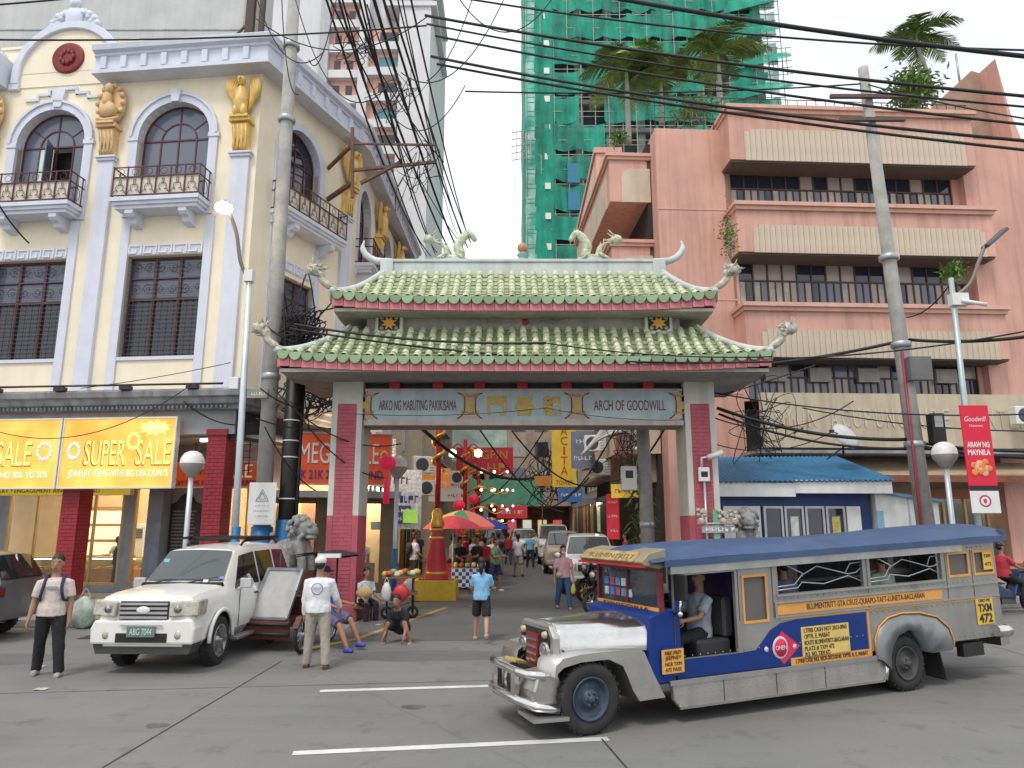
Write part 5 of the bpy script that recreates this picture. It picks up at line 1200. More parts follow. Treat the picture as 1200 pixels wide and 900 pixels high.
# pink and white apartment tower on the left
AT = thing('apartment_tower', 'pale pink and white apartment tower with stacked balconies', 'building', (-20.1, 55, 0))
wtower = M('tower_white',(0.62,0.62,0.63),0.8,var=0.08,scale=0.3,streak=0.25,dirtcol=(0.35,0.35,0.36)); ptower = M('tower_pink',(0.66,0.36,0.30),0.8,var=0.08,scale=0.3,streak=0.1)
mb = MB(); mb.box(-6,12.9,0.8,14,0,56); mb.build('wall', wtower, AT); mb = MB(); mb.box(-1,3.4,0.0,0.9,0,56); mb.build('shaft', wtower, AT)
mb = MB(); mb.box(3.4,4.2,-0.25,0.9,0,56); mb.build('pier', M('tower_grey',(0.42,0.44,0.46),0.8,var=0.1,streak=0.2), AT); mb = MB(); mb.box(6.9,7.7,-0.5,0.9,0,50); mb.build('pier', wtower, AT); mb = MB(); mb.box(10.4,13.1,-0.9,9,0,46); mb.build('end_pier', wtower, AT)
tgl = M('teal_glass',(0.08,0.25,0.27),0.1)
for k in range(20):
    z = 3+k*2.45
    for q,(a, b, yy) in enumerate(((4.2,6.9,-0.1),(7.7,10.4,-0.5))):
        if q and z > 44: continue
        mb = MB(); mb.box(a,b,yy+0.55,yy+0.9,z+0.75,z+2.45); f_ = mb.build('bay_wall', ptower, AT); mb = MB(); mb.box(a-0.02,b+0.02,yy,yy+0.9,z,z+0.75); mb.build('balcony_front', wtower, f_)
        for (wa, wb) in (((a+0.4,a+0.95),(a+1.5,a+2.05)) if not q else ((a+0.9,b-0.2),)):
            mb = MB(); mb.box(wa,wb,yy+0.50,yy+0.55,z+1.0,z+2.0); mb.build('window', tgl if q and k % 2 else glassdark, f_)
for zz in (46,50):
    mb = MB(); mb.box(9,13.6,-1.1,9,zz,zz+0.4); mb.build('roof_slab', wtower, AT)
# cream low block with statue at the far end of the corner building
CB = thing('cream_block', 'cream parapet block with white statue beyond the corner building', 'building', (-5.6, 37, 0))
mb = MB(); mb.box(-4,0.9,0,9,0,15.6); mb.build('wall', M('cream_block',(0.72,0.64,0.48),0.8,var=0.08,streak=0.2), CB); mb = MB(); mb.box(-4,1.1,-0.2,9,15.6,15.9); mb.build('coping', wtower, CB)
mb = MB(); mb.lathe([(0.35,15.9),(0.35,16.3),(0.2,16.4),(0.28,17.0),(0.32,17.4),(0.12,17.7),(0.18,17.9),(0.12,18.1),(0,18.15)],10,(-0.3,0.3,0)); mb.tube([(-0.3,0.3,17.4),(0.15,0.1,17.2),(0.3,0,17.6)],0.09,6); mb.build('statue', wtower, CB)
# small far buildings on the right edge
t = thing('far_block', 'distant grey block with a green netted top right of the pink fin', 'building', (34,50,0)); mb = MB(); mb.box(0,10,0,10,0,23); mb.build('wall', greyrender, t); mb = MB(); mb.box(-0.5,9,-0.3,10,23,31); mb.build('net_top', net1, t)

# ============================================================ blue kiosk
KB = thing('blue_kiosk', 'small blue and white kiosk with corrugated blue roof and four windows', 'kiosk', (5.35, 18.95, 0), R(4))
navy = M('navy_paint',(0.008,0.035,0.16),0.5,var=0.15,scale=2,streak=0.2); corr = M('corrugated_blue',(0.03,0.17,0.32),0.45,var=0.2,scale=2,dirt=0.35,dirtcol=(0.08,0.12,0.16))
mb = MB(); mb.box(0.0,4.3,0.15,2.6,0,3.1); mb.build('wall', navy, KB)
mb = MB(); mb.box(0.25,1.25,0.10,0.16,0.3,2.62); mb.build('white_panel', whitepaint, KB); mb = MB(); mb.box(3.62,4.0,0.09,0.16,0.3,2.62); mb.build('white_panel', whitepaint, KB)
for i in range(4):
    x = 1.32+i*0.57; f_ = MB(); f_.box(x,x+0.06,0.06,0.15,0.7,2.62); f_.box(x+0.47,x+0.53,0.06,0.15,0.7,2.62); f_.box(x+0.06,x+0.47,0.06,0.15,2.56,2.62); f_.box(x+0.06,x+0.47,0.06,0.15,0.7,0.76)
    wd = f_.build('window', M('alu_frame',(0.45,0.47,0.5),0.4,0.6), KB); mb = MB(); mb.box(x+0.06,x+0.47,0.10,0.11,0.76,2.56); mb.build('pane', glassdark, wd)
    if i in (1,3):
        mb = MB(); mb.box(x+0.16,x+0.38,0.085,0.095,1.7,2.35); mb.build('poster', M('poster_pale' if i == 1 else 'poster_yellow',(0.55,0.6,0.55) if i == 1 else (0.5,0.42,0.12),0.6,var=0.3,scale=9), wd)
mb = MB(); mb.box(-0.15,2.1,-0.22,-0.14,2.86,3.22); mb.build('fascia', whitepaint, KB); mb = MB(); mb.box(2.1,4.75,-0.24,-0.16,2.95,3.30); mb.build('fascia', whitepaint, KB)
mb = MB(); n = 150
A = []; B = []
for i in range(n+1):
    x = -0.3+5.15*i/n; wv = 0.022*math.sin(i*PI/2*1.0); A.append((x,-0.3,3.24+0.06*x/5+wv)); B.append((x-0.35*(i/n),2.0,4.08+0.06*x/5+wv))
mb.strip(A,B,0,True); mb.strip([(a[0],a[1],a[2]-0.02) for a in A],[(a[0],a[1],a[2]-0.02) for a in B],0,True); mb.build('corrugated_roof', corr, KB)
t = thing('white_shed', 'low white painted shed wall beside the blue kiosk', 'shed', (9.75,19.3,0), R(4)); mb = MB(); mb.prism([(0,0),(1.75,0),(1.75,2.75),(0,3.0)],'xz',0,1.2); mb.build('wall', whitepaint, t); mb = MB(); mb.prism([(-0.1,2.98),(1.85,2.72),(1.85,2.80),(-0.1,3.06)],'xz',-0.12,1.3); mb.build('roof', M('shed_roof_blue',(0.12,0.25,0.33),0.6,var=0.2), t)
mb = MB(); mb.box(0,0.18,-0.02,0.0,0,2.5); mb.build('painted_strip', M('sky_blue_paint',(0.25,0.5,0.68),0.6), t); mb = MB(); mb.box(0.9,0.93,-0.015,0,0,2.85); mb.build('joint', steel, t)
# satellite dish
t = thing('satellite_dish', 'grey satellite dish on a stand over the blue kiosk roof', 'satellite dish', at(985,533,19.8))
mb = MB(); mb.lathe([(0.0,0.10),(0.15,0.085),(0.3,0.04),(0.42,-0.02),(0.42,0.0),(0.3,0.06),(0.0,0.12)],20); b0 = mb.build('dish', M('dish_grey',(0.55,0.56,0.57),0.5,var=0.1), t, loc=(0.15,-0.1,0.52), rot=(R(58),R(-20),R(35)))
mb = MB(); mb.tube([(0.12,0,0.5),(0.1,0.05,0.0)],0.03,6); mb.tube([(0.1,0.05,0.2),(-0.35,0.1,-0.12)],0.02,5); mb.tube([(0.15,-0.1,0.5),(-0.35,-0.35,0.62)],0.015,5); mb.box(-0.40,-0.30,-0.4,-0.3,0.58,0.66); mb.build('stand', darkmetal, t)
# ============================================================ people (local: facing -Y, feet at z=0)
def etube(mb, pts, rx, ry, side=Vector((1,0,0)), n=14, mi=0):
    """tube with elliptical sections: rx along 'side', ry across it"""
    pts = [Vector(p) for p in pts]; N = len(pts); vs = []
    for i in range(N):
        t = (pts[min(i+1,N-1)]-pts[max(i-1,0)]).normalized(); x = (side - t*side.dot(t)).normalized(); y = t.cross(x)
        for k in range(n):
            a = 2*PI*k/n; vs.append(pts[i] + x*rx[i]*math.cos(a) + y*ry[i]*math.sin(a))
    fs = [(i*n+k, i*n+(k+1)%n, (i+1)*n+(k+1)%n, (i+1)*n+k) for i in range(N-1) for k in range(n)]
    fs += [tuple(range(n))[::-1], tuple((N-1)*n+k for k in range(n))]
    mb.add(vs, fs, mi, True)
def remeshed(mb, name, m, parent, vox, wrinkle=0.0, extra=None, seed=0.0, smooth=2):
    me = mb.mesh(name+'_src', m); o = bpy.data.objects.new(name, me)
    md = o.modifiers.new('r','REMESH'); md.mode = 'VOXEL'; md.voxel_size = vox; md.use_smooth_shade = True
    if smooth:
        ms = o.modifiers.new('s','SMOOTH'); ms.iterations = smooth; ms.factor = 0.5
    ev = evaluated_mesh(o)
    bpy.data.objects.remove(o); bpy.data.meshes.remove(me); ev.name = name
    if wrinkle:
        n_ = len(ev.vertices); co = [0.0]*(3*n_); nr = [0.0]*(3*n_)
        ev.vertices.foreach_get('co', co); ev.vertices.foreach_get('normal', nr)
        for i in range(0, 3*n_, 3):
            d = wrinkle*(noise.noise((co[i]*15+seed+co[i+2]*6,co[i+1]*15,co[i+2]*5))+0.5*noise.noise((co[i]*30+seed,co[i+1]*30,co[i+2]*30)))
            co[i] += nr[i]*d; co[i+1] += nr[i+1]*d; co[i+2] += nr[i+2]*d
        ev.vertices.foreach_set('co', co)
    if extra is not None:      # fingers and other fine pieces joined on
        bm = bmesh.new(); bm.from_mesh(ev); tmp = extra.mesh('x', m); bm.from_mesh(tmp); bm.to_mesh(ev); bm.free(); bpy.data.meshes.remove(tmp)
    ev.polygons.foreach_set('use_smooth', [True]*len(ev.polygons)); ev.update()
    ev.materials.clear(); ev.materials.append(m)
    return link(name, ev, parent)
def person(label, loc, rz=0.0, h=1.65, skin=skin1, shirt=None, sleeve='short', pants=None, leg='long', shoe=None, hair='short', cap=None, pose=None, group=None, vox=0.017, build=1.0, hairm=None, mask=None, lean=0.0):
    """pose: dict of limb angles in degrees: thigh/knee/arm/elbow per side; 'sit' drops the hips"""
    P = dict(thL=4, thR=-4, abL=4, abR=4, knL=4, knR=4, arL=4, arR=4, aaL=8, aaR=8, elL=12, elR=12, lean=lean, head=0, turn=0, hip=None, inL=0, inR=0)
    P.update(pose or {})
    T = thing('person', label, 'person', loc, rz, group)
    k = h/1.70; B = build
    def rot(v, ax, deg): return Matrix.Rotation(R(deg), 3, ax) @ v
    Lt, Ls, Lf = 0.42*k, 0.41*k, 0.20*k
    legs = {}
    for s, sg in (('L',1),('R',-1)):      # person's left is +X when facing -Y
        d1 = rot(rot(Vector((0,0,-1)),'Y',-sg*P['ab'+s]),'X',-P['th'+s])
        d2 = rot(rot(Vector((0,0,-1)),'Y',-sg*P['ab'+s]),'X',-P['th'+s]+P['kn'+s])
        hip = Vector((sg*0.09*k,0,0)); kn = hip+d1*Lt; an = kn+d2*Ls; ft = Vector((d2.x*0.0+sg*0.03,-1,0)).normalized()
        legs[s] = [hip,kn,an,an+ft*0.13*k+Vector((0,0,-0.055*k)),an-ft*0.05*k+Vector((0,0,-0.05*k))]
    low = min(min(l[2].z for l in legs.values())-0.075*k, 99)
    hz = -low if P['hip'] is None else P['hip']
    pel = Vector((0,0,hz))
    for s in legs: legs[s] = [p+pel for p in legs[s]]
    up = rot(Vector((0,0,1)),'X',P['lean'])
    w_ = pel+up*0.14*k; ch = pel+up*0.36*k; nb = pel+up*0.52*k
    hd = nb+rot(Vector((0,0,1)),'X',P['lean']*0.5+P['head'])*0.17*k
    arms = {}
    for s, sg in (('L',1),('R',-1)):
        sh = pel+up*0.432*k+Vector((sg*0.172*k*B,0,0))
        d1 = rot(rot(Vector((0,0,-1)),'Y',-sg*P['aa'+s]),'X',-P['ar'+s]+P['lean']*0.6)
        d2 = rot(rot(rot(Vector((0,0,-1)),'Y',-sg*P['aa'+s]*0.4),'X',-P['ar'+s]-P['el'+s]+P['lean']*0.6),'Z',-sg*P['in'+s])
        el = sh+d1*0.29*k; wr = el+d2*0.25*k
        arms[s] = (sh,el,wr,d2)
    b = MB()
    etube(b,[pel-up*0.06*k,pel+up*0.02*k,w_,ch,pel+up*0.47*k,nb],[0.13*k*B,0.155*k*B,0.135*k*B,0.155*k*B,0.115*k*B,0.055*k],[0.10*k*B,0.115*k*B,0.10*k*B,0.115*k*B,0.09*k*B,0.055*k])
    b.tube([pel+up*0.46*k,nb,hd-Vector((0,0,0.04*k))],[0.07*k,0.058*k,0.055*k],10)
    # head: skull, jaw, nose, ears
    fr = Vector((math.sin(R(P['turn'])),-math.cos(R(P['turn'])),0)); sd = Vector((fr.y*-1,fr.x,0))
    rm = Matrix((sd,-fr,Vector((0,0,1)))).transposed()
    b.blob(hd+Vector((0,0,0.035*k)),(0.081*k,0.099*k,0.106*k),14,10,rot=rm); b.blob(hd+fr*0.022*k-Vector((0,0,0.035*k)),(0.063*k,0.075*k,0.088*k),12,9,rot=rm)
    b.blob(hd+fr*0.098*k-Vector((0,0,0.01*k)),(0.017*k,0.022*k,0.028*k),8,6,rot=rm); b.blob(hd+fr*0.078*k-Vector((0,0,0.062*k)),(0.03*k,0.02*k,0.012*k),8,6,rot=rm)
    for e in (-1,1): b.blob(hd+sd*e*0.078*k-fr*0.01*k,(0.014*k,0.025*k,0.034*k),8,6,rot=rm)
    hands = MB()
    for s in ('L','R'):
        l = legs[s]; b.tube([l[0],l[0].lerp(l[1],0.3),l[1],l[1].lerp(l[2],0.3),l[2]],[0.085*k*B,0.083*k*B,0.055*k*B,0.056*k*B,0.038*k],10)
        b.tube([l[4],l[2]-Vector((0,0,0.035*k)),l[3]],[0.035*k,0.042*k,0.026*k],8)
        sh,el,wr,d2 = arms[s]; b.tube([sh,sh.lerp(el,0.4),el,el.lerp(wr,0.35),wr],[0.052*k*B,0.047*k*B,0.038*k*B,0.037*k*B,0.025*k],10)
        hx = d2.cross(Vector((1,0,0.01))).normalized(); side = Vector((1,0,0)) - d2*d2.x; side.normalize(); sg = 1 if s == 'L' else -1
        b.blob(wr+d2*0.045*k,(0.024*k,0.04*k,0.05*k),8,6,rot=Matrix((side,d2.cross(side),d2)).transposed())
        nrm = d2.cross(side); cur = (-side*sg)
        for f_,(off,ln) in enumerate(((-0.028,0.062),(-0.009,0.072),(0.010,0.068),(0.028,0.052))):
            p0 = wr+d2*0.08*k+nrm*off*k; p1 = p0+d2*ln*0.55*k+cur*0.008*k; p2 = p1+d2*ln*0.4*k+cur*0.03*k; hands.tube([p0-d2*0.02*k,p1,p2],[0.0095*k,0.0085*k,0.006*k],6)
        p0 = wr+d2*0.03*k+nrm*-0.03*k; hands.tube([p0,p0+(d2*0.6-nrm*0.8)*0.03*k,p0+(d2*1.0-nrm*0.7)*0.055*k],[0.011*k,0.010*k,0.007*k],6)
    sdv = hash(label) % 97
    remeshed(b,'body',skin,T,vox*0.85,0.0,hands)
    fz = MB()
    for e in (-1,1): fz.blob(hd+fr*0.083*k+sd*e*0.03*k+Vector((0,0,0.022*k)),(0.011*k,0.006*k,0.005*k),6,5,rot=rm)
    for e in (-1,1): fz.tube([hd+fr*0.088*k+sd*e*0.014*k+Vector((0,0,0.040*k)),hd+fr*0.078*k+sd*e*0.05*k+Vector((0,0,0.043*k))],0.006*k,5)
    fz.tube([hd+fr*0.094*k-sd*0.022*k-Vector((0,0,0.060*k)),hd+fr*0.094*k+sd*0.022*k-Vector((0,0,0.060*k))],0.005*k,5)
    fz.build('eyes', M('eye_dark',(0.02,0.015,0.012),0.3), T)
    # shirt
    if shirt is not None:
        c = MB(); hem = 0.02 if sleeve != 'none' else 0.05
        etube(c,[pel-up*0.05*k,pel+up*0.06*k,w_,ch,pel+up*0.45*k,pel+up*0.505*k],[0.192*k*B,0.190*k*B,0.170*k*B,0.182*k*B,0.142*k*B,0.078*k],[0.158*k*B,0.155*k*B,0.138*k*B,0.14*k*B,0.11*k*B,0.075*k])
        for s in ('L','R'):
            sh,el,wr,d2 = arms[s]
            if sleeve == 'short': c.tube([sh+(pel+up*0.42*k-sh)*0.3,sh,sh.lerp(el,0.75)],[0.065*k*B,0.068*k*B,0.066*k*B],10)
            elif sleeve == 'long': c.tube([sh+(pel+up*0.42*k-sh)*0.3,sh,sh.lerp(el,0.6),el,el.lerp(wr,0.5),wr],[0.065*k*B,0.067*k*B,0.062*k*B,0.058*k*B,0.052*k*B,0.043*k],10)
        remeshed(c,'shirt',shirt,T,vox,0.0085*k,seed=sdv)
    if pants is not None:
        c = MB(); etube(c,[pel-up*0.085*k,pel,pel+up*0.09*k],[0.155*k*B,0.165*k*B,0.150*k*B],[0.125*k*B,0.130*k*B,0.118*k*B])
        for s in ('L','R'):
            l = legs[s]
            if leg == 'long': c.tube([l[0]+Vector((0,0,0.03)),l[0].lerp(l[1],0.3),l[1],l[1].lerp(l[2],0.5),l[2]+Vector((0,0,-0.02*k))],[0.10*k*B,0.10*k*B,0.078*k*B,0.072*k*B,0.066*k*B],10)
            else: c.tube([l[0]+Vector((0,0,0.03)),l[0].lerp(l[1],0.35),l[0].lerp(l[1],0.92)],[0.105*k*B,0.108*k*B,0.105*k*B],10)
        remeshed(c,'trousers' if leg == 'long' else 'shorts',pants,T,vox,0.008*k,seed=sdv+5)
    if shoe is not None:
        for s in ('L','R'):
            l = legs[s]; c = MB(); c.tube([l[4]+Vector((0,0.01,-0.012)),l[2]-Vector((0,0,0.045*k)),l[3]+Vector((0,-0.01,0))],[0.045*k,0.052*k,0.036*k],10); remeshed(c,'shoe',shoe,T,vox*0.8)
    hm = hairm or hairblack
    if hair:
        c = MB()
        if cap is None: c.blob(hd-fr*0.016*k+Vector((0,0,0.072*k)),(0.090*k,0.102*k,0.088*k),14,10,amp=0.08,fr=5,rot=rm)
        c.blob(hd-fr*0.045*k+Vector((0,0,0.01*k)),(0.084*k,0.066*k,0.092*k if cap is None else 0.07*k),12,8,amp=0.1,fr=5,rot=rm)
        if hair in ('pony','long','bun'):
            c.blob(hd-fr*0.07*k-Vector((0,0,0.02*k)),(0.07*k,0.05*k,0.10*k),10,8,amp=0.1,rot=rm)
        if hair == 'pony': c.tube([hd-fr*0.10*k+Vector((0,0,0.04*k)),hd-fr*0.16*k+Vector((0,0,0.0)),hd-fr*0.15*k-Vector((0,0,0.16*k)),hd-fr*0.13*k-Vector((0,0,0.22*k))],[0.03*k,0.045*k,0.04*k,0.012*k],8)
        if hair == 'long': c.tube([hd-fr*0.06*k,hd-fr*0.09*k-Vector((0,0,0.14*k)),hd-fr*0.09*k-Vector((0,0,0.26*k))],[0.08*k,0.075*k,0.05*k],10)
        if hair == 'bun': c.blob(hd-fr*0.12*k+Vector((0,0,0.05*k)),0.045*k,10,8)
        c.build('hair', hm, T)
    if cap is not None:
        c = MB(); c.blob(hd-fr*0.008*k+Vector((0,0,0.075*k)),(0.095*k,0.108*k,0.082*k),14,10,rot=rm); c.tube([hd+fr*0.06*k+Vector((0,0,0.065*k)),hd+fr*0.17*k+Vector((0,0,0.05*k))],[0.075*k,0.055*k],10,flat=0.12); c.build('cap', cap, T)
    if mask is not None:
        c = MB(); c.blob(hd+fr*0.055*k-Vector((0,0,0.045*k)),(0.058*k,0.052*k,0.05*k),10,8,rot=rm); c.build('face_mask', mask, T)
    T['_'] = 0; del T['_']
    return T, dict(pel=pel, ch=ch, hd=hd, up=up, arms=arms, legs=legs, k=k, T=T)
def cloth(name, rgb, rough=0.9): return M(name, rgb, rough, var=0.14, scale=9, bump=0.25, bscale=60)
# ============================================================ jeepney
blueenamel = M('jeepney_blue',(0.005,0.032,0.19),0.45,var=0.12,scale=3,dirt=0.15,dirtcol=(0.02,0.035,0.1),spec=0.3)
stainl = M('brushed_steel',(0.50,0.49,0.47),0.36,0.85,var=0.12,scale=2.5,dirt=0.4,dirtcol=(0.17,0.15,0.13),bump=0.25,bscale=5)
polish = M('polished_steel',(0.66,0.65,0.64),0.16,0.95,var=0.08,scale=3,dirt=0.35,dirtcol=(0.2,0.16,0.13),bump=0.12,bscale=4)
greyside = M('grey_side_panel',(0.33,0.325,0.31),0.42,0.55,var=0.12,scale=1.5,streak=0.35,dirtcol=(0.16,0.14,0.12),bump=0.15,bscale=4,dirt=0.25)
orangep = M('orange_strip',(0.68,0.32,0.07),0.55,var=0.15,scale=3,dirt=0.2,dirtcol=(0.3,0.17,0.06)); yellows = M('yellow_sign_paint',(0.68,0.50,0.14),0.6,var=0.15,scale=4,dirt=0.2,dirtcol=(0.35,0.25,0.1))
inkdark = M('ink_dark',(0.03,0.022,0.03),0.6,var=0.1); roofblue = M('roof_tarp_blue',(0.035,0.075,0.17),0.55,var=0.18,scale=2,dirt=0.4,dirtcol=(0.12,0.14,0.18))
maroon = M('maroon_paint',(0.16,0.02,0.03),0.4,var=0.2); seatv = M('seat_vinyl',(0.03,0.03,0.035),0.6); darkin = M('cab_dark',(0.02,0.02,0.022),0.8)
JW = 1.36; KX = 0.022
JP = thing('jeepney', 'long silver and blue jeepney with stainless steel hood crossing the road', 'jeepney', (0.84, 8.0, 0), R(24.5))
def wz(v): return Vector((v.x, v.y, v.z*(1+KX*max(v.x,-1))))
NOSE = ('hood','hood_bead','grille','grille_recess','grille_badge','grille_bar','headlight','marker_lamp','front_bumper','bumper_bar','bumper_step','route_plate','bumper_well')
def nose(v): return Vector((0.8-(0.8-v.x)*0.767 if v.x < 0.8 else v.x, v.y, v.z*0.955))
def jb(name, mb, m, parent=None, bev=0.0, **kw):
    if name in NOSE: mb.xform(nose)
    mb.xform(wz); return mb.build(name, m, parent or JP, bev=bev, **kw)
def wheel(parent, c, r, wd, rimm, name='wheel', sg=-1, hubr=0.6, n=28, spokes=0, treadm=rubber):
    """wheel whose axle runs along local Y; sg=-1: outer face towards -Y"""
    t_ = MB(); y0, y1 = 0, wd
    prof = [(r*hubr,y0+0.02),(r*0.72,y0+0.005),(r*0.90,y0+0.0),(r*0.97,y0+0.02),(r,y0+0.05),(r,y1-0.05),(r*0.97,y1-0.02),(r*0.85,y1),(r*hubr,y1-0.02)]
    t_.lathe(prof,n,(0,0,0),'y')
    for k in range(n*2):
        a = 2*PI*k/(n*2)
        if k % 2: t_.cbox((r*1.0*math.cos(a),wd/2,r*1.0*math.sin(a)),(0.018,wd*0.82,0.022),0,(0,-a,0))
    w_ = thing(name,None,None,c) if False else None
    o = t_.build(name, treadm, parent, loc=c, rot=(0,0,0) if sg < 0 else (0,0,PI))
    m_ = MB(); rr = r*hubr
    m_.lathe([(rr,0.02),(rr*1.02,0.0),(rr*0.94,0.0),(rr*0.88,0.05),(rr*0.6,0.07),(rr*0.42,0.03),(rr*0.40,0.0),(rr*0.16,-0.01),(rr*0.14,-0.03),(0,-0.03)],n,(0,0,0),'y')
    for k in range(6 if not spokes else spokes):
        a = 2*PI*k/(6 if not spokes else spokes)
        if spokes: m_.bar((rr*0.2*math.cos(a),0.0,rr*0.2*math.sin(a)),(rr*0.95*math.cos(a),0.005,rr*0.95*math.sin(a)),rr*0.16,0.04,up=(0,1,0))
        else: m_.blob((rr*0.3*math.cos(a),0.0,rr*0.3*math.sin(a)),(0.018,0.025,0.018),6,4)
    m_.build('rim', rimm, o)
    return o
rimblue = M('rim_blue_grey',(0.05,0.07,0.11),0.5,0.3,var=0.3,scale=8,dirt=0.5,dirtcol=(0.08,0.07,0.06)); rimgrey = M('rim_grey',(0.07,0.07,0.07),0.6,0.2,var=0.3,scale=8,dirt=0.4)
for (x, y, sg) in ((0,0.0,-1),(0,JW,1)): wheel(JP,(x,y,0.365),0.365,0.2,rimblue,sg=sg)
for (x, y, sg) in ((4.86,-0.02,-1),(4.86,JW+0.02,1)): wheel(JP,(x,y,0.355),0.355,0.22,rimgrey,sg=sg); wheel(JP,(x,y+(0.24 if sg<0 else -0.24),0.355),0.355,0.2,rimgrey,sg=sg)
mb = MB(); mb.box(-0.6,6.5,0.40,0.52,0.34,0.48); mb.box(-0.6,6.5,1.0,1.12,0.34,0.48)
for x in (0,4.86): mb.tube([(x,0.15,0.36),(x,JW-0.15,0.36)],0.06,8)
mb.box(0.9,6.6,0.12,JW-0.12,0.42,0.50); jb('chassis', mb, darkmetal)
# hood: rounded section swept along x
mb = MB(); HWD = 0.40; yc = JW/2
sec = [(-HWD,0.82),(-HWD,1.02),(-HWD+0.03,1.08),(-HWD+0.11,1.13),(-HWD+0.25,1.16),(0,1.175),(HWD-0.25,1.16),(HWD-0.11,1.13),(HWD-0.03,1.08),(HWD,1.02),(HWD,0.82)]
st = [(-0.56,0.93,-0.05),(-0.50,0.98,-0.02),(-0.2,1.06,0.0),(0.3,1.32,0.0),(0.86,1.62,0.03)]
rows = [[(x, yc+y*wf, 0.82+(z-0.82)*(1+dz)) for (y, z) in sec] for (x, wf, dz) in st]
for a, b in zip(rows[:-1], rows[1:]): mb.strip(a, b, 0, True)
mb.add(rows[0], [tuple(range(len(sec)))]); jb('hood', mb, polish)
mb = MB(); mb.box(-0.5,0.8,yc-HWD-0.06,yc-HWD+0.05,0.85,0.875); mb.box(0.1,0.75,yc-HWD-0.05,yc-HWD-0.02,0.80,0.82); jb('hood_bead', mb, polish)
# nose: grille frame, red louvre, lamps
mb = MB(); mb.prism([(yc-0.44,0.52),(yc+0.44,0.52),(yc+0.44,1.02),(yc+0.34,1.14),(yc-0.34,1.14),(yc-0.44,1.02)],'yz',-0.66,-0.55); gr = jb('grille', mb, stainl, bev=0.015)
mb = MB(); mb.prism([(yc-0.36,0.6),(yc+0.36,0.6),(yc+0.36,1.0),(yc+0.30,1.08),(yc-0.30,1.08),(yc-0.36,1.0)],'yz',-0.672,-0.66); jb('grille_recess', mb, darkin, gr)
mb = MB(); mb.prism([(yc-0.12,0.58),(yc+0.12,0.58),(yc+0.15,1.02),(yc-0.15,1.02)],'yz',-0.72,-0.665); jb('grille_badge', mb, M('badge_red',(0.20,0.02,0.03),0.5,var=0.3), gr)
for k in range(5):
    mb = MB(); mb.box(-0.735,-0.715,yc-0.12,yc+0.12,0.62+k*0.08,0.65+k*0.08); jb('grille_bar', mb, polish, gr)
for sy in (-1,1):
    mb = MB(); mb.lathe([(0.0,-0.02),(0.05,-0.016),(0.075,0.0),(0.085,-0.02),(0.095,0.0),(0.095,0.06)],16,(-0.70,yc+sy*0.27,0.86),'x'); jb('headlight', mb, M('lamp_glass',(0.42,0.42,0.42),0.12,0.7,var=0.3,scale=20), gr)
    mb = MB(); mb.lathe([(0.0,-0.04),(0.035,-0.03),(0.045,0.02)],12,(-0.69,yc+sy*0.27,1.03),'x'); jb('marker_lamp', mb, M('marker_amber',(0.5,0.4,0.25),0.2), gr)
# front mudguards: flat top with dropped rear skirt
def mudguard(y0, y1):
    mb = MB(); th = 0.03
    top = [(-0.44,0.62),(-0.42,0.74),(-0.34,0.80),(-0.10,0.825),(0.30,0.825),(0.62,0.815),(0.68,0.78),(0.80,0.54),(0.94,0.29)]
    outer = [(x, y0, z) for x, z in top]; inner = [(x, y1, z) for x, z in top]
    mb.strip(outer, inner, 0, True); mb.strip([(x,y0,z-th) for x,z in top],[(x,y1,z-th) for x,z in top],0,True)
    sk = y0 if y0 < 0.5 else y1
    low = [(-0.42,0.60),(-0.40,0.66),(-0.33,0.71),(-0.12,0.745),(0.22,0.745),(0.40,0.66),(0.46,0.54),(0.52,0.40),(0.60,0.285)]
    A = [(x, sk, z) for x, z in top]; B = [(x, sk, z) for x, z in low]; mb.strip(A, B)
    mb.strip([(x, sk+(0.01 if sk < 0.5 else -0.01), z) for x, z in top],[(x, sk+(0.01 if sk < 0.5 else -0.01), z) for x, z in low])
    mb.strip(B,[(x, (y1 if sk == y0 else y0), z-0.02) for x, z in low])
    return mb
jb('mudguard', mudguard(-0.01,0.42), stainl); jb('mudguard', mudguard(JW-0.42,JW+0.01), stainl)
# front bumper: chunky welded box with a plate
mb = MB(); mb.prism([(-1.02,0.30),(-0.66,0.30),(-0.62,0.56),(-0.70,0.68),(-1.0,0.66),(-1.06,0.5)],'xz',JW-0.50,JW-0.10); jb('front_bumper', mb, stainl, bev=0.02)
mb = MB(); mb.prism([(-1.02,0.30),(-0.66,0.30),(-0.62,0.56),(-0.70,0.68),(-1.0,0.66),(-1.06,0.5)],'xz',0.10,0.50)
bp = jb('front_bumper', mb, stainl, bev=0.02)
mb = MB(); mb.tube([(-0.72,0.06,0.30),(-1.02,0.10,0.34),(-1.14,0.4,0.36),(-1.14,JW-0.4,0.36),(-1.02,JW-0.1,0.34)],0.055,8); mb.tube([(-0.9,0.08,0.66),(-1.08,0.2,0.66),(-1.13,0.45,0.66),(-1.13,JW-0.45,0.66),(-1.08,JW-0.2,0.66)],0.05,8)
for y in (0.45,JW-0.45): mb.box(-1.17,-1.10,y-0.05,y+0.05,0.32,0.70)
jb('bumper_bar', mb, polish, bp)
mb = MB(); mb.box(-1.0,-0.7,0.5,JW-0.5,0.30,0.36); mb.hexa([(-1.12,0.02,0.2),(-0.62,-0.04,0.2),(-0.62,0.3,0.22),(-1.12,0.4,0.22),(-1.12,0.02,0.24),(-0.62,-0.04,0.24),(-0.62,0.3,0.26),(-1.12,0.4,0.26)]); jb('bumper_step', mb, stainl, bp)
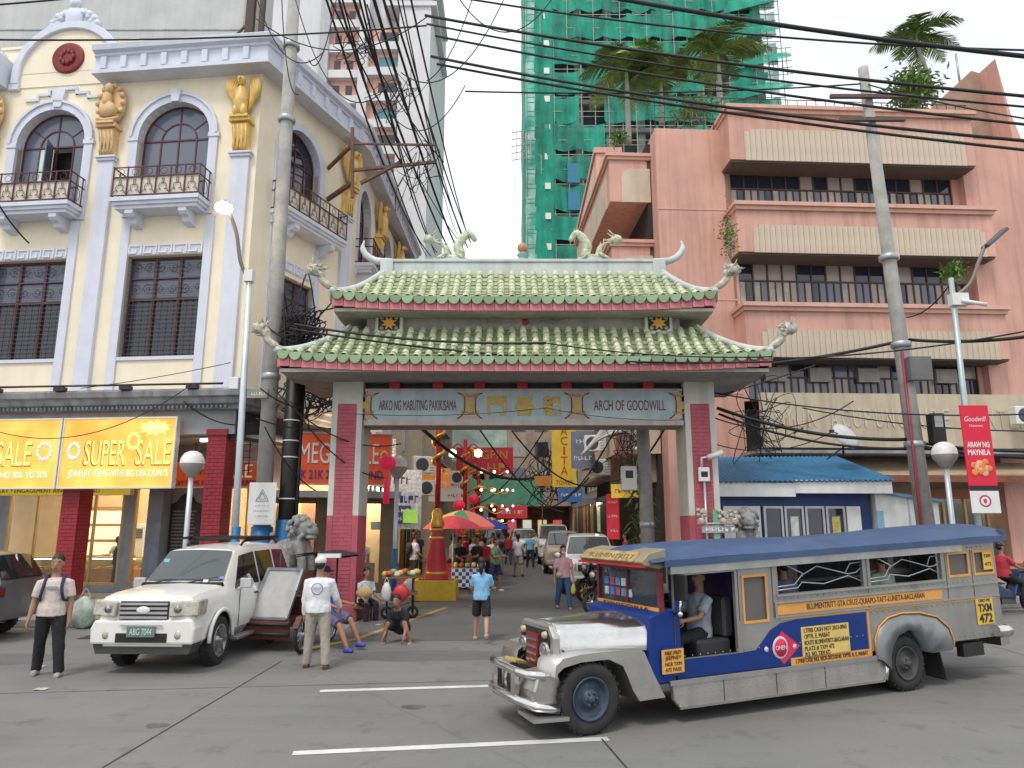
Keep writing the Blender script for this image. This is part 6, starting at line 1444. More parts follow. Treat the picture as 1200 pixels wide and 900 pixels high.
mb = MB(); mb.cbox((-0.92,yc+0.1,0.71),(0.24,0.2,0.03),0,(0.1,0.2,0.3)); jb('route_plate', mb, M('route_plate_yellow',(0.5,0.36,0.1),0.6,var=0.4,scale=20), bp)
mb = MB(); mb.box(-0.95,-0.66,0.52,JW-0.52,0.52,0.60); jb('bumper_well', mb, darkin, bp)
# cowl + scuttle
mb = MB(); mb.prism([(0.74,0.42),(1.12,0.42),(1.12,1.20),(0.98,1.20),(0.78,1.14)],'xz',0.0,JW); jb('cowl', mb, blueenamel, bev=0.02)
# side walls (near and far)
ops = [(1.18,2.02,0.66,1.55,0),(2.14,2.50,0.98,1.48,0),(2.70,4.20,1.25,1.57,0),(4.34,5.78,1.25,1.57,0),(5.93,6.36,1.28,1.55,0),(6.50,6.92,1.28,1.55,0)]
for (y0, y1) in ((0.0,0.045),(JW-0.045,JW)):
    mb = MB(); wall_grid(mb,1.12,7.0,0.50,1.70,y0,y1,[o for o in ops]+[(4.46,5.30,0.50,0.80,0)]); sw = jb('side_wall', mb, greyside)
    ys = -0.006 if y0 == 0 else JW+0.001; ye = ys+0.005
    mb = MB(); pts = [(1.12,0.46),(4.18,0.46),(4.18,0.955),(2.95,0.955),(2.70,0.93),(2.52,0.86),(2.38,0.74),(2.28,0.665),(2.03,0.655),(1.17,0.655),(1.12,0.66)]; mb.prism(pts,'xz',ys,ye); jb('blue_panel', mb, blueenamel, sw)
    mb = MB(); mb.box(1.12,1.18,ys,ye,0.66,1.6); jb('door_post', mb, blueenamel, sw)
    mb = MB(); mb.box(2.66,5.72,ys,ye,1.02,1.135); st_ = jb('route_strip', mb, orangep, sw)
    mb = MB(); mb.box(2.62,6.98,ys-0.012,ye,1.145,1.165); mb.box(2.62,6.98,ys-0.012,ye,0.985,1.005); mb.box(2.66,5.82,ys-0.016,ye,1.225,1.248); mb.box(2.62,2.645,ys-0.01,ye,1.005,1.145); jb('chrome_bead', mb, polish, sw)
    for (a, b, c0, c1) in ((2.12,2.52,0.96,1.50),(5.91,6.38,1.26,1.57),(6.48,6.94,1.26,1.57)):
        f_ = MB(); t = 0.03; f_.box(a,b,ys-0.004,ye,c0,c0+t); f_.box(a,b,ys-0.004,ye,c1-t,c1); f_.box(a,a+t,ys-0.003,ye,c0+t,c1-t); f_.box(b-t,b,ys-0.003,ye,c0+t,c1-t); jb('window_trim', f_, orangep, sw)
        mb = MB(); mb.box(a+t,b-t,y0+0.02,y0+0.03,c0,c1); jb('pane', mb, M('smoked_mesh',(0.12,0.11,0.10),0.6), sw)
    mb = MB(); pts = [(4.24,0.955),(4.25,0.5)]
    mb.box(4.20,4.235,ys,ye,0.46,0.965); mb.box(2.70,6.9,ys,ye,0.962,0.98); jb('pinstripe', mb, orangep, sw)
# far-side openings stay open; window bars on the near side
def bars(xa, xb):
    mb = MB(); xm = (xa+xb)/2; zb, zt = 1.27, 1.56; zc = 1.42; yy = 0.025
    for pts in ([(xa,zb+0.06),(xa+0.3,zb+0.07),(xm-0.32,zc+0.02),(xm-0.05,zt-0.03),(xm+0.5,zc-0.01),(xb-0.1,zc+0.0),(xb,zc+0.05)],
                [(xa,zb+0.02),(xa+0.35,zb+0.03),(xm-0.32,zc-0.06),(xm+0.05,zb+0.05),(xm+0.5,zc-0.03),(xb,zb+0.04)],[(xa+0.2,zt),(xa+0.45,zc+0.04),(xm-0.3,zc)],[(xm+0.45,zc),(xb-0.2,zt-0.03),(xb,zt-0.02)]):
        mb.tube([(x,yy,z) for x, z in pts],0.008,5)
    jb('window_bars', mb, steel)
bars(2.70,4.20); bars(4.34,5.78)
# roof: crowned slab with a blue tarp skin and aluminium drip edge
mb = MB()
def roofp(a, b):
    y = -0.08+(JW+0.16)*a; e = 1-(2*a-1)**2
    return Vector((0.78+6.45*b, y, 1.72+0.15*e**0.6*(1.0 if b > 0.04 else 0.7)+ (0.02*math.sin(b*9))))
mb.grid(roofp,14,24); mb.grid(lambda a,b: roofp(a,b)*1.0-Vector((0,0,0.02+0.13*(1-(2*a-1)**2)**0.6)),2,24); 
rf = jb('roof', mb, roofblue)
mb = MB(); mb.box(0.95,7.15,-0.085,-0.06,1.66,1.735); mb.box(0.95,7.15,JW+0.06,JW+0.085,1.66,1.735); mb.box(7.13,7.2,-0.08,JW+0.08,1.68,1.8); jb('roof_edge', mb, roofblue, rf)
mb = MB(); mb.box(1.05,6.2,-0.05,0.0,1.575,1.66); mb.box(1.05,6.2,JW,JW+0.05,1.575,1.66); mb.box(1.05,7.0,0.0,JW,1.655,1.68); jb('drip_edge', mb, M('dull_aluminium',(0.42,0.42,0.41),0.4,0.6,var=0.2,dirt=0.3), rf)
# windscreen, visor
mb = MB(); a0 = 0.93; 
mb.hexa([(a0,0.0,1.17),(a0+0.05,0.0,1.17),(a0+0.05,JW,1.17),(a0,JW,1.17),(a0,0.0,1.22),(a0+0.05,0.0,1.22),(a0+0.05,JW,1.22),(a0,JW,1.22)])
for y in (0.0,JW-0.05): mb.box(a0-0.01,a0+0.05,y,y+0.05,1.22,1.66)
mb.box(a0,a0+0.05,JW/2-0.02,JW/2+0.02,1.22,1.64); mb.box(a0,a0+0.05,0,JW,1.60,1.66); ws = jb('windscreen_frame', mb, maroon)
mb = MB(); mb.box(a0+0.02,a0+0.03,0.05,JW-0.05,1.22,1.60); jb('windscreen', mb, glass('windscreen_glass',(0.10,0.12,0.15),0.05,alpha=0.35), ws)
mb = MB(); mb.box(a0-0.02,a0-0.005,0.02,JW-0.02,1.15,1.215); o_ = jb('windscreen_strip', mb, orangep, ws)
stk = M('sticker_mixed',(0.35,0.45,0.65),0.6,var=0.6,scale=14)
for k in range(9):
    mb = MB(); y = JW-0.2-0.13*(k % 5); z = 1.28+0.12*(k//5); mb.box(a0+0.012,a0+0.018,y-0.05,y+0.05,z,z+0.09); jb('sticker', mb, M('sticker_%d'%(k%4),[(0.6,0.62,0.7),(0.1,0.2,0.5),(0.5,0.1,0.2),(0.15,0.35,0.5)][k%4],0.6,var=0.5,scale=25), ws)
mb = MB(); mb.prism([(0.92,1.64),(0.70,1.69),(0.67,1.73),(0.78,1.82),(1.02,1.86),(1.02,1.66)],'xz',-0.02,JW+0.02); vs_ = jb('visor', mb, M('visor_tan',(0.26,0.22,0.15),0.5,var=0.2,dirt=0.3), bev=0.01)
mb = MB(); mb.hexa([(0.665,0.14,1.735),(0.665,0.14,1.725),(0.665,JW-0.05,1.725),(0.665,JW-0.05,1.735),(0.775,0.14,1.83),(0.775,0.14,1.815),(0.775,JW-0.05,1.815),(0.775,JW-0.05,1.83)]); jb('visor_board', mb, M('visor_brown',(0.36,0.26,0.10),0.6,var=0.5,scale=14), vs_)
mb = MB(); mb.box(0.66,0.72,-0.03,JW+0.03,1.67,1.695); jb('visor_trim', mb, red, vs_)
# running boards, rear mudguards, tail
for (y0, y1) in ((-0.02,0.05),(JW-0.05,JW+0.02)):
    mb = MB(); mb.prism([(1.04,0.42),(1.06,0.24),(1.14,0.16),(4.36,0.16),(4.44,0.2),(4.44,0.42)],'xz',y0,y1); rb = jb('running_board', mb, M('board_steel',(0.40,0.385,0.36),0.45,0.6,var=0.12,streak=0.3,dirtcol=(0.17,0.14,0.12)), bev=0.01)
    ya, yb = (y0-0.012,y0+0.02) if y0 < 0.5 else (y1-0.02,y1+0.012)
    mb = MB(); mb.box(1.0,4.44,ya,yb,0.40,0.455); mb.box(1.12,4.4,ya,yb,0.15,0.178); mb.tube([(4.42,(ya+yb)/2,0.17),(4.46,(ya+yb)/2,0.26),(4.46,(ya+yb)/2,0.40)],0.03,8); jb('board_edge', mb, polish, rb)
    # rear mudguard bulge
    s_ = -1 if y0 < 0.5 else 1; base = 0.0 if y0 < 0.5 else JW
    out = [(4.30,0.42),(4.30,0.62),(4.40,0.76),(4.58,0.85),(4.86,0.885),(5.2,0.87),(5.55,0.80),(5.78,0.66),(5.86,0.50),(5.84,0.42)]
    inn = [(4.46,0.30),(4.47,0.44),(4.53,0.56),(4.64,0.66),(4.86,0.72),(5.05,0.68),(5.17,0.57),(5.24,0.46),(5.27,0.42),(5.28,0.42)]
    bulge = [0.0]*len(out); mb = MB()
    O = [(x, base+s_*0.002, z) for x, z in out]; Md = [((x*0.75+xi*0.25), base+s_*0.085, (z*0.8+zi*0.2)) for (x,z),(xi,zi) in zip(out,inn)]; I = [(x, base+s_*0.10, z) for x, z in inn]; J = [(x, base-s_*0.25, z) for x, z in inn]
    mb.strip(O,Md,0,True); mb.strip(Md,I,0,True); mb.strip(I,J,0,True); jb('rear_mudguard', mb, M('mudguard_grey',(0.22,0.235,0.245),0.38,0.5,var=0.15,scale=4,dirt=0.2))
    mb = MB(); mb.tube([(x, base+s_*0.012, z+0.015) for x, z in out],0.012,5); jb('mudguard_bead', mb, orangep)
    mb = MB(); mb.hexa([(5.60,base-s_*0.28,0.08),(5.62,base-s_*0.28,0.08),(5.66,base,0.06),(5.64,base,0.06),(5.50,base-s_*0.28,0.5),(5.52,base-s_*0.28,0.5),(5.52,base,0.5),(5.50,base,0.5)]); jb('mudflap', mb, rubber)
    mb = MB(); mb.box(6.05,6.5,min(base,base-s_*0.1),max(base,base-s_*0.1),0.30,0.46); jb('rear_step', mb, blackpaint)
mb = MB(); mb.box(6.96,7.0,0.045,0.45,0.5,1.7); mb.box(6.96,7.0,JW-0.45,JW-0.045,0.5,1.7); jb('tail_wall', mb, greyside)
mb = MB(); mb.tube([(6.72,-0.06,0.58),(7.0,-0.06,0.56),(7.12,0.1,0.56),(7.12,JW-0.1,0.56),(7.0,JW+0.06,0.56),(6.72,JW+0.06,0.58)],0.07,10); mb.box(6.9,7.1,0.0,JW,0.38,0.48); jb('rear_bumper', mb, polish)
mb = MB(); mb.box(1.1,6.95,0.05,JW-0.05,0.50,0.53); jb('floor', mb, darkin)
for y in (0.05,JW-0.42):
    mb = MB(); mb.box(2.75,6.8,y,y+0.37,0.53,0.86); mb.box(2.75,6.8,y-0.0 if y < 0.5 else y+0.30,y+0.07 if y < 0.5 else y+0.37,0.86,1.2); jb('bench_seat', mb, seatv, bev=0.02)
mb = MB(); mb.box(1.55,2.05,0.15,JW-0.1,0.53,0.80); mb.box(1.95,2.1,0.15,JW-0.1,0.80,1.25); jb('cab_seat', mb, seatv, bev=0.03)
mb = MB(); mb.box(1.0,1.2,0.05,JW-0.05,0.9,1.12); jb('dashboard', mb, seatv); mb = MB(); mb.tube([(1.32+0.10*math.sin(a*PI/8)*0.4,0.42+0.17*math.cos(a*PI/8),1.08+0.15*math.sin(a*PI/8)) for a in range(17)],0.014,6); mb.tube([(1.05,0.42,0.95),(1.32,0.42,1.08)],0.018,6); jb('steering_wheel', mb, blackpaint)
mb = MB(); mb.box(1.10,1.14,-0.24,-0.02,1.30,1.58); mr_ = jb('mirror', mb, blackpaint, bev=0.01); mb = MB(); mb.tube([(1.12,-0.12,1.3),(1.12,-0.1,1.18),(1.12,0.02,1.14)],0.015,6); mb.blob((1.12,-0.1,1.15),0.035,8,6); jb('mirror_arm', mb, polish, mr_)
# lettering and stickers on the near side
def jt(body, size, m, x, z, width, parent=None, y=-0.008, **kw):
    return text(body, size, m, parent or JP, (x, y, z*(1+KX*x)), width=width, rot=(0,-KX*z,0), **kw)
jt('BLUMENTRITT-STA.CRUZ-QUIAPO-TAFT-LUNETA-BACLARAN',0.10,inkdark,4.25,1.078,2.2,extrude=0.002)
mb = MB(); mb.box(3.02,3.84,-0.012,-0.006,0.50,0.86); ys_ = jb('route_panel', mb, yellows)
for i,(s_,w_) in enumerate((('LTFRB CASH NOT 2013-0965',0.74),('OPTR. E. MABAT',0.44),('ROUTE BLUMENTRITT-BACLARAN',0.76),('PLATE # TXM 472',0.5),('PUJ  NO. TXM 472',0.42))): jt(s_,0.075,inkdark,3.04+0.02+w_/2,0.82-i*0.068,w_,y=-0.015,extrude=0.002)
mb = MB(); mb.box(2.82,4.22,-0.012,-0.006,0.455,0.535); jb('case_strip', mb, orangep); jt('LTFRB CASE NO. NCR-2013-0145  OPTR. R. E. MABAT',0.07,inkdark,3.52,0.495,1.25,y=-0.015,extrude=0.002)
mb = MB(); mb.prism([(2.52,0.66),(2.70,0.48),(2.98,0.66),(2.70,0.84)],'xz',-0.013,-0.006); dm_ = jb('diamond_emblem', mb, M('emblem_red',(0.62,0.02,0.09),0.5)); mb = MB(); mb.lathe([(0,-0.020),(0.115,-0.020),(0.125,-0.012)],20,(2.66,0,0.665),'y'); jb('emblem_disc', mb, M('emblem_pale',(0.6,0.55,0.58),0.5), dm_)
mb = MB(); mb.lathe([(0,-0.024),(0.098,-0.024),(0.1,-0.018)],20,(2.66,0,0.665),'y'); jb('emblem_core', mb, M('emblem_red',(0.62,0.02,0.09)), dm_); jt('ONEN',0.07,plasticwhite,2.66,0.665,0.17,y=-0.028,extrude=0.002)
for x in (2.44,2.89):
    mb = MB(); mb.lathe([(0,-0.018),(0.028,-0.018),(0.03,-0.006)],12,(x,0,0.66),'y'); jb('emblem_dot', mb, M('emblem_pale',(0.6,0.55,0.58)), dm_)
mb = MB(); mb.box(6.42,6.80,-0.012,-0.006,0.66,1.0); jb('plate_panel', mb, M('plate_yellow',(0.72,0.46,0.06),0.6,var=0.1))
jt('OBO ME',0.06,inkdark,6.61,0.95,0.26,y=-0.015,extrude=0.002); jt('TXM',0.15,inkdark,6.61,0.86,0.30,y=-0.015,extrude=0.002,bold=0.004); jt('472',0.17,inkdark,6.61,0.735,0.30,y=-0.015,extrude=0.002,bold=0.004)
mb = MB(); mb.box(6.70,6.90,-0.012,-0.006,1.32,1.54); jb('plate_panel', mb, M('plate_yellow',(0.72,0.46,0.06))); jt('TXM',0.07,inkdark,6.80,1.49,0.15,y=-0.016,extrude=0.002); jt('472',0.07,inkdark,6.80,1.39,0.15,y=-0.016,extrude=0.002)
mb = MB(); mb.box(0.90,1.20,-0.03,-0.022,0.53,0.78); jb('cowl_sticker', mb, M('sticker_orange',(0.72,0.36,0.06),0.6,var=0.1))
for i,s_ in enumerate(('PUBLIC UTILITY','JEEPNEY','NCR TXM','472 PASS')): jt(s_,0.055,inkdark,1.05,0.745-i*0.058,0.22,y=-0.034,extrude=0.002)
mb = MB(); mb.box(0.92,1.2,-0.022,0.0,0.50,0.80); jb('cowl_side', mb, blueenamel)
text('DIVISORIA',0.06,inkdark,JP,(0.905,JW/2,1.182*(1+KX*0.9)),width=1.0,rot=(0,0,-PI/2),extrude=0.002)
text('BLUMENTRITT',0.1,M('visor_text',(0.05,0.04,0.03),0.5),JP,(0.712,JW/2,1.775*(1+KX*.7)),width=1.0,rot=(R(-48),0,-PI/2),extrude=0.002)

# flaps and far door panel added to keep the interior dark, curtain behind the cab
for (x0, x1) in ((2.72,4.18),(4.36,5.76)):
    mb = MB(); mb.grid(lambda a,b: Vector((x0+(x1-x0)*a, JW-0.07+0.012*math.sin(a*40), 1.24+0.34*b)),24,2); jb('added_flap', mb, M('flap_dark',(0.045,0.045,0.055),0.7,var=0.3,scale=4))
mb = MB(); mb.grid(lambda a,b: Vector((2.2+0.02*math.sin(a*30), 0.1+(JW-0.2)*a, 0.9+0.7*b)),20,2); jb('cab_curtain', mb, M('curtain_purple',(0.035,0.02,0.10),0.8,var=0.3,scale=5))
mb = MB(); mb.box(1.18,2.02,JW-0.05,JW-0.02,0.66,1.2); jb('added_door_panel', mb, blueenamel)
# rivets, seams and grab rails
mb = MB()
for (x0, x1, z) in ((2.7,6.9,1.20),(4.3,6.9,0.94),(1.1,4.3,0.43),(2.75,6.9,1.61),(1.12,4.2,0.69),(5.9,6.95,0.55)):
    for k in range(int((x1-x0)/0.11)): mb.blob((x0+k*0.11,-0.008,z),(0.009,0.006,0.009),5,4)
for z0 in (0.3,0.36):
    for k in range(30): mb.blob((1.15+k*0.11,-0.022,z0),(0.008,0.005,0.008),5,4)
jb('rivets', mb, M('rivet_steel',(0.4,0.39,0.37),0.4,0.8), kind='stuff')
mb = MB()
for x in (1.75,2.55,3.35): mb.box(x,x+0.012,-0.024,-0.018,0.18,0.40)
for x in (2.06,2.60,4.27,5.86,6.43): mb.box(x,x+0.01,-0.004,0.002,1.0,1.58)
jb('panel_seams', mb, M('seam_dark',(0.08,0.075,0.07),0.7), kind='stuff')
mb = MB(); mb.tube([(1.3,JW*0.32,1.66),(6.8,JW*0.32,1.66)],0.015,6); jb('grab_rail', mb, steel); mb = MB(); mb.tube([(1.3,JW*0.68,1.66),(6.8,JW*0.68,1.66)],0.015,6); jb('grab_rail', mb, steel)

# ============================================================ generic car (local: front at -Y, x across)
def lerp_st(st, y):
    for a, b in zip(st[:-1], st[1:]):
        if a[0] <= y <= b[0]:
            t = (y-a[0])/(b[0]-a[0]); return [a[i]+(b[i]-a[i])*t for i in range(6)]
    return list(st[0] if y < st[0][0] else st[-1])
def car_shell(st, m, parent, wheels, wr, name='body'):
    """stations: (y, z bottom, half width, z belt, half width top, z top)"""
    def ring(s):
        y, zb, hw, zl, ht, zt = s
        h = [(0,zb),(hw*0.86,zb),(hw*0.97,zb+0.10),(hw,zb+(zl-zb)*0.45),(hw*0.99,zl-0.10),(hw*0.955,zl),(ht,zt-0.07),(ht-0.04,zt-0.02),(ht-0.14,zt),(0,zt+0.025)]
        return [(x,y,z) for x, z in h] + [(-x,y,z) for x, z in h[-2:0:-1]]
    fine = []
    for a, b in zip(st[:-1], st[1:]):
        n = max(1, int((b[0]-a[0])/0.35))
        for k in range(n): fine.append([a[i]+(b[i]-a[i])*k/n for i in range(6)])
    fine.append(list(st[-1]))
    mb = MB(); rows = [ring(s) for s in fine]; n = len(rows[0])
    vs = [p for r_ in rows for p in r_]
    fs = [(i*n+k, i*n+(k+1)%n, (i+1)*n+(k+1)%n, (i+1)*n+k) for i in range(len(rows)-1) for k in range(n)] + [tuple(range(n))[::-1], tuple((len(rows)-1)*n+k for k in range(n))]
    mb.add(vs, fs, 0, True); me = mb.mesh('shell_src', m); o = bpy.data.objects.new('shell', me)
    cut = MB()
    hw = max(s[2] for s in st)
    for wy in wheels:
        for sg in (-1,1): cut.lathe([(0,-0.2),(wr+0.075,-0.2),(wr+0.075,0.2),(0,0.2)],24,(sg*hw,wy,wr+0.02),'x')
    cm = cut.mesh('cut', blackpaint); co = bpy.data.objects.new('cut', cm); SCR.collection.objects.link(co)
    md = o.modifiers.new('b','BOOLEAN'); md.operation = 'DIFFERENCE'; md.object = co; md.solver = 'EXACT'
    try: md.material_mode = 'TRANSFER'
    except Exception: pass
    bv = o.modifiers.new('v','BEVEL'); bv.width = 0.012; bv.segments = 2; bv.limit_method = 'ANGLE'; bv.angle_limit = R(50)
    ev = evaluated_mesh(o); bpy.data.objects.remove(o); bpy.data.objects.remove(co)
    ev.polygons.foreach_set('use_smooth', [True]*len(ev.polygons))
    try: ev.set_sharp_from_angle(angle=R(32))
    except Exception: pass
    return link(name, ev, parent)
def car_glass(st, parent, panes, m, off=0.008):
    """side panes as (y0,y1,f0,f1) with f along belt->roof edge; built on both sides"""
    for (y0, y1, y2, y3, f0, f1) in panes:
        for sg in (-1,1):
            def pt(y, f):
                s = lerp_st(st, y); x = s[2]*0.955+(s[4]-s[2]*0.955)*f; z = s[3]+(s[5]-0.07-s[3])*f
                return (sg*(x+off), y, z)
            mb = MB(); N_ = 6
            A = [pt(y0+(y1-y0)*k/N_, f0) for k in range(N_+1)]; B = [pt(y3+(y2-y3)*k/N_, f1) for k in range(N_+1)]
            mb.strip(A,B,0,True); mb.strip([(a[0]-sg*0.006,a[1],a[2]) for a in A],[(a[0]-sg*0.006,a[1],a[2]) for a in B]); mb.build('side_window', m, parent)
carglass = glass('car_glass',(0.015,0.018,0.02),0.04); carglass2 = glass('windshield_glass',(0.06,0.07,0.075),0.04)
whitecar = M('white_car_paint',(0.78,0.77,0.74),0.3,var=0.04,scale=2,coat=0.6,dirt=0.08,dirtcol=(0.4,0.38,0.34)); lampcl = M('lamp_clear',(0.45,0.43,0.36),0.12,0.3,var=0.3,scale=12); alloy = M('alloy_rim',(0.34,0.34,0.35),0.35,0.8,var=0.15)
def windshield(st, parent, ya, yb, m, name='windshield', ins=0.06, off=0.02):
    a = lerp_st(st, ya); b = lerp_st(st, yb); N_ = 8; sgn = 1 if yb > ya else -1
    def row(t):
        y = ya+(yb-ya)*t; s = lerp_st(st, y); w_ = (s[4]-ins)
        return [(w_*(2*k/N_-1), y-off*sgn*0.7-(0.03*(1-(2*k/N_-1)**2))*sgn, s[5]+off*0.7+0.02*(1-(2*k/N_-1)**2)) for k in range(N_+1)]
    rows = [row(0.06+0.88*k/4) for k in range(5)]; mb = MB()
    for p, q in zip(rows[:-1], rows[1:]): mb.strip(p,q,0,True)
    return mb.build(name, m, parent)
# ---- white SUV at the kerb
SV = thing('white_suv', 'white SUV with roof rack parked nose out at the kerb', 'car', (-5.36, 13.15, 0), R(-2)); SV.scale = (0.87, 0.92, 1.0)
ST = [(-2.38,0.42,0.76,0.92,0.70,1.03),(-2.30,0.36,0.84,0.98,0.79,1.12),(-2.0,0.36,0.885,1.04,0.81,1.16),(-1.22,0.38,0.90,1.08,0.81,1.20),(-1.15,0.38,0.90,1.08,0.80,1.215),(-0.52,0.38,0.905,1.09,0.68,1.73),(0.2,0.38,0.905,1.09,0.66,1.79),(1.4,0.38,0.905,1.11,0.655,1.80),(2.1,0.40,0.89,1.12,0.64,1.77),(2.42,0.46,0.85,1.12,0.68,1.15)]
car_shell(ST, whitecar, SV, (-1.45,1.40), 0.37)
car_glass(ST, SV, [(-0.85,0.28,0.28,-0.44,0.08,0.93),(0.36,1.18,1.18,0.36,0.08,0.93),(1.28,2.08,1.92,1.28,0.10,0.92)], carglass)
windshield(ST, SV, -1.15, -0.52, carglass2); windshield(ST, SV, 2.42, 2.1, carglass, 'rear_window')
for (x, y, sg) in ((0.92,-1.45,1),(-0.92,-1.45,-1),(0.92,1.40,1),(-0.92,1.40,-1)):
    wv = wheel(SV,(x,y,0.37),0.37,0.24,alloy,spokes=6,hubr=0.66); wv.rotation_euler = (0,0,PI/2 if sg > 0 else -PI/2)
for sg in (-1,1):
    for wy in (-1.45,1.40):
        mb = MB(); N_ = 12; P1 = [(sg*0.925,wy+0.46*math.cos(PI*k/N_),0.39+0.45*math.sin(PI*k/N_)) for k in range(N_+1)]; mb.tube(P1,0.035,6); mb.build('wheel_flare', whitecar, SV)
    mb = MB(); mb.box(min(sg*0.86,sg*1.02),max(sg*0.86,sg*1.02),-0.95,0.92,0.30,0.36); mb.build('side_step', M('step_grey',(0.3,0.3,0.31),0.4,0.5), SV, bev=0.015)
    mb = MB(); mb.cbox((sg*1.05,-0.80,1.20),(0.22,0.09,0.16)); mb.tube([(sg*0.9,-0.82,1.1),(sg*1.0,-0.8,1.15)],0.03,6); mb.build('mirror', M('mirror_silver',(0.55,0.55,0.56),0.3,0.4), SV, bev=0.025, seg=2)
    mb = MB(); mb.hexa([(sg*0.46,-2.475,0.83),(sg*0.93,-2.36,0.84),(sg*0.92,-2.05,0.84),(sg*0.47,-2.2,0.83),(sg*0.45,-2.455,1.05),(sg*0.92,-2.33,1.06),(sg*0.91,-2.0,1.06),(sg*0.46,-2.2,1.05)]); hl = mb.build('headlight', lampcl, SV, bev=0.02)
    mb = MB(); mb.lathe([(0,-2.475),(0.05,-2.47),(0.06,-2.40)],14,(sg*0.60,0,0.94),'y'); mb.build('lamp_bulb', M('lamp_core',(0.30,0.30,0.30),0.1,0.8), hl)
    mb = MB(); mb.lathe([(0,-2.43),(0.05,-2.43),(0.075,-2.40),(0.08,-2.36)],14,(sg*0.62,0,0.57),'y'); mb.build('fog_lamp', lampcl, SV)
    mb = MB(); mb.box(sg*0.62-0.13,sg*0.62+0.13,-2.385,-2.30,0.51,0.64); mb.build('fog_recess', blackpaint, SV)
    mb = MB(); mb.cbox((sg*0.90,0.05,0.98),(0.03,0.16,0.03)); mb.cbox((sg*0.90,0.95,0.99),(0.03,0.16,0.03)); mb.build('door_handle', darkmetal, SV)
    for y in (-0.72,0.32,1.24):
        mb = MB(); mb.box(min(sg*0.898,sg*0.908),max(sg*0.898,sg*0.908),y,y+0.012,0.5,1.08); mb.build('door_gap', blackpaint, SV)
mb = MB(); mb.prism([(-0.88,0.44),(0.88,0.44),(0.90,0.66),(0.84,0.80),(-0.84,0.78),(-0.90,0.66)],'xz',-2.42,-2.1); mb.build('bumper', whitecar, SV, bev=0.035, seg=2)
mb = MB(); mb.prism([(-0.80,0.30),(0.80,0.30),(0.86,0.44),(-0.86,0.44)],'xz',-2.36,-2.05); mb.build('lower_valance', M('valance_dark',(0.05,0.05,0.05),0.6), SV)
mb = MB(); mb.box(-0.42,0.42,-2.40,-2.30,0.79,1.05); gl_ = mb.build('grille', darkmetal, SV)
for k in range(4):
    mb = MB(); mb.box(-0.41,0.41,-2.425,-2.39,0.805+k*0.064,0.838+k*0.064); mb.build('grille_bar', M('grille_silver',(0.6,0.6,0.6),0.25,0.8), gl_)
mb = MB(); mb.blob((0,-2.43,0.925),(0.12,0.02,0.055),14,8); mb.build('badge', plasticwhite, gl_)
mb = MB(); mb.box(-0.44,0.44,-2.432,-2.38,0.47,0.60); mb.build('air_intake', blackpaint, SV)
mb = MB(); mb.box(-0.24,0.24,-2.455,-2.43,0.55,0.70); pt_ = mb.build('number_plate', M('plate_green',(0.12,0.20,0.18),0.5,var=0.2,scale=10), SV); text('ABG 7044',0.13,M('plate_pale',(0.6,0.65,0.6),0.5),pt_,(0,-2.458,0.625),width=0.38,extrude=0.003)
mb = MB(); mb.box(-0.36,0.36,-2.46,-2.44,0.70,0.72); mb.build('plate_rail', M('grille_silver',(0.6,0.6,0.6)), SV)
mb = MB()
for x in (-0.56,0.56): mb.tube([(x,-0.05,1.80),(x,0.1,1.87),(x,1.7,1.88),(x,1.85,1.80)],0.025,6)
for y in (0.2,1.3): mb.box(-0.66,0.66,y,y+0.09,1.89,1.94)
for x in (-0.64,0.64): mb.box(x-0.03,x+0.03,-0.1,1.7,1.90,1.94)
mb.build('roof_rack', blackpaint, SV)
mb = MB(); mb.bar((-0.55,-1.22,1.23),(-0.05,-1.08,1.31),0.015); mb.bar((0.1,-1.22,1.23),(0.6,-1.08,1.31),0.015); mb.build('wiper', blackpaint, SV)
mb = MB(); mb.prism([(-0.78,1.17),(0.78,1.17),(0.75,1.235),(-0.75,1.235)],'xz',-1.24,-1.15); mb.build('cowl_panel', blackpaint, SV)
for (x, z, s_, c_) in ((-0.56,1.56,0.07,(0.1,0.4,0.4)),(0.70,1.30,0.05,(0.1,0.2,0.45)),(0.42,1.25,0.06,(0.6,0.62,0.6))):
    mb = MB(); mb.cbox((x,-1.15+(z-1.215)*1.22-0.06,z),(s_*1.6,0.01,s_),0,(R(-35),0,0)); mb.build('window_sticker', M('sticker_c%d'%int(z*100),c_,0.5), SV)
# ---- silver car cut by the frame edge
t = thing('silver_car', 'silver grey car parked at the kerb beside the brick pillar', 'car', (-11.75, 14.3, 0), R(-88))
silv = M('silver_car_paint',(0.17,0.165,0.18),0.35,0.5,var=0.08,coat=0.4)
S2 = [(-2.2,0.40,0.72,0.74,0.6,0.85),(-2.0,0.32,0.84,0.86,0.74,0.98),(-1.0,0.30,0.87,0.98,0.78,1.05),(-0.95,0.30,0.87,0.98,0.76,1.06),(-0.1,0.30,0.87,1.0,0.60,1.62),(1.2,0.30,0.87,1.02,0.60,1.66),(1.9,0.32,0.86,1.03,0.58,1.58),(2.2,0.40,0.82,1.02,0.7,1.10)]
car_shell(S2, silv, t, (-1.35,1.35), 0.33); car_glass(S2, t, [(-0.5,0.4,0.4,-0.05,0.08,0.92),(0.48,1.15,1.1,0.48,0.08,0.92),(1.25,1.95,1.75,1.2,0.1,0.9)], carglass); windshield(S2, t, -0.95,-0.1,carglass2); windshield(S2,t,2.2,1.9,carglass,'rear_window')
for (x, y, sg) in ((0.87,-1.35,1),(-0.87,-1.35,-1),(0.87,1.35,1),(-0.87,1.35,-1)):
    wv = wheel(t,(x,y,0.33),0.33,0.22,alloy,spokes=7,hubr=0.64); wv.rotation_euler = (0,0,PI/2 if sg > 0 else -PI/2)
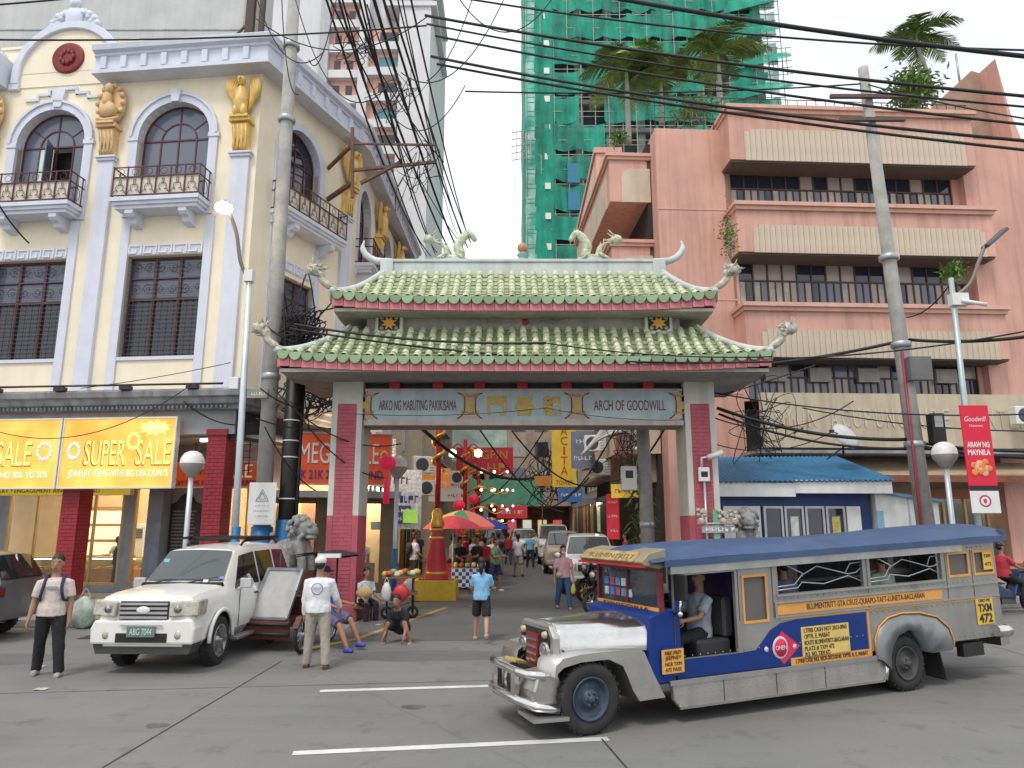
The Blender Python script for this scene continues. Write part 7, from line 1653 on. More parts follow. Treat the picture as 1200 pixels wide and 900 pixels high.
for sg in (-1,1):
    mb = MB(); mb.box(min(sg*.86,sg*.885),max(sg*.86,sg*.885),-0.9,0.9,0.4,0.46); mb.build('side_trim', darkmetal, t)
    mb = MB(); mb.box(sg*0.66-0.14,sg*0.66+0.14,2.12,2.2,0.82,1.0); mb.build('tail_light', M('tail_red',(0.35,0.02,0.02),0.3), t)
    mb = MB(); mb.cbox((sg*0.875,0.1,0.9),(0.03,0.16,0.03)); mb.build('door_handle', silv, t)
    mb = MB(); mb.blob((sg*0.96,-0.55,1.05),(0.1,0.06,0.07),8,6); mb.build('mirror', silv, t)
# ---- cars in the side street
def street_car(label, loc, rz, paint, S, wr=0.34, wheels=(-1.4,1.35), dark=False):
    t = thing('parked_car', label, 'car', loc, rz, 'cars parked along the side street'); car_shell(S, paint, t, wheels, wr)
    y1 = S[4][0]; y0 = S[3][0]
    car_glass(S, t, [(y0+0.35,0.35,0.35,y1+0.05,0.08,0.92),(0.42,1.15,1.15,0.42,0.08,0.92),(1.25,1.95,1.8,1.25,0.1,0.9)], carglass); windshield(S,t,S[3][0],S[4][0],carglass2)
    hw = S[2][2]
    for (x, y, sg) in ((hw,wheels[0],1),(-hw,wheels[0],-1),(hw,wheels[1],1),(-hw,wheels[1],-1)):
        wv = wheel(t,(x,y,wr),wr,0.22,alloy,spokes=6,hubr=0.64); wv.rotation_euler = (0,0,PI/2 if sg > 0 else -PI/2)
    yf = S[0][0]; zz = S[0][5]
    mb = MB(); mb.box(-0.40,0.40,yf-0.02,yf+0.06,zz-0.24,zz-0.04); mb.build('grille', darkmetal, t)
    mb = MB(); mb.box(-0.75,0.75,yf-0.04,yf+0.15,0.42,0.60); mb.build('bumper', paint if not dark else darkmetal, t, bev=0.03)
    mb = MB(); mb.box(-0.22,0.22,yf-0.06,yf-0.03,0.46,0.57); mb.build('number_plate', plasticwhite, t)
    for sg in (-1,1):
        mb = MB(); mb.hexa([(sg*0.46,yf-0.03,zz-0.20),(sg*0.78,yf+0.12,zz-0.18),(sg*0.78,yf+0.2,zz-0.18),(sg*0.46,yf+0.1,zz-0.2),(sg*0.45,yf-0.01,zz-0.02),(sg*0.77,yf+0.14,zz+0.0),(sg*0.77,yf+0.22,zz),(sg*0.45,yf+0.1,zz-0.02)]); mb.build('headlight', lampcl, t)
        mb = MB(); mb.blob((sg*(hw+0.12),y0+0.42,S[3][3]+0.1),(0.10,0.06,0.08),8,6); mb.build('mirror', paint, t)
    return t
S3 = [(-2.3,0.42,0.72,0.84,0.64,0.98),(-2.15,0.36,0.84,0.92,0.76,1.08),(-1.2,0.34,0.90,1.05,0.80,1.17),(-1.15,0.34,0.90,1.06,0.79,1.18),(-0.35,0.34,0.91,1.08,0.66,1.74),(1.3,0.34,0.91,1.10,0.66,1.80),(2.0,0.36,0.90,1.10,0.64,1.74),(2.3,0.44,0.86,1.10,0.7,1.15)]
street_car('white SUV with dark windscreen parked behind the motorcycles', (2.55,24.4,0.0), R(-4), whitecar, S3)
street_car('white pickup parked far down the street beyond the walkers', (0.75,46,0), R(3), whitecar, S3)
street_car('beige utility vehicle behind the white SUV in street', (2.35,33.5,0), R(-3), M('beige_car_paint',(0.42,0.36,0.28),0.4,var=0.1,coat=0.3), S3)
street_car('white van standing further back in the street', (2.3,40.5,0), R(-2), M('van_white',(0.65,0.66,0.66),0.35,var=0.05,coat=0.4), [(s[0],s[1],s[2],s[3]+0.02,s[4]+0.06,s[5]+(0.28 if i > 3 else 0.1)) for i, s in enumerate(S3)])
street_car('teal green car far along the left of the street', (-1.3,52,0), R(3), M('teal_paint',(0.06,0.18,0.18),0.4,coat=0.3), S2, 0.33, (-1.35,1.35))

# ---- motorcycles
def motorcycle(label, loc, rz, body, grp='parked motorcycles', rim=gold, helmet=True):
    t = thing('motorcycle', label, 'motorcycle', loc, rz, grp)
    for y in (-0.62,0.62):
        mb = MB(); mb.lathe([(0.22,-0.045),(0.27,-0.05),(0.295,-0.02),(0.295,0.02),(0.27,0.05),(0.22,0.045)],22,(0,0,0),'x'); wv = mb.build('wheel', rubber, t, loc=(0,y,0.295))
        mb = MB(); mb.lathe([(0.22,-0.03),(0.20,-0.03),(0.20,0.03),(0.22,0.03)],22,(0,0,0),'x'); mb.tube([(-0.07,0,0),(0.07,0,0)],0.045,8)
        for k in range(6): mb.bar((0,0,0),(0,0.21*math.cos(k*PI/3),0.21*math.sin(k*PI/3)),0.03,0.02)
        mb.build('rim', rim, wv)
    mb = MB(); mb.tube([(0.06,-0.62,0.3),(0.06,-0.46,0.68),(0.05,-0.38,0.92)],0.025,6); mb.tube([(-0.06,-0.62,0.3),(-0.06,-0.46,0.68),(-0.05,-0.38,0.92)],0.025,6); mb.build('fork', darkmetal, t)
    mb = MB(); mb.tube([(0.36,-0.26,1.02),(0.12,-0.36,0.98),(-0.12,-0.36,0.98),(-0.36,-0.26,1.02)],0.018,6); mb.build('handlebar', darkmetal, t)
    mb = MB(); mb.prism([(-0.58,0.80),(-0.50,1.02),(-0.34,1.05),(-0.26,0.9),(-0.12,0.62),(-0.05,0.42),(-0.30,0.40),(-0.42,0.62)],'yz',-0.13,0.13); mb.build('front_fairing', body, t, bev=0.04, seg=2)
    mb = MB(); mb.prism([(-0.12,0.34),(0.55,0.36),(0.85,0.66),(0.88,0.74),(0.35,0.72),(0.2,0.62),(-0.1,0.5)],'yz',-0.14,0.14); mb.build('frame_body', body, t, bev=0.04, seg=2)
    mb = MB(); mb.prism([(0.08,0.70),(0.25,0.74),(0.55,0.78),(0.85,0.84),(0.86,0.76),(0.3,0.68)],'yz',-0.13,0.13); mb.build('seat', seatv, t, bev=0.03, seg=2)
    mb = MB(); mb.prism([(-0.92,0.50),(-0.8,0.63),(-0.55,0.66),(-0.40,0.58),(-0.55,0.61),(-0.78,0.58)],'yz',-0.07,0.07); mb.build('front_mudguard', body, t)
    mb = MB(); mb.box(-0.11,0.11,-0.1,0.3,0.22,0.45); mb.tube([(0.13,0.1,0.28),(0.15,0.5,0.3),(0.16,0.95,0.42)],[0.03,0.05,0.055],8); mb.build('engine', M('engine_grey',(0.12,0.12,0.12),0.5,0.5), t)
    mb = MB(); mb.blob((0,-0.58,0.93),(0.09,0.06,0.08),10,8); mb.build('headlight', lampcl, t)
    for sg in (-1,1):
        mb = MB(); mb.tube([(sg*0.25,-0.30,1.02),(sg*0.30,-0.32,1.18)],0.01,5); mb.blob((sg*0.31,-0.32,1.22),(0.07,0.02,0.045),8,6); mb.build('mirror', blackpaint, t)
    mb = MB(); mb.tube([(0.1,0.1,0.3),(0.28,0.12,0.02)],0.015,5); mb.build('kickstand', darkmetal, t)
    return t
blackgloss = M('black_gloss',(0.012,0.012,0.013),0.2,coat=0.5,var=0.2)
m1 = motorcycle('black motorcycle with pale rims half hidden by the jeepney windscreen', (2.42,18.3,0.004), R(-52), blackgloss, rim=M('pale_rim',(0.5,0.45,0.38),0.4,0.5))
m2 = motorcycle('black motorcycle with gold rims parked before the white SUV', (2.48,21.2,0.004), R(-48), blackgloss)
hm = thing('helmet', 'black motorcycle helmet hung on the handlebar beside white SUV', 'helmet', (2.45,20.9,1.30)); mb = MB(); mb.blob((0,0,0),(0.14,0.16,0.14),14,10); mb.build('shell', blackgloss, hm); mb = MB(); mb.blob((0,-0.06,-0.02),(0.12,0.11,0.06),10,8); mb.build('visor', carglass, hm)
# ---- pedal tricycle with sidecar
TR = thing('tricycle', 'tricycle with grey panelled sidecar parked beside the pink column', 'tricycle', (-3.95, 13.55, 0), R(-8))
rustred = M('rust_red_paint',(0.12,0.035,0.03),0.6,var=0.3,scale=5,dirt=0.5); panelg = M('grey_ply_panel',(0.42,0.42,0.41),0.7,var=0.2,scale=2,streak=0.3)
mb = MB(); mb.hexa([(-0.62,-0.55,0.56),(0.10,-0.62,0.56),(0.10,-0.58,0.56),(-0.62,-0.51,0.56),(-0.48,-0.16,1.34),(0.18,-0.22,1.34),(0.18,-0.18,1.34),(-0.48,-0.12,1.34)]); mb.build('wind_panel', panelg, TR)
mb = MB()
for a, b in (((-0.63,-0.56,0.54),(-0.49,-0.16,1.37)),((0.11,-0.63,0.54),(0.19,-0.22,1.37)),((-0.63,-0.56,0.55),(0.11,-0.63,0.55)),((-0.49,-0.16,1.36),(0.19,-0.22,1.36))): mb.bar(a,b,0.045,0.045)
mb.build('panel_frame', steel, TR)
mb = MB(); mb.box(-0.66,0.16,-0.62,0.55,0.42,0.54); mb.box(-0.68,0.18,-0.66,-0.60,0.20,0.5); mb.build('sidecar_base', rustred, TR, bev=0.01)
mb = MB(); mb.box(-0.6,0.1,-0.64,-0.60,0.26,0.40); mb.tube([(-0.68,-0.68,0.30),(0.2,-0.70,0.30)],0.03,6); mb.tube([(-0.68,-0.68,0.46),(0.2,-0.70,0.46)],0.025,6); mb.build('front_bar', darkmetal, TR)
mb = MB(); mb.box(-0.62,-0.58,-0.1,0.55,0.54,1.25); mb.box(-0.6,0.12,0.50,0.55,0.54,1.3); mb.box(-0.58,0.08,0.05,0.5,0.54,0.85); mb.build('seat_box', rustred, TR)
for x in (-0.6,0.12,0.55):
    mb = MB(); mb.tube([(x,0.5,0.5),(x,0.5,1.62)],0.018,6); mb.build('roof_post', darkmetal, TR)
mb = MB(); mb.grid(lambda a,b: Vector((0.0+0.95*a, -0.42+1.1*b, 1.60+0.07*math.sin(PI*a))),6,6); mb.grid(lambda a,b: Vector((0.0+0.95*a, -0.42+1.1*b, 1.57+0.07*math.sin(PI*a))),6,6); mb.build('roof', blackpaint, TR); mb = MB(); mb.box(0.55,0.97,-0.46,-0.40,1.58,1.65); mb.build('roof_trim', whitepaint, TR)
for (x, y) in ((0.45,-0.72),(0.45,0.55),(-0.55,0.2)):
    mb = MB(); mb.lathe([(0.25,-0.03),(0.28,-0.035),(0.31,-0.01),(0.31,0.01),(0.28,0.035),(0.25,0.03)],22,ax='x'); wv = mb.build('wheel', rubber, TR, loc=(x,y,0.31)); mb = MB(); mb.lathe([(0.25,-0.02),(0.235,-0.02),(0.235,0.02),(0.25,0.02)],22,ax='x'); mb.tube([(-0.06,0,0),(0.06,0,0)],0.04,8)
    for k in range(12): mb.tube([(0,0,0),(0,0.24*math.cos(k*PI/6),0.24*math.sin(k*PI/6))],0.006,4)
    mb.build('rim', steel, wv)
mb = MB(); mb.tube([(0.45,-0.72,0.31),(0.45,-0.55,0.95)],0.022,6); mb.tube([(0.45,-0.58,0.8),(0.45,0.1,0.45),(0.45,0.55,0.31)],0.025,6); mb.tube([(0.45,-0.58,0.85),(0.45,0.2,0.8),(0.45,0.55,0.31)],0.02,6); mb.tube([(0.2,-0.48,1.0),(0.45,-0.56,0.98),(0.7,-0.48,1.0)],0.018,6); mb.tube([(0.1,0.1,0.45),(0.45,0.1,0.45)],0.02,6); mb.build('cycle_frame', darkmetal, TR)
mb = MB(); mb.box(0.35,0.55,0.0,0.35,0.80,0.88); mb.build('saddle', seatv, TR, bev=0.03); mb = MB(); mb.prism([(-1.02,0.45),(-0.85,0.62),(-0.55,0.62),(-0.42,0.5),(-0.55,0.57),(-0.84,0.57)],'yz',0.40,0.50); mb.build('mudguard', rustred, TR)
mb = MB(); mb.blob((0.45,-0.66,0.88),(0.08,0.05,0.08),8,6); mb.build('headlight', lampcl, TR)
# ============================================================ poles and lamps
def concrete_pole(label, base, top, r0, r1, collar=None):
    t = thing('utility_pole', label, 'utility pole', base); b = Vector(base); q = Vector(top)-b
    mb = MB(); mb.tube([Vector((0,0,-0.05)), q*0.5, q],[r0,(r0+r1)/2,r1],14); mb.build('shaft', concpole, t)
    if collar:
        for z in collar:
            mb = MB(); p = q*(z/q.z); mb.lathe([(r0*0.97,-0.08),(r0*1.12,-0.06),(r0*1.12,0.06),(r0*0.97,0.08)],14,p); mb.build('steel_band', steel, t)
    return t
PL = concrete_pole('thick concrete utility pole with blue base beside the cream building', (-5.95,17.25,0.14), (-6.04,17.25,18.6), 0.205, 0.15, (2.9,5.6,12.6,14.8))
mb = MB(); mb.lathe([(0.21,0),(0.25,0.02),(0.25,1.95),(0.2,1.97)],16); mb.build('blue_base', bluepaint, PL)
t = thing('cable_riser', 'black cable riser pipe with white bands and blue base', 'cable pipe', (-5.43,17.35,0.14))
mb = MB(); mb.tube([(0,0,0),(0,0,6.3)],0.19,12); mb.tube([(0.2,0.1,0),(0.2,0.1,6.0)],0.06,8); mb.build('pipe', blackpaint, t); mb = MB(); mb.lathe([(0.19,0),(0.215,0.02),(0.215,2.1),(0.19,2.12)],14); mb.build('blue_base', bluepaint, t)
for z in (2.6,3.6,4.0,4.5):
    mb = MB(); mb.lathe([(0.192,z),(0.2,z+0.01),(0.2,z+0.025),(0.192,z+0.03)],12); mb.build('white_band', whitepaint, t)
t = thing('notice_board', 'white notice board with triangle mark on the concrete pole', 'sign', (-5.90,16.92,2.64)); mb = MB(); mb.box(-0.30,0.34,0,0.03,-0.5,0.48); mb.build('panel', plasticwhite, t, bev=0.008)
mb = MB()
for a, b in (((-0.13,0.05),(0.17,0.05)),((-0.13,0.05),(0.02,0.32)),((0.17,0.05),(0.02,0.32)),((-0.06,0.1),(0.1,0.1)),((-0.06,0.1),(0.02,0.25)),((0.1,0.1),(0.02,0.25))): mb.bar((a[0],-0.004,a[1]),(b[0],-0.004,b[1]),0.014,0.01)
mb.build('triangle_mark', M('ink_grey',(0.2,0.22,0.26),0.6), t)
for i in range(3): scribble(t, 0.02, -0.06-0.12*i, 0.3+0.06*(i%2), 0.045, M('ink_pale',(0.45,0.46,0.48),0.6), -0.001, i)
t = thing('meter_box', 'small white box fixed to the lamp post beside the ledge', 'box', at(274,449,16.2)); mb = MB(); mb.box(-0.09,0.12,-0.05,0.1,-0.15,0.14); mb.build('case', plasticwhite, t, bev=0.015)
t = thing('pole_sign', 'small grey street sign clamped to concrete pole', 'sign', at(300,461,16.95)); mb = MB(); mb.box(-0.22,0.28,0,0.06,-0.11,0.11); mb.build('panel', M('sign_grey',(0.28,0.28,0.27),0.6,var=0.2), t); scribble(t, 0.03, 0, 0.38, 0.08, plasticwhite, -0.001, 4)
# street lamp with lit globe head
LT = thing('street_lamp', 'tall white street lamp with lit head beside the cream building', 'street lamp', (-6.15,16.15,0.1))
mb = MB(); mb.tube([(0,0,0),(-0.05,0,4),(-0.12,0,8.0)],[0.085,0.075,0.065],10); mb.build('post', M('lamp_post_white',(0.55,0.60,0.66),0.4,0.3,var=0.1), LT); mb = MB(); mb.tube([(0,0,0),(0,0,2.0)],0.10,10); mb.build('blue_base', bluepaint, LT)
mb = MB(); mb.tube(spline([(-0.12,0,7.75),(-0.32,-0.1,8.2),(-0.45,-0.15,8.9),(-0.62,-0.2,9.35),(-0.7,-0.2,9.42)],5),0.045,8); mb.build('arm', M('arm_brown',(0.22,0.18,0.15),0.5,0.3), LT); mb = MB(); mb.box(-0.22,-0.02,-0.1,0.1,7.72,8.0); mb.build('arm_clamp', plasticwhite, LT)
mb = MB(); mb.blob((-0.76,-0.25,9.50),(0.20,0.20,0.13),14,10); mb.build('lit_head', M('lamp_glow_warm',(1,0.85,0.6),0.5,emit=45,emcol=(1.0,0.80,0.50),var=0), LT); mb = MB(); mb.lathe([(0.14,9.58),(0.16,9.62),(0.05,9.70)],12,(-0.76,-0.25,0)); mb.build('cap', steel, LT)
def globe_lamp(label, loc, h, lit=False):
    t = thing('globe_lamp', label, 'street lamp', loc, 0, 'globe lamps'); mb = MB(); mb.tube([(0,0,0),(0,0,h)],0.06,10); mb.build('post', M('lamp_post_white',(0.55,0.6,0.66)), t); mb = MB(); mb.tube([(0,0,0),(0,0,h*0.42)],0.075,10); mb.build('blue_base', bluepaint, t)
    mb = MB(); mb.lathe([(0.08,h-0.02),(0.15,h+0.06),(0.27,h+0.22),(0.28,h+0.30)],18); mb.build('lower_bowl', M('bowl_grey',(0.35,0.33,0.31),0.4,var=0.1), t)
    mb = MB(); mb.lathe([(0.285,h+0.30),(0.27,h+0.42),(0.2,h+0.54),(0.09,h+0.60),(0,h+0.61)],18); mb.build('dome', M('globe_white',(0.78,0.76,0.74),0.25), t)
globe_lamp('white globe lamp post before the crimson brick pillar', (-7.72,17.2,0.14), 3.15); globe_lamp('globe lamp post beside the red banner', (10.35,17.0,0.14), 3.35)
t = globe_lamp('dark globe lamp hanging by the street shops', (-3.15,19.6,0.14), 3.25)
# right: concrete pole, LED lamp with banner
PR = concrete_pole('leaning concrete utility pole before the pink building', (10.35,18.0,0.14), (9.92,18.0,14.8), 0.225, 0.135, (4.0,6.6,9.0))
for z, l in ((13.6,1.1),(12.9,0.9)):
    mb = MB(); mb.box(-0.43-l,-0.43+l,-0.25,-0.15,z,z+0.1); ca = mb.build('crossarm', M('arm_timber',(0.10,0.07,0.06)), PR)
mb = MB(); mb.box(-0.25,0.3,-0.42,-0.2,5.6,6.2); mb.build('clamp_box', M('clamp_grey',(0.16,0.16,0.16),0.6), PR); mb = MB(); mb.box(0.18,0.5,-0.35,-0.1,4.0,4.75); mb.build('meter', blackpaint, PR); mb = MB(); mb.box(0.24,0.44,-0.37,-0.345,4.4,4.7); mb.build('meter_face', M('meter_face',(0.4,0.42,0.44),0.4), PR)
mb = MB(); mb.tube([(-0.28,-0.2,0.0),(-0.30,-0.2,6.4)],0.035,6); mb.build('red_conduit', M('conduit_red',(0.3,0.03,0.05),0.5), PR)
LR = thing('street_lamp', 'tall lamp post with flat LED head carrying the red banner', 'street lamp', (10.62,16.5,0.14)); mb = MB(); mb.tube([(0,0,0),(0.03,0,4),(0.08,0,7.9)],[0.075,0.07,0.06],10); mb.build('post', M('lamp_post_grey_green',(0.42,0.50,0.50),0.4,0.4,var=0.1), LR)
mb = MB(); mb.tube(spline([(0.08,0,7.4),(0.5,-0.05,7.75),(0.75,-0.1,8.3),(0.95,-0.1,8.7)],5),0.045,8); mb.build('arm', M('arm_brown',(0.22,0.18,0.15)), LR); mb = MB(); mb.cbox((1.2,-0.12,8.88),(0.72,0.28,0.09),0,(0,R(-40),0)); mb.build('led_head', M('led_head_grey',(0.10,0.10,0.11),0.4), LR, bev=0.02)
mb = MB(); mb.box(0.0,0.4,-0.1,0.1,7.2,7.5); mb.tube([(0.2,-0.1,7.3),(0.7,-0.25,7.15)],0.05,8); mb.build('camera_mount', plasticwhite, LR)
BN = thing('banner', 'narrow red street banner ARAW NG MAYNILA with white foot', 'banner', at(1124,475,16.4)); bw, bh = 0.66, 2.48; mb = MB(); mb.box(0,bw,0,0.025,-bh,0); mb.build('cloth', M('banner_red',(0.72,0.012,0.05),0.55,var=0.06,scale=2), BN)
mb = MB(); mb.box(0,bw,-0.003,0,-bh,-bh+0.5); mb.build('white_foot', plasticwhite, BN); mb = MB(); mb.box(0,bw,-0.004,0,-bh+0.5,-bh+0.62); mb.build('black_band', blackpaint, BN)
text('Goodwill',0.17,plasticwhite,BN,(bw/2,-0.004,-0.32),width=0.5,extrude=0.002,shear=0.3); text('Chinatown',0.08,plasticwhite,BN,(bw/2,-0.004,-0.48),width=0.32,extrude=0.002); text('ARAW NG',0.17,plasticwhite,BN,(bw/2,-0.004,-0.92),width=0.52,extrude=0.002,bold=0.006); text('MAYNILA',0.17,plasticwhite,BN,(bw/2,-0.004,-1.1),width=0.52,extrude=0.002,bold=0.006)
mb = MB()
for k in range(16): mb.blob((bw/2+0.19*math.cos(k*0.9)*((k%4)/3.2),-0.01,-1.48+0.2*math.sin(k*0.9)*((k%4)/3.2)),(0.09,0.012,0.08),7,5,mi=k%2)
mb.build('printed_fruit',[M('print_peach',(0.75,0.42,0.26),0.6),M('print_orange',(0.75,0.22,0.06),0.6)],BN)
mb = MB(); mb.lathe([(0.10,-0.004),(0.12,-0.006),(0.14,-0.004)],18,(bw/2,0,-bh+0.27),'y'); mb.blob((bw/2,-0.004,-bh+0.27),(0.04,0.004,0.06),6,5); mb.build('seal_print', M('seal_red',(0.5,0.05,0.1),0.6), BN)
# steel bracket of cables over the street mouth
t = thing('cable_bracket', 'rusty steel cable bracket fixed high on the cream building', 'bracket', at(413,185,21.5)); 
mb = MB(); a = at(413,150,21.5)-t.location; b = at(413,232,21.5)-t.location
mb.bar((a.x,0,a.z),(b.x,0,b.z),0.1,0.1); e1 = at(512,170,21.5)-t.location; e2 = at(510,190,21.5)-t.location; mb.bar((0,0,e1.z+0.05),(e1.x,0,e1.z),0.06,0.06); mb.bar((0,0,-0.45),(e2.x,0,e2.z),0.09,0.09); mb.bar((0.3,0,-0.9),(1.6,0,-0.15),0.1,0.1); mb.bar((0,0.0,-0.9),(-2.2,2.0,-1.2),0.12,0.12); mb.bar((0,0.0,0.5),(-2.4,2.0,-0.5),0.1,0.1)
mb.build('frame', M('rusty_steel',(0.17,0.09,0.07),0.7,0.2,var=0.3,scale=5), t)

t = thing('rooftop_frame', 'dark steel frame standing on the cream building roof', 'frame', at(290,56,22)); mb = MB(); mb.box(-0.12,0.16,-0.1,0.1,-0.6,5); mb.box(0.35,0.5,-0.1,0.1,-0.6,5); mb.bar((-0.1,0,3.0),(-1.6,0.2,5.5),0.2,0.2); mb.bar((-1.0,0,-0.2),(-0.1,0,0.9),0.06,0.06); mb.build('posts', M('frame_brown',(0.06,0.04,0.035),0.7,var=0.3), t)
# ============================================================ stone lions
stone = M('lion_stone',(0.26,0.26,0.25),0.85,var=0.3,scale=10,dirt=0.5,dirtcol=(0.07,0.07,0.065),bump=0.3)
def guardian_lion(label, loc, rz, s=1.0):
    t = thing('stone_lion', label, 'statue', loc, rz, 'guardian lions'); b = MB()
    b.blob((0,0.18,0.42),(0.26,0.34,0.40),14,10); b.blob((0,-0.05,0.62),(0.23,0.24,0.32),14,10); b.blob((0,-0.22,1.02),(0.20,0.24,0.20),14,10)
    b.blob((0,-0.40,0.97),(0.14,0.14,0.11),12,8); b.blob((0,-0.50,1.02),(0.06,0.05,0.04),8,6); b.blob((0,-0.38,0.85),(0.13,0.13,0.05),10,7)
    for sx in (-1,1):
        b.tube([(sx*0.15,-0.15,0.75),(sx*0.17,-0.3,0.4),(sx*0.17,-0.32,0.06)],[0.12,0.09,0.08],10); b.blob((sx*0.17,-0.38,0.07),(0.10,0.14,0.07),10,7); b.blob((sx*0.24,0.15,0.26),(0.13,0.26,0.24),10,8); b.blob((sx*0.25,-0.06,0.08),(0.10,0.16,0.08),8,6)
        b.blob((sx*0.10,-0.40,1.09),(0.06,0.06,0.05),8,6); b.blob((sx*0.20,-0.18,1.16),(0.05,0.05,0.08),8,6)
    rng = random.Random(5)
    for k in range(75):
        a = rng.uniform(0,2*PI); e = rng.uniform(-0.7,1.4); d = Vector((math.cos(a)*math.cos(e)*0.25,math.sin(a)*math.cos(e)*0.25+0.02,math.sin(e)*0.27))
        if d.y < -0.14: continue
        b.blob(Vector((0,-0.15,1.0))+d,rng.uniform(0.045,0.07),7,5)
    for k in range(10): b.blob((0.05*math.sin(k*2),0.5,0.35+k*0.06),0.07,7,5)
    o = remeshed(b,'figure',stone,t,0.016,0.004); o.scale = (s,s,s); 
    return t
L1 = guardian_lion('curly stone guardian lion beside the concrete pole', (-4.93,16.45,0.95), R(75), 1.08)
mb = MB(); mb.box(-0.4,0.4,-0.5,0.5,-0.82,0.0); mb.box(-0.45,0.45,-0.55,0.55,-0.12,0.0); mb.build('plinth', stone, L1, bev=0.02)
L2 = guardian_lion('stone guardian lion before the blue kiosk', (5.68,17.55,1.18), R(-10), 1.05)
mb = MB(); mb.box(-0.4,0.4,-0.5,0.5,-1.18,0.0); mb.box(-0.45,0.45,-0.55,0.55,-0.12,0.0); mb.build('plinth', stone, L2, bev=0.02)
# little ornamented name sign by the right column
t = thing('ornate_sign', 'small carved sign on green post beside the pink column', 'sign', (4.72,16.75,0.14)); mb = MB(); mb.box(-0.07,0.07,-0.05,0.05,0,2.35); mb.build('post', M('mint_paint',(0.15,0.4,0.25),0.6), t); mb = MB(); mb.box(-0.35,0.42,-0.08,-0.05,1.82,1.98); mb.build('name_board', agedgrey, t); scribble(t, 0.04, 1.90, 0.6, 0.09, whitepaint, -0.081, 6)
mb = MB()
for x in (-0.35,0.15,0.42):
    mb.lathe([(0.06,2.02),(0.1,2.1),(0.05,2.16)],8,(x,-0.06,0))
    for k in range(9): mb.blob((x+random.uniform(-.1,.1),-0.06,2.22+random.uniform(-.05,.12)),(0.06,0.05,0.05),6,5,amp=0.4,sd=k)
mb.tube([(-0.45,-0.06,2.03),(0.5,-0.06,2.03)],0.025,6); mb.build('carved_top', M('carved_pale',(0.42,0.38,0.33),0.6,var=0.4,scale=15), t)

# ============================================================ red dragon lamp posts in the side street
dgold = M('dragon_gold',(0.55,0.30,0.05),0.35,0.5,var=0.25,scale=9)
def dragon_post(label, loc, h, planter=True, arms=False):
    t = thing('dragon_lamp_post', label, 'lamp post', loc, 0, 'red dragon lamp posts'); zb = 0.56 if planter else 0.1
    if planter:
        mb = MB(); wall = 0.1; mb.box(-0.62,0.62,-0.5,-0.4,0,0.56); mb.box(-0.62,0.62,0.4,0.5,0,0.56); mb.box(-0.62,-0.52,-0.4,0.4,0,0.56); mb.box(0.52,0.62,-0.4,0.4,0,0.56); mb.build('planter', yellowp, t, bev=0.01); mb = MB(); mb.box(-0.52,0.52,-0.4,0.4,0.02,0.46); mb.build('planter_soil', M('soil',(0.05,0.035,0.025),0.9), t)
    mb = MB(); mb.lathe([(0.36,zb-0.1),(0.36,zb+0.12),(0.30,zb+0.2),(0.29,zb+0.5),(0.22,zb+1.1),(0.17,zb+1.45),(0.10,zb+1.6)],18); mb.build('pedestal', red, t)
    for (z, r_) in ((zb+0.18,0.33),(zb+1.42,0.21),(zb+1.18,0.235)):
        mb = MB(); mb.lathe([(r_-0.03,z-0.05),(r_,z-0.02),(r_,z+0.02),(r_-0.03,z+0.05)],18); mb.build('gold_ring', dgold, t)
    mb = MB(); mb.lathe([(0.2,zb+1.5),(0.22,zb+1.62),(0.15,zb+1.75),(0.17,zb+1.9),(0.09,zb+2.05)],16); mb.build('gold_capital', dgold, t)
    mb = MB(); mb.tube([(0,0,zb+1.5),(0,0,h)],0.085,12); mb.build('post', red, t)
    P = [(0.17*math.cos(k*0.55),0.17*math.sin(k*0.55),h-2.3+k*0.052) for k in range(36)]; mb = MB(); mb.tube(P,[0.02+0.055*math.sin(PI*min(1,(k+4)/38)) for k in range(36)],7)
    mb.blob(Vector(P[-1])+Vector((0.12,-0.05,0.05)),(0.14,0.09,0.09),8,6,amp=0.4); mb.build('dragon', dgold, t)
    if arms:
        for sg in (-1,1):
            mb = MB(); mb.tube(spline([(0,0,h-0.5),(sg*0.3,0,h-0.2),(sg*0.55,0,h-0.35)],4),0.03,6); mb.build('arm', red, t); mb = MB(); mb.lathe([(0.05,h-0.75),(0.15,h-0.72),(0.16,h-0.5),(0.05,h-0.42)],8,(sg*0.55,0,0)); mb.build('lantern', M('lantern_lit',(1,0.85,0.6),0.5,emit=4,emcol=(1,0.8,0.5)), t); mb = MB(); mb.lathe([(0.19,h-0.42),(0.02,h-0.3)],8,(sg*0.55,0,0)); mb.build('lantern_cap', red, t)
    for k in range(3 if not planter else 0):
        sg = 1; z = h-1.5-k*0.85+0.1*math.sin(loc[1]*7+k); mb = MB(); mb.tube(spline([(0,0,z),(0.7,-0.1,z+0.25),(1.3,-0.1,z-0.05),(1.9,-0.1,z+0.22)],5),[0.05]*8+[0.035]*8,6); da = mb.build('gilded_branch', dgold, t)
        for q in range(3): 
            mb = MB(); mb.blob((0.7+q*0.55,-0.12,z+0.12),0.06,8,6); mb.build('bulb', M('bulb_%s'%('v' if q == 2 else 'w'),(1,0.9,0.7),0.5,emit=4,emcol=(0.5,0.4,1.0) if q == 2 else (1,0.8,0.5)), da)
    return t
dragon_post('red post with coiled gold dragon standing in the yellow planter', (-2.22,21.45,0.0), 6.0)
dragon_post('red lantern post with gilded branches behind the umbrellas', (-2.0,30.5,0.1), 5.6, False, True); dragon_post('far red post with gilded branches and string lights', (-1.75,37.5,0.1), 5.2, False)

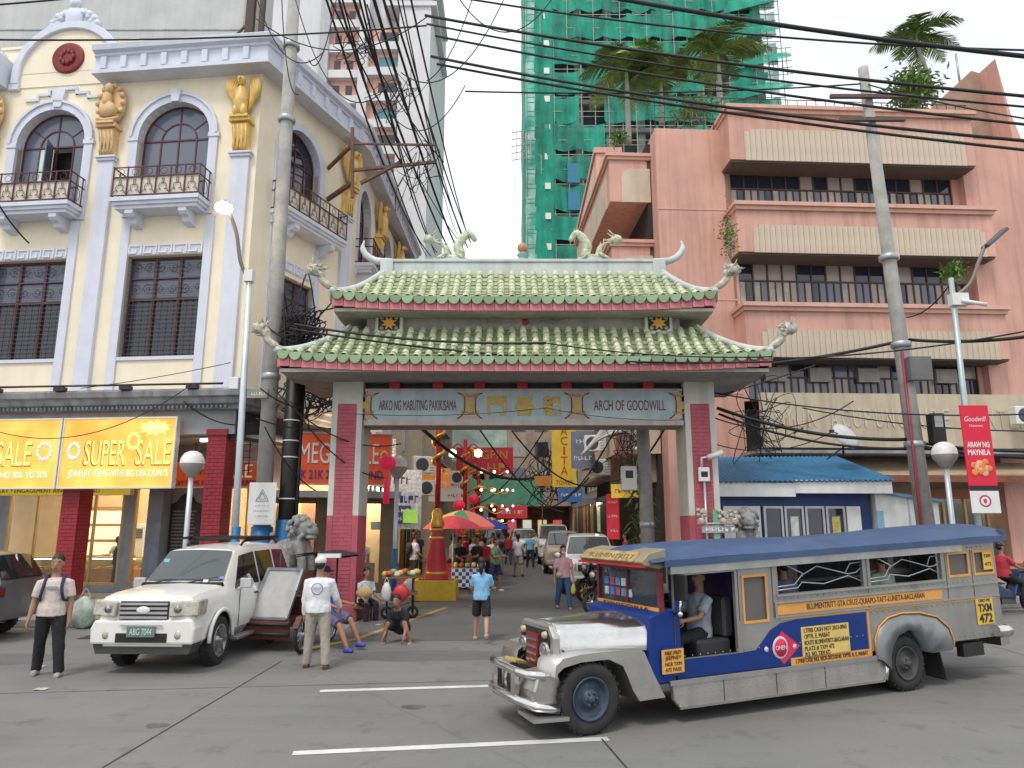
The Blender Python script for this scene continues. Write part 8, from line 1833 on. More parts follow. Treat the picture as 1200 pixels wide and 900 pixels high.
# ============================================================ vendor umbrellas and stalls
def umbrella(label, loc, r, h, mats, n=8, tilt=0.0, grp='vendor umbrellas'):
    t = thing('umbrella', label, 'umbrella', loc, 0.3, grp); mb = MB(); mb.tube([(0,0,0),(0,0,h+0.05)],0.022,6); mb.build('pole', whitepaint, t)
    for k in range(n):
        a0 = 2*PI*k/n; a1 = 2*PI*(k+1)/n; mb = MB()
        def f(a, b, a0=a0, a1=a1):
            rr = r*b*(1-0.06*math.sin(PI*a)); an = a0+(a1-a0)*a
            return Vector((rr*math.cos(an),rr*math.sin(an),h-0.42*b**1.7*(r/1.0)))
        mb.grid(f,4,6); mb.grid(lambda a,b: f(a,b)-Vector((0,0,0.006)),4,6); mb.build('canopy_panel', mats[k%len(mats)], t)
        mb = MB(); mb.tube([(0,0,h-0.03),(r*0.98*math.cos(a0),r*0.98*math.sin(a0),h-0.43*(r/1.0))],0.008,4); mb.build('rib', steel, t)
    return t
ured = cloth('umbrella_red',(0.62,0.06,0.08),0.7); ublue = cloth('umbrella_blue',(0.02,0.05,0.35),0.7); ugreen = cloth('umbrella_green',(0.05,0.3,0.12),0.7); uyel = cloth('umbrella_yellow',(0.75,0.6,0.12),0.7); ucoral = cloth('umbrella_coral',(0.72,0.2,0.14),0.7)
umbrella('red vendor umbrella with drooping edge behind the yellow planter', (-1.92,23.6,0.0), 1.0, 2.42, [ured]); umbrella('striped blue, coral, green and yellow vendor umbrella', (-1.75,25.6,0.0), 1.35, 2.62, [uyel,ugreen,ucoral,ublue]); umbrella('dark blue vendor umbrella beyond the striped one', (-1.0,29.5,0.0), 1.0, 2.35, [ublue,ublue,ured])
def stall(label, loc, wd, m, goods):
    t = thing('vendor_stall', label, 'stall', loc, 0.0, 'street vendor stalls'); mb = MB(); mb.box(-wd/2,wd/2,-0.35,0.35,0.72,0.78); mb.build('table_top', woodbrown, t); mb = MB(); mb.box(-wd/2-0.01,wd/2+0.01,-0.37,-0.35,0.2,0.79); mb.build('cloth', m, t)
    for x in (-wd/2+0.05,wd/2-0.05):
        for y in (-0.3,0.3):
            mb = MB(); mb.box(x-0.025,x+0.025,y-0.025,y+0.025,0,0.72); mb.build('leg', woodbrown, t)
    for k in range(goods):
        mb = MB(); mb.blob((-wd/2+0.1+wd*0.85*k/max(1,goods-1),random.uniform(-.2,.2),0.86),(0.08,0.08,0.09),7,5,amp=0.2,sd=k); mb.build('goods', M('goods_%d'%(k%4),[(0.6,0.5,0.1),(0.5,0.1,0.08),(0.2,0.4,0.12),(0.6,0.58,0.5)][k%4],0.6,var=0.2), t)
    return t
chk = bpy.data.materials.new('check_cloth'); chk.use_nodes = True; _t = chk.node_tree; _k = _t.nodes.new('ShaderNodeTexChecker'); _k.inputs[1].default_value = (0.03,0.06,0.25,1); _k.inputs[2].default_value = (0.65,0.66,0.68,1); _k.inputs[3].default_value = 9; _tc = _t.nodes.new('ShaderNodeTexCoord'); _t.links.new(_tc.outputs['Object'],_k.inputs[0]); _t.links.new(_k.outputs[0],_t.nodes['Principled BSDF'].inputs['Base Color'])
stall('vendor table with blue and white checked cloth', (-1.45,23.3,0.0), 0.9, chk, 5); stall('vendor table under the striped umbrella', (-1.9,25.9,0.0), 1.3, ured, 7); stall('vendor table beyond the striped umbrella', (-1.2,29.0,0.0), 1.2, ublue, 6)
# hand cart of the seated woman
t = thing('hand_cart', 'cluttered hand cart with red and white bags by pink column', 'cart', (-2.62,17.25,0.0), 0.2); mb = MB(); mb.box(-0.4,0.4,-0.25,0.25,0.55,0.6); mb.build('tray', woodbrown, t)
for (x, y) in ((-0.3,-0.2),(0.3,-0.2),(-0.3,0.2),(0.3,0.2)):
    mb = MB(); mb.tube([(x,y,0.1),(x,y,0.95)],0.018,6); mb.build('post', darkmetal, t)
for x in (-0.3,0.3):
    mb = MB(); mb.lathe([(0.08,-0.03),(0.14,-0.03),(0.14,0.03),(0.08,0.03)],12,(x,0,0.14),'y'); mb.build('wheel', rubber, t)
mb = MB(); mb.box(-0.42,0.42,-0.27,0.27,0.92,0.95); mb.build('top_board', woodbrown, t)
for k in range(9):
    mb = MB(); mb.blob((-0.35+0.09*k,random.uniform(-.15,.15),1.0+0.03*(k%3)),(0.09,0.09,0.07),7,5,amp=0.3,sd=k); mb.build('goods', M('goods_%d'%(k%4),(0.5,0.4,0.3),0.6), t)
def bag(label, loc, m, s=(0.16,0.1,0.22), rz=0.0):
    t = thing('bag', label, 'bag', loc, rz); mb = MB(); mb.blob((0,0,s[2]*0.95),s,10,8,amp=0.18,fr=3,sd=loc[0]); mb.xform(lambda v: Vector((v.x*(1.1-0.3*v.z/s[2]/2),v.y,max(0.0,v.z)))); mb.build('sack', m, t); mb = MB(); mb.tube(spline([(-s[0]*0.5,0,s[2]*1.75),(0,0,s[2]*2.4),(s[0]*0.5,0,s[2]*1.75)],4),0.008,5); mb.build('handle', m, t); return t
bagwhite = M('bag_white',(0.62,0.64,0.66),0.5,var=0.15,scale=6); bagred = M('bag_red',(0.55,0.03,0.05),0.5,var=0.15,scale=6)
bag('red plastic bag hanging on the hand cart', (-2.55,16.9,0.42), bagred, (0.2,0.1,0.2)); bag('white plastic bag hanging on the hand cart', (-2.88,16.88,0.42), bagwhite, (0.12,0.09,0.22)); bag('white and green carrier bag on the kerb by planter', (-2.95,21.2,0.14), M('bag_greenwhite',(0.58,0.62,0.55),0.5,var=0.25,scale=5), (0.24,0.14,0.24)); bag('large printed sack standing by the brick pillar', (-9.05,15.65,0.0), M('sack_print',(0.42,0.47,0.42),0.6,var=0.5,scale=5), (0.26,0.2,0.34)); bag('straw bag on the seated woman lap', (-3.35,16.75,0.5), M('straw',(0.5,0.36,0.18),0.8,var=0.2,scale=20), (0.2,0.06,0.15))

# ============================================================ shops and buildings inside the street
shopc = [(0.72,0.55,0.25),(0.62,0.05,0.06),(0.65,0.66,0.62),(0.15,0.45,0.35),(0.75,0.5,0.08),(0.55,0.3,0.12)]
def shop_row(label, x, y0, y1, face, h, seed, grp='shop fronts along the side street'):
    """open-fronted shops facing +X (face=1) or -X (face=-1)"""
    t = thing('shop', label, 'shop', (x,y0,0.14), 0, grp); rng = random.Random(seed); L = y1-y0; f = face
    def bx(a, b, y_0, y_1, z0, z1, m, nm):
        mb = MB(); mb.box(min(a,b)*1.0,max(a,b)*1.0,y_0,y_1,z0,z1); return mb.build(nm, m, t)
    bx(-f*0.6,-f*1.6,0,L,0,h, M('shop_deep_%d'%(seed%3),[(0.5,0.36,0.2),(0.35,0.16,0.1),(0.4,0.36,0.3)][seed%3],0.7,var=0.35,scale=2), 'back_wall'); bx(-f*0.55,f*0.1,0,L,h-0.25,h, agedgrey, 'lintel')
    bx(-f*0.5,-f*0.1,0.1,L-0.1,h-0.30,h-0.26, M('shop_tube_soft',(1,0.9,0.75),0.5,emit=8,emcol=(1.0,0.82,0.55)), 'strip_light')
    y = 0.0; k = 0
    while y < L-0.3:
        wv = rng.uniform(0.35,0.8); bx(-f*0.02,f*0.06,y,y+0.14,0,h-0.25, rng.choice([blackpaint,darkmetal,woodbrown]), 'post')
        c_ = rng.choice(range(6)); bx(-f*0.3,-f*0.26,y+0.2,min(L,y+wv),0.3,h-0.5, M('shop_panel_%d'%c_,shopc[c_],0.5,var=0.25,scale=4,emit=0.22), 'display_panel'); y += wv+0.14; k += 1
    return t
shop_row('brightly lit narrow shop front just inside the arch, left side', -5.0, 22.6, 26.4, 1, 3.6, 1); shop_row('orange lit shop front beside the grey shirted man', -4.9, 26.6, 31.0, 1, 3.6, 2); shop_row('dim shop front deep along the left pavement', -4.8, 31.2, 44, 1, 3.6, 3)
shop_row('colourful shop front right of the parked white SUV', 5.1, 26.5, 32.0, -1, 3.4, 4); shop_row('red and yellow shop front beyond the white SUV', 4.9, 32.2, 40, -1, 3.4, 5); shop_row('shadowy shop front deep along the right pavement', 4.7, 40.2, 55, -1, 3.4, 6)
def street_block(label, x0, x1, y0, y1, h, m, face, floors, seed):
    t = thing('street_building', label, 'building', ((x0+x1)/2,y0,0)); w2 = (x1-x0)/2; rng = random.Random(seed); mb = MB(); mb.box(-w2,w2,0,y1-y0,0.0,h); mb.build('wall', m, t)
    xf = w2 if face > 0 else -w2; L = y1-y0; n = max(2,int(L/2.2))
    for fl in range(floors):
        z = 3.9+fl*(h-4.2)/floors
        mb = MB(); mb.box(min(xf,xf+face*0.5),max(xf,xf+face*0.5),0,L,z,z+0.18); mb.build('ledge', agedgrey, t)
        for i in range(n):
            y = L*(i+0.2)/n; mb = MB(); mb.box(min(xf,xf+face*0.06),max(xf,xf+face*0.06),y,y+L/n*0.6,z+0.7,z+2.0); wn = mb.build('window_frame', whitepaint, t); mb = MB(); mb.box(min(xf+face*0.05,xf+face*0.07),max(xf+face*0.05,xf+face*0.07),y+0.08,y+L/n*0.6-0.08,z+0.78,z+1.92); mb.build('pane', glassdark, wn)
    for fl in range(floors):       # windows on the end wall that faces the arch
        z = 3.9+fl*(h-4.2)/floors
        for i in range(max(1,int(w2*2/2.0))):
            x = -w2+w2*2*(i+0.25)/max(1,int(w2*2/2.0)); mb = MB(); mb.box(x,x+0.9,-0.05,0.0,z+0.7,z+2.0); mb.build('window', glassdark, t)
    return t
wallg = M('street_wall_grey',(0.36,0.35,0.33),0.85,var=0.2,scale=0.8,streak=0.5,dirtcol=(0.1,0.09,0.08)); wallb = M('street_wall_beige',(0.42,0.33,0.25),0.85,var=0.2,scale=0.8,streak=0.5,dirtcol=(0.14,0.1,0.08)); wallp = M('street_wall_pink',(0.50,0.30,0.24),0.85,var=0.2,scale=0.8,streak=0.4,dirtcol=(0.16,0.1,0.09))
street_block('grey street building with air conditioners past the corner building', -14,-5.7,46.5,60,12,wallg,1,3,3); street_block('pale street building closing the left side of the street', -14,-3.4,61,78,13,wallb,1,3,4)
street_block('beige street building with conduits on the right side', 6.3,15,45,60,10,wallb,-1,2,5); street_block('grey street building further along the right side', 5.6,15,61,80,12,wallg,-1,3,6); street_block('pink balconied building at the bend of the street', -4.5,-0.2,80,92,11.5,wallp,-1,3,7); street_block('dull building closing off the far end of the street', -0.1,9,86,96,9,wallg,-1,2,8)
EB = thing('bridging_building', 'cluttered beige building bridging the street end above the shops', 'building', (1.2,63,0)); mb = MB(); mb.box(-3.6,4.6,0,6,3.6,12.5); mb.build('wall', wallb, EB)
for i in range(4):
    for k in range(3):
        mb = MB(); mb.box(-3.2+i*2.0,-2.0+i*2.0,-0.06,0,5.6+k*2.3,6.9+k*2.3); mb.build('window', [glassdark,glassgrey,M('pale_blind',(0.4,0.4,0.36))][(i+k)%3], EB)
for x in (-3.5,4.3):
    mb = MB(); mb.box(x-0.2,x+0.2,0,6,0,3.6); mb.build('pier', wallg, EB)
mb = MB(); mb.box(-3.4,4.2,4,4.2,0,3.6); mb.build('passage_back', M('passage_shops',(0.22,0.13,0.09),0.7,var=0.6,scale=1.5), EB)
for k in range(5):
    mb = MB(); mb.box(-3.0+k*1.4,-2.2+k*1.4,3.9,3.98,0.4,2.4); mb.build('lit_shop', M('passage_light_%d'%(k%3),[(0.8,0.6,0.3),(0.6,0.1,0.1),(0.7,0.7,0.6)][k%3],0.5,emit=0.7,var=0.4,scale=3), EB)
for k in range(3):
    t = thing('balcony_slab', ['uppermost','middle','lowest'][k]+' pale balcony on the pink building at the street end', 'balcony', (-2.2,79.2,9.6-k*2.3), 0.35); mb = MB(); mb.box(-1.6,2.2,-0.6,0.8,-0.2,0.7); mb.build('parapet', M('balcony_peach',(0.6,0.42,0.3),0.8,var=0.1), t); mb = MB(); mb.box(-1.6,2.2,-0.62,-0.6,-0.9,-0.25); mb.build('shade', blackpaint, t)  # black strip stands in for the shade below each balcony
# right wall with looping conduits, pier, service boxes
RW = thing('conduit_wall', 'beige wall of looping grey conduits above the right shops', 'wall', (4.35,24.6,0)); mb = MB(); mb.box(0.3,1.2,0.8,9.5,3.6,7.2); mb.build('wall', wallb, RW)
cpm = M('conduit_pale',(0.5,0.48,0.44),0.5,var=0.15)
for k in range(6):
    y = 1.2+k*0.9; mb = MB(); mb.tube(spline([(0.28,y,7.0),(0.24,y,5.2),(0.20,y+0.1,4.2),(0.15,y+0.5,3.75),(0.2,y+1.1,3.7)],5),0.05,6); mb.build('conduit', cpm, RW)
mb = MB(); mb.tube([(0.2,0.9,4.8),(-0.3,-1.0,4.6)],0.05,8); mb.build('pipe_arm', whitepaint, RW)
t = concrete_pole('concrete pole inside the street on the right', (3.62,19.2,0.14), (3.50,19.2,9.0), 0.19, 0.15, (2.0,))
sb2 = thing('service_box', 'white electric service box on the street pole', 'box', (3.12,19.1,3.35)); mb = MB(); mb.box(-0.2,0.2,-0.12,0.12,-0.32,0.32); mb.build('case', plasticwhite, sb2, bev=0.02); mb = MB(); mb.box(-0.1,0.1,-0.13,-0.12,0.0,0.2); mb.build('window', darkmetal, sb2)
YS = thing('vertical_sign', 'tall yellow sign with red vertical letters hanging over street', 'sign', (2.42,33,5.35)); mb = MB(); mb.box(-0.56,0.56,0,0.2,-1.55,1.75); mb.build('panel', M('sign_yellow',(0.72,0.50,0.05),0.55,var=0.15,scale=2,emit=0.06), YS); rdl = M('sign_red_letter',(0.5,0.06,0.03),0.5)
for i, ch in enumerate('PACITA'): text(ch,0.55,rdl,YS,(0,-0.01,1.5-i*0.46),width=0.09 if ch == 'I' else 0.32,extrude=0.006)
text('TOWER',0.3,rdl,YS,(0,-0.01,-1.35),width=0.8,extrude=0.006); mb = MB(); mb.box(-1.35,-0.6,0.02,0.15,-1.5,-1.05); mb.build('side_box', M('sign_orange_box',(0.62,0.25,0.05),0.5), YS); mb = MB(); mb.tube([(0.5,0.1,1.0),(2.4,0.1,1.0)],0.04,6); mb.build('bracket', darkmetal, YS)
def wall_sign(name, label, loc, rz, w_, h_, m, txt=None, tm=None, tsz=0.3, rows=1):
    t = thing(name, label, 'sign', loc, rz); mb = MB(); mb.box(-w_/2,w_/2,0,0.1,-h_/2,h_/2); mb.build('panel', m, t)
    for i, s_ in enumerate(txt or []):
        zz = h_/2-(i+0.6)*h_/(len(txt)+0.2)
        if s_: text(s_,tsz,tm,t,(0,-0.008,zz),width=w_*0.8,extrude=0.004)
        else: scribble(t, 0, zz, w_*0.75, tsz*0.6, tm, -0.002, int(w_*100)+i)
    return t
wall_sign('shop_sign','white and blue striped sign panel left inside the street',at(475,585,24.5),R(10),1.1,2.0,M('sign_stripes',(0.4,0.45,0.5),0.5,var=0.5,scale=9,emit=0.1),['','',''],navyl,0.4); wall_sign('shop_sign','small lime green sign hanging below the striped panel',at(481,605,24.3),R(10),0.5,0.45,M('sign_lime',(0.3,0.65,0.1),0.5,emit=0.15)); wall_sign('shop_sign','navy blue sign beside the lime green one',at(471,603,24.4),R(10),0.6,0.6,M('sign_navy_panel',(0.04,0.05,0.22),0.5,emit=0.05),['',''],plasticwhite,0.2)
wall_sign('shop_sign','red sign with gold lettering at the gilded posts',at(568,540,40),0,3.2,1.5,M('sign_crimson',(0.45,0.02,0.04),0.5,emit=0.08),['ONGPIN',''],signgold,0.7); wall_sign('shop_sign','pale green and white sign above the red one',at(562,520,44),0,3.4,2.2,M('sign_palegreen',(0.45,0.6,0.55),0.5,var=0.4,scale=1.5,emit=0.05)); wall_sign('shop_sign','grey blue sign board right of the yellow sign',at(683,527,27),R(-8),0.9,1.4,M('sign_slate',(0.16,0.19,0.26),0.5,var=0.2),['',''],plasticwhite,0.25); wall_sign('shop_sign','long red banner sign hanging by right shops',at(718,605,27.5),R(-30),0.5,1.7,M('sign_red_hang',(0.6,0.03,0.05),0.5,emit=0.25),['','',''],plasticwhite,0.16)
wall_sign('shop_sign','added glowing orange shop sign above the shops beyond the striped panel',at(505,560,29),R(12),1.6,0.8,M('added_glow_orange',(0.7,0.25,0.05),0.5,emit=0.2),['',''],plasticwhite,0.2); wall_sign('shop_sign','added glowing white shop sign with red print above the vendors',at(525,575,34),R(8),1.8,1.0,M('added_glow_white',(0.6,0.6,0.58),0.5,emit=0.12),['',''],rdl,0.25); wall_sign('shop_sign','added glowing yellow shop sign over the right hand shops',at(735,575,26.2),R(-35),1.3,0.5,M('added_glow_yellow',(0.7,0.5,0.06),0.5,emit=0.2),[''],rdl,0.25); wall_sign('shop_sign','small added glowing blue sign beyond the yellow vertical sign',at(668,580,36),R(-10),1.2,0.7,M('added_glow_blue',(0.05,0.15,0.4),0.5,emit=0.15),[''],plasticwhite,0.25); wall_sign('shop_sign','added glowing red and white sign hung over the street end',at(600,600,52),0,2.2,0.9,M('added_glow_red',(0.55,0.04,0.05),0.5,emit=0.2),[''],plasticwhite,0.4)  # extra signs, glow put into their colour to brighten the street
wall_sign('shop_sign','small white notice sign on the left shop front',at(441,616,21.8),0,0.34,0.24,plasticwhite)
GA = thing('green_awning','wide dark green awning across the end of the street','awning',(-0.6,56,4.4)); mb = MB(); mb.grid(lambda a,b: Vector((-2.6+5.6*a,-1.6*(1-b),-0.9+2.0*b+0.08*math.sin(a*22))),24,4); mb.grid(lambda a,b: Vector((-2.6+5.6*a,-1.6*(1-b),-0.95+2.0*b+0.08*math.sin(a*22))),24,4); mb.build('sheet', M('awning_green',(0.03,0.14,0.08),0.7,var=0.3,scale=2), GA)
for x in (-2.5,2.9):
    mb = MB(); mb.tube([(x,-1.5,-0.9),(x,-1.5,-4.4)],0.06,6); mb.build('post', darkmetal, GA)
# lanterns
def lantern(label, p, s=1.0):
    t = thing('red_lantern', label, 'lantern', p, 0, 'red paper lanterns'); mb = MB(); mb.blob((0,0,0),(0.26*s,0.26*s,0.22*s),12,8,amp=0.1,fr=8); mb.build('body', M('lantern_red',(0.75,0.02,0.08),0.5,emit=0.25), t); mb = MB(); mb.lathe([(0.09*s,-0.5*s),(0.10*s,-1.2*s),(0.06*s,-1.22*s)],8); mb.tube([(0,0,-0.2*s),(0,0,-0.5*s)],0.02,5); mb.tube([(0,0,0.2*s),(0,0,0.5*s)],0.01,4); mb.build('tassel', M('lantern_red',(0.75,0.02,0.08)), t)
lantern('red lantern with long tassel hanging at the MEGA SALE sign', at(454,542,19.2), 0.9); lantern('small red lantern over the vendor umbrellas', at(538,592,30)); lantern('small red lantern by the far red post', at(555,585,34))
for i,(px, py, Y) in enumerate(((430,515,22.5),(447,525,24),(495,545,26),(500,572,28),(535,560,33),(700,520,26.5),(706,548,27.5))):
    wall_ac(at(px,py,Y), R(25 if px < 600 else -25), 'white outdoor air conditioner unit fixed above the street shops', 'air conditioners in the side street', 1.0)
# satellite lumps of bundled white conduit on right
t = thing('duct_bundle','bundle of pale flexible ducts above the right shops','ducts',at(715,510,24.5)); mb = MB()
for k in range(7): mb.tube(spline([(-1.0+k*0.1,0.1*k,-0.7+0.1*k),(-0.5+k*0.08,0,-0.2+0.12*k),(0.2,0.05*k,0.1+0.09*k),(0.8,0,0.2+0.08*k)],4),0.07,6)
mb.build('duct', cpm, t)

# ============================================================ plants
leafg = M('palm_leaf',(0.11,0.20,0.055),0.55,var=0.35,scale=5); leafy = M('palm_leaf_pale',(0.20,0.34,0.09),0.55,var=0.3,scale=5); barkm = M('palm_trunk',(0.34,0.33,0.31),0.85,var=0.2,scale=5)  # greens brightened, backlight through the leaves put into the colour
def palm(label, loc, h, r, nf, seed, lean=0.0):
    t = thing('palm_tree', label, 'palm tree', loc, 0, 'rooftop palms'); rng = random.Random(seed); mb = MB(); mb.tube(spline([(0,0,0),(lean*0.3,0,h*0.5),(lean,0,h)],5),[0.13,0.12,0.12,0.11,0.11,0.10,0.10,0.09,0.09,0.08,0.07],9); mb.build('trunk', barkm, t); cr = MB()
    mb = MB(); mb.tube([(lean,0,h-0.1),(lean,0,h+0.55)],[0.08,0.05],8); mb.build('crownshaft', leafy, t)
    for i in range(nf):
        az = 2*PI*i/nf+rng.uniform(-.2,.2); el = rng.uniform(0.35,1.4); L = r*rng.uniform(0.85,1.1); d = Vector((math.cos(az),math.sin(az),0)); P = []
        for k in range(11):
            s_ = k/10; P.append(Vector((lean,0,h+0.4)) + d*L*s_*math.cos(el*0.55) + Vector((0,0,L*(math.sin(el)*s_*1.0 - 0.85*s_*s_))))
        cr.tube(P,[0.02*(1-k/12) for k in range(11)],4,mi=i%2); side = d.cross(Vector((0,0,1)))
        for k in range(1,32):
            s_ = k/32; f_ = s_*10; a = int(f_); p = P[a].lerp(P[min(10,a+1)],f_-a); tg = (P[min(10,a+1)]-P[a]).normalized(); ll = L*0.42*math.sin(PI*min(1,s_*0.85+0.12))
            for sg in (-1,1):
                q = p+side*sg*ll*0.75+tg*ll*0.5-Vector((0,0,ll*rng.uniform(0.1,0.42))); wv = tg*0.034
                cr.add([p-wv,p+wv,p.lerp(q,0.6)+wv*0.9+Vector((0,0,0.03)),q,p.lerp(q,0.6)-wv*0.9+Vector((0,0,0.03))],[(0,1,2,3,4)],i%2)
    cr.build('crown',[leafg,leafy],t); return t
palm('palm with grey trunk standing on the balcony roof corner', at(737,168,25.6), 2.9, 2.1, 13, 1); palm('short palm between the balcony palm and the roof palm', at(776,145,26.5), 1.7, 1.9, 12, 2); palm('palm over the pink roof before the green netting', at(846,140,27.5), 2.7, 2.2, 13, 3)
palm('tall slender palm beside the pink roof fin', at(1098,135,28.5), 3.5, 2.0, 11, 4, -0.5)
def bush(label, loc, rx, rz_, n, seed, ls=0.22, name='shrub'):
    t = thing(name, label, 'plant', loc); rng = random.Random(seed); mb = MB()
    for k in range(5): mb.tube([(rng.uniform(-.2,.2)*rx,rng.uniform(-.2,.2)*rx,0),(rng.uniform(-.7,.7)*rx,rng.uniform(-.5,.5)*rx,rz_*rng.uniform(0.9,1.7))],[0.03,0.008],5)
    mb.build('stem', barkm, t); lf = MB()
    for k in range(n):
        p = Vector((rng.gauss(0,0.42)*rx,rng.gauss(0,0.42)*rx,rz_*(1+rng.gauss(0,0.42))))
        if p.z < 0.05: continue
        d = Vector((rng.gauss(0,1),rng.gauss(0,1),rng.gauss(-0.2,0.7))).normalized(); s_ = d.cross(Vector((rng.random(),rng.random(),1))).normalized()*ls*0.14; q = p+d*ls*rng.uniform(0.6,1.2)
        lf.add([p,p.lerp(q,0.5)+s_,q,p.lerp(q,0.5)-s_],[(0,1,2,3)],rng.randint(0,1))
    lf.build('foliage',[leafg,leafy],t); return t
bush('feathery bamboo clump on the pink roof below the tall palm', at(1072,135,27.5), 0.95, 1.1, 1500, 1, 0.32, 'bamboo'); bush('low rooftop shrub behind the corner railing', at(815,140,25.8), 1.0, 0.45, 700, 2); bush('potted shrub on the window ledge under the lamp head', at(1117,330,23.0), 0.35, 0.35, 400, 3); bush('small shrub at the pink building balcony roof', at(725,170,25.4), 0.35, 0.25, 250, 4); bush('dark creeper growing down the edge of the pink bay', at(855,305,23.0), 0.3, 0.9, 350, 6, 0.16)
t = thing('dracaena', 'tall dark leafy plant by the street pole on the right', 'plant', (3.95,22.2,0.14)); rng = random.Random(4); lf = MB()
for k in range(150):
    z = rng.uniform(0.9,3.6); a = rng.uniform(0,2*PI); p = Vector((0.1*math.cos(a),0.1*math.sin(a),z)); q = p+Vector((math.cos(a)*0.55,math.sin(a)*0.55,rng.uniform(-.5,.35))); s_ = Vector((-math.sin(a),math.cos(a),0))*0.04
    lf.add([p-s_,p+s_,p.lerp(q,0.55)+s_+Vector((0,0,0.1)),q,p.lerp(q,0.55)-s_+Vector((0,0,0.1))],[(0,1,2,3,4)],0)
lf.build('foliage', leafg, t); mb = MB(); mb.tube([(0,0,0),(0,0,3.4)],[0.05,0.03],6); mb.build('stem', barkm, t); mb = MB(); mb.lathe([(0.22,0),(0.3,0.5),(0.26,0.5),(0.2,0.45)],12); mb.build('pot', M('pot_clay',(0.3,0.12,0.07),0.8), t)

# ============================================================ overhead cables
def wire(label, pts, r=0.018, sag=None, grp='overhead cables above the main road', n=16, name='overhead_cable'):
    mb = MB()
    if sag is not None: P = catenary(pts[0], pts[1], sag, n)
    else: P = spline(pts, 7)
    mb.tube(P, r, 6); o = mb.build(name, cable); return props(o, label, 'cable', grp)
main = 'black cable strung high across the main road'
for (a, b, Ya, Yb, r, sg) in [((690,-8),(1260,72),13,12,0.045,0.12),((520,-6),(1260,60),14,13,0.022,0.3),((498,18),(1260,118),15.5,13,0.034,0.2),((500,28),(1260,130),15.5,13.2,0.024,0.25),((510,42),(1260,152),15.6,13,0.028,0.2),((505,66),(1260,170),15.8,13,0.034,0.25),((512,75),(1260,182),16,13,0.03,0.18),((545,107),(1013,98),17,18,0.022,0.15),((1013,98),(1260,148),18,13,0.022,0.1),((-40,46),(500,30),13,15.5,0.02,0.15),((-40,8),(120,-6),13,13,0.02,0.02)]:
    wire(main,[at(*a,Ya),at(*b,Yb)],r,sg)
street = 'black cable running from the tall pole deep along the street'
rng = random.Random(11)
for (a, b, Ya, Yb, r, sg) in [((448,-5),(548,290),16,42,0.04,0.4),((385,-5),(540,285),16.2,44,0.028,0.6),((400,-5),(500,300),16.2,40,0.028,0.8),((420,-5),(510,298),16.3,41,0.03,0.5),((465,-5),(545,288),16.4,43,0.022,0.5),((470,-8),(536,275),16,45,0.02,0.9),((405,12),(520,190),16.2,22,0.02,0.3),((430,5),(505,185),16.2,21.6,0.02,0.35),((412,-8),(530,300),16,40,0.045,0.5),((436,-8),(538,296),16.1,42,0.05,0.6),((455,-8),(552,285),16,44,0.035,0.3),((380,-8),(505,300),16,38,0.032,1.0),((425,-8),(512,296),16.3,36,0.03,1.2),((480,-8),(550,282),16.4,45,0.03,0.5),((395,-8),(470,190),16.2,21.5,0.035,0.5)]:
    wire(street,[at(*a,Ya),at(*b,Yb)],r,sg,'cables over the side street')
lp = 'thin black cable looping near the top of the tall pole'
for (a, b, Y) in [((330,-5),(350,110),16.3),((300,-5),(380,60),16.2),((345,-5),(455,100),16.1),((395,-5),(362,70),16.2),((300,22),(500,20),15.6),((535,-6),(650,-6),15),((500,95),(555,-6),16),((455,130),(545,100),17),((470,85),(590,0),16)]:
    wire(lp,[at(*a,Y),at(*b,Y+0.2)],0.014,rng.uniform(0.2,1.6),'loose cables by the tall pole')
# tangled splices
def tangle(label, c, Y, n, spread, seed, r=0.012):
    t = thing('cable_tangle', label, 'cables', at(*c,Y)); g_ = random.Random(seed); mb = MB()
    for k in range(n):
        P = [Vector((g_.gauss(0,spread),g_.gauss(0,spread*0.4),g_.gauss(0,spread*1.3))) for q in range(5)]; mb.tube(spline(P,5),r,4)
    mb.build('wires', cable, t, kind='stuff'); return t
tangle('knotted cable tangle before the pink and white tower',(425,55),18,7,0.3,1); tangle('tangled spliced cables above the steel bracket',(470,105),19,8,0.35,2); tangle('tangle of cables hanging below the steel bracket',(492,205),21,7,0.35,3); tangle('dark snarl of cables beside the left roof corner',(352,390),17.2,24,0.35,4,0.02); tangle('snarl of wires over the blue kiosk roof',(895,495),19.8,14,0.4,5); tangle('mass of black wires at the middle of the street',(645,565),40,14,0.8,6,0.022); tangle('knot of cables by the right street pole',(735,520),21,12,0.35,7); tangle('dark coil of cables above the corner shop',(370,455),20,20,0.45,8,0.02)
mid = 'heavy black cable sagging past the pink building'
for (a, b, Ya, Yb, r, sg) in [((835,432),(1062,398),19,18,0.045,0.12),((840,478),(1065,515),19.5,18,0.05,0.25),((842,485),(1075,525),19.5,18,0.035,0.3),((1072,522),(1260,535),18,17,0.05,0.12),((1072,518),(1260,528),18,17,0.04,0.1),((835,460),(1260,482),18.5,17,0.02,0.3),((940,478),(1260,505),19,17,0.018,0.2),((905,420),(1260,376),18.5,16,0.022,0.2),((1065,398),(1260,385),18,15.5,0.045,0.15),((1062,372),(1115,330),18,16.5,0.016,0.2),((838,490),(1000,470),19,20,0.018,0.5),((836,520),(985,500),18.6,20,0.015,0.4)]:
    wire(mid,[at(*a,Ya),at(*b,Yb)],r,sg,'cables past the pink building')
wire('black cable strung in front of the lower green roof',[at(340,385,16.2),at(905,424,15.5)],0.024,0.28,'cables across the arch'); wire('black cable strung in front of the lower green roof',[at(345,380,16.2),at(640,402,15.6)],0.03,0.15,'cables across the arch'); wire('black cable strung in front of the lower green roof',[at(640,402,15.6),at(905,418,15.5)],0.016,0.12,'cables across the arch')
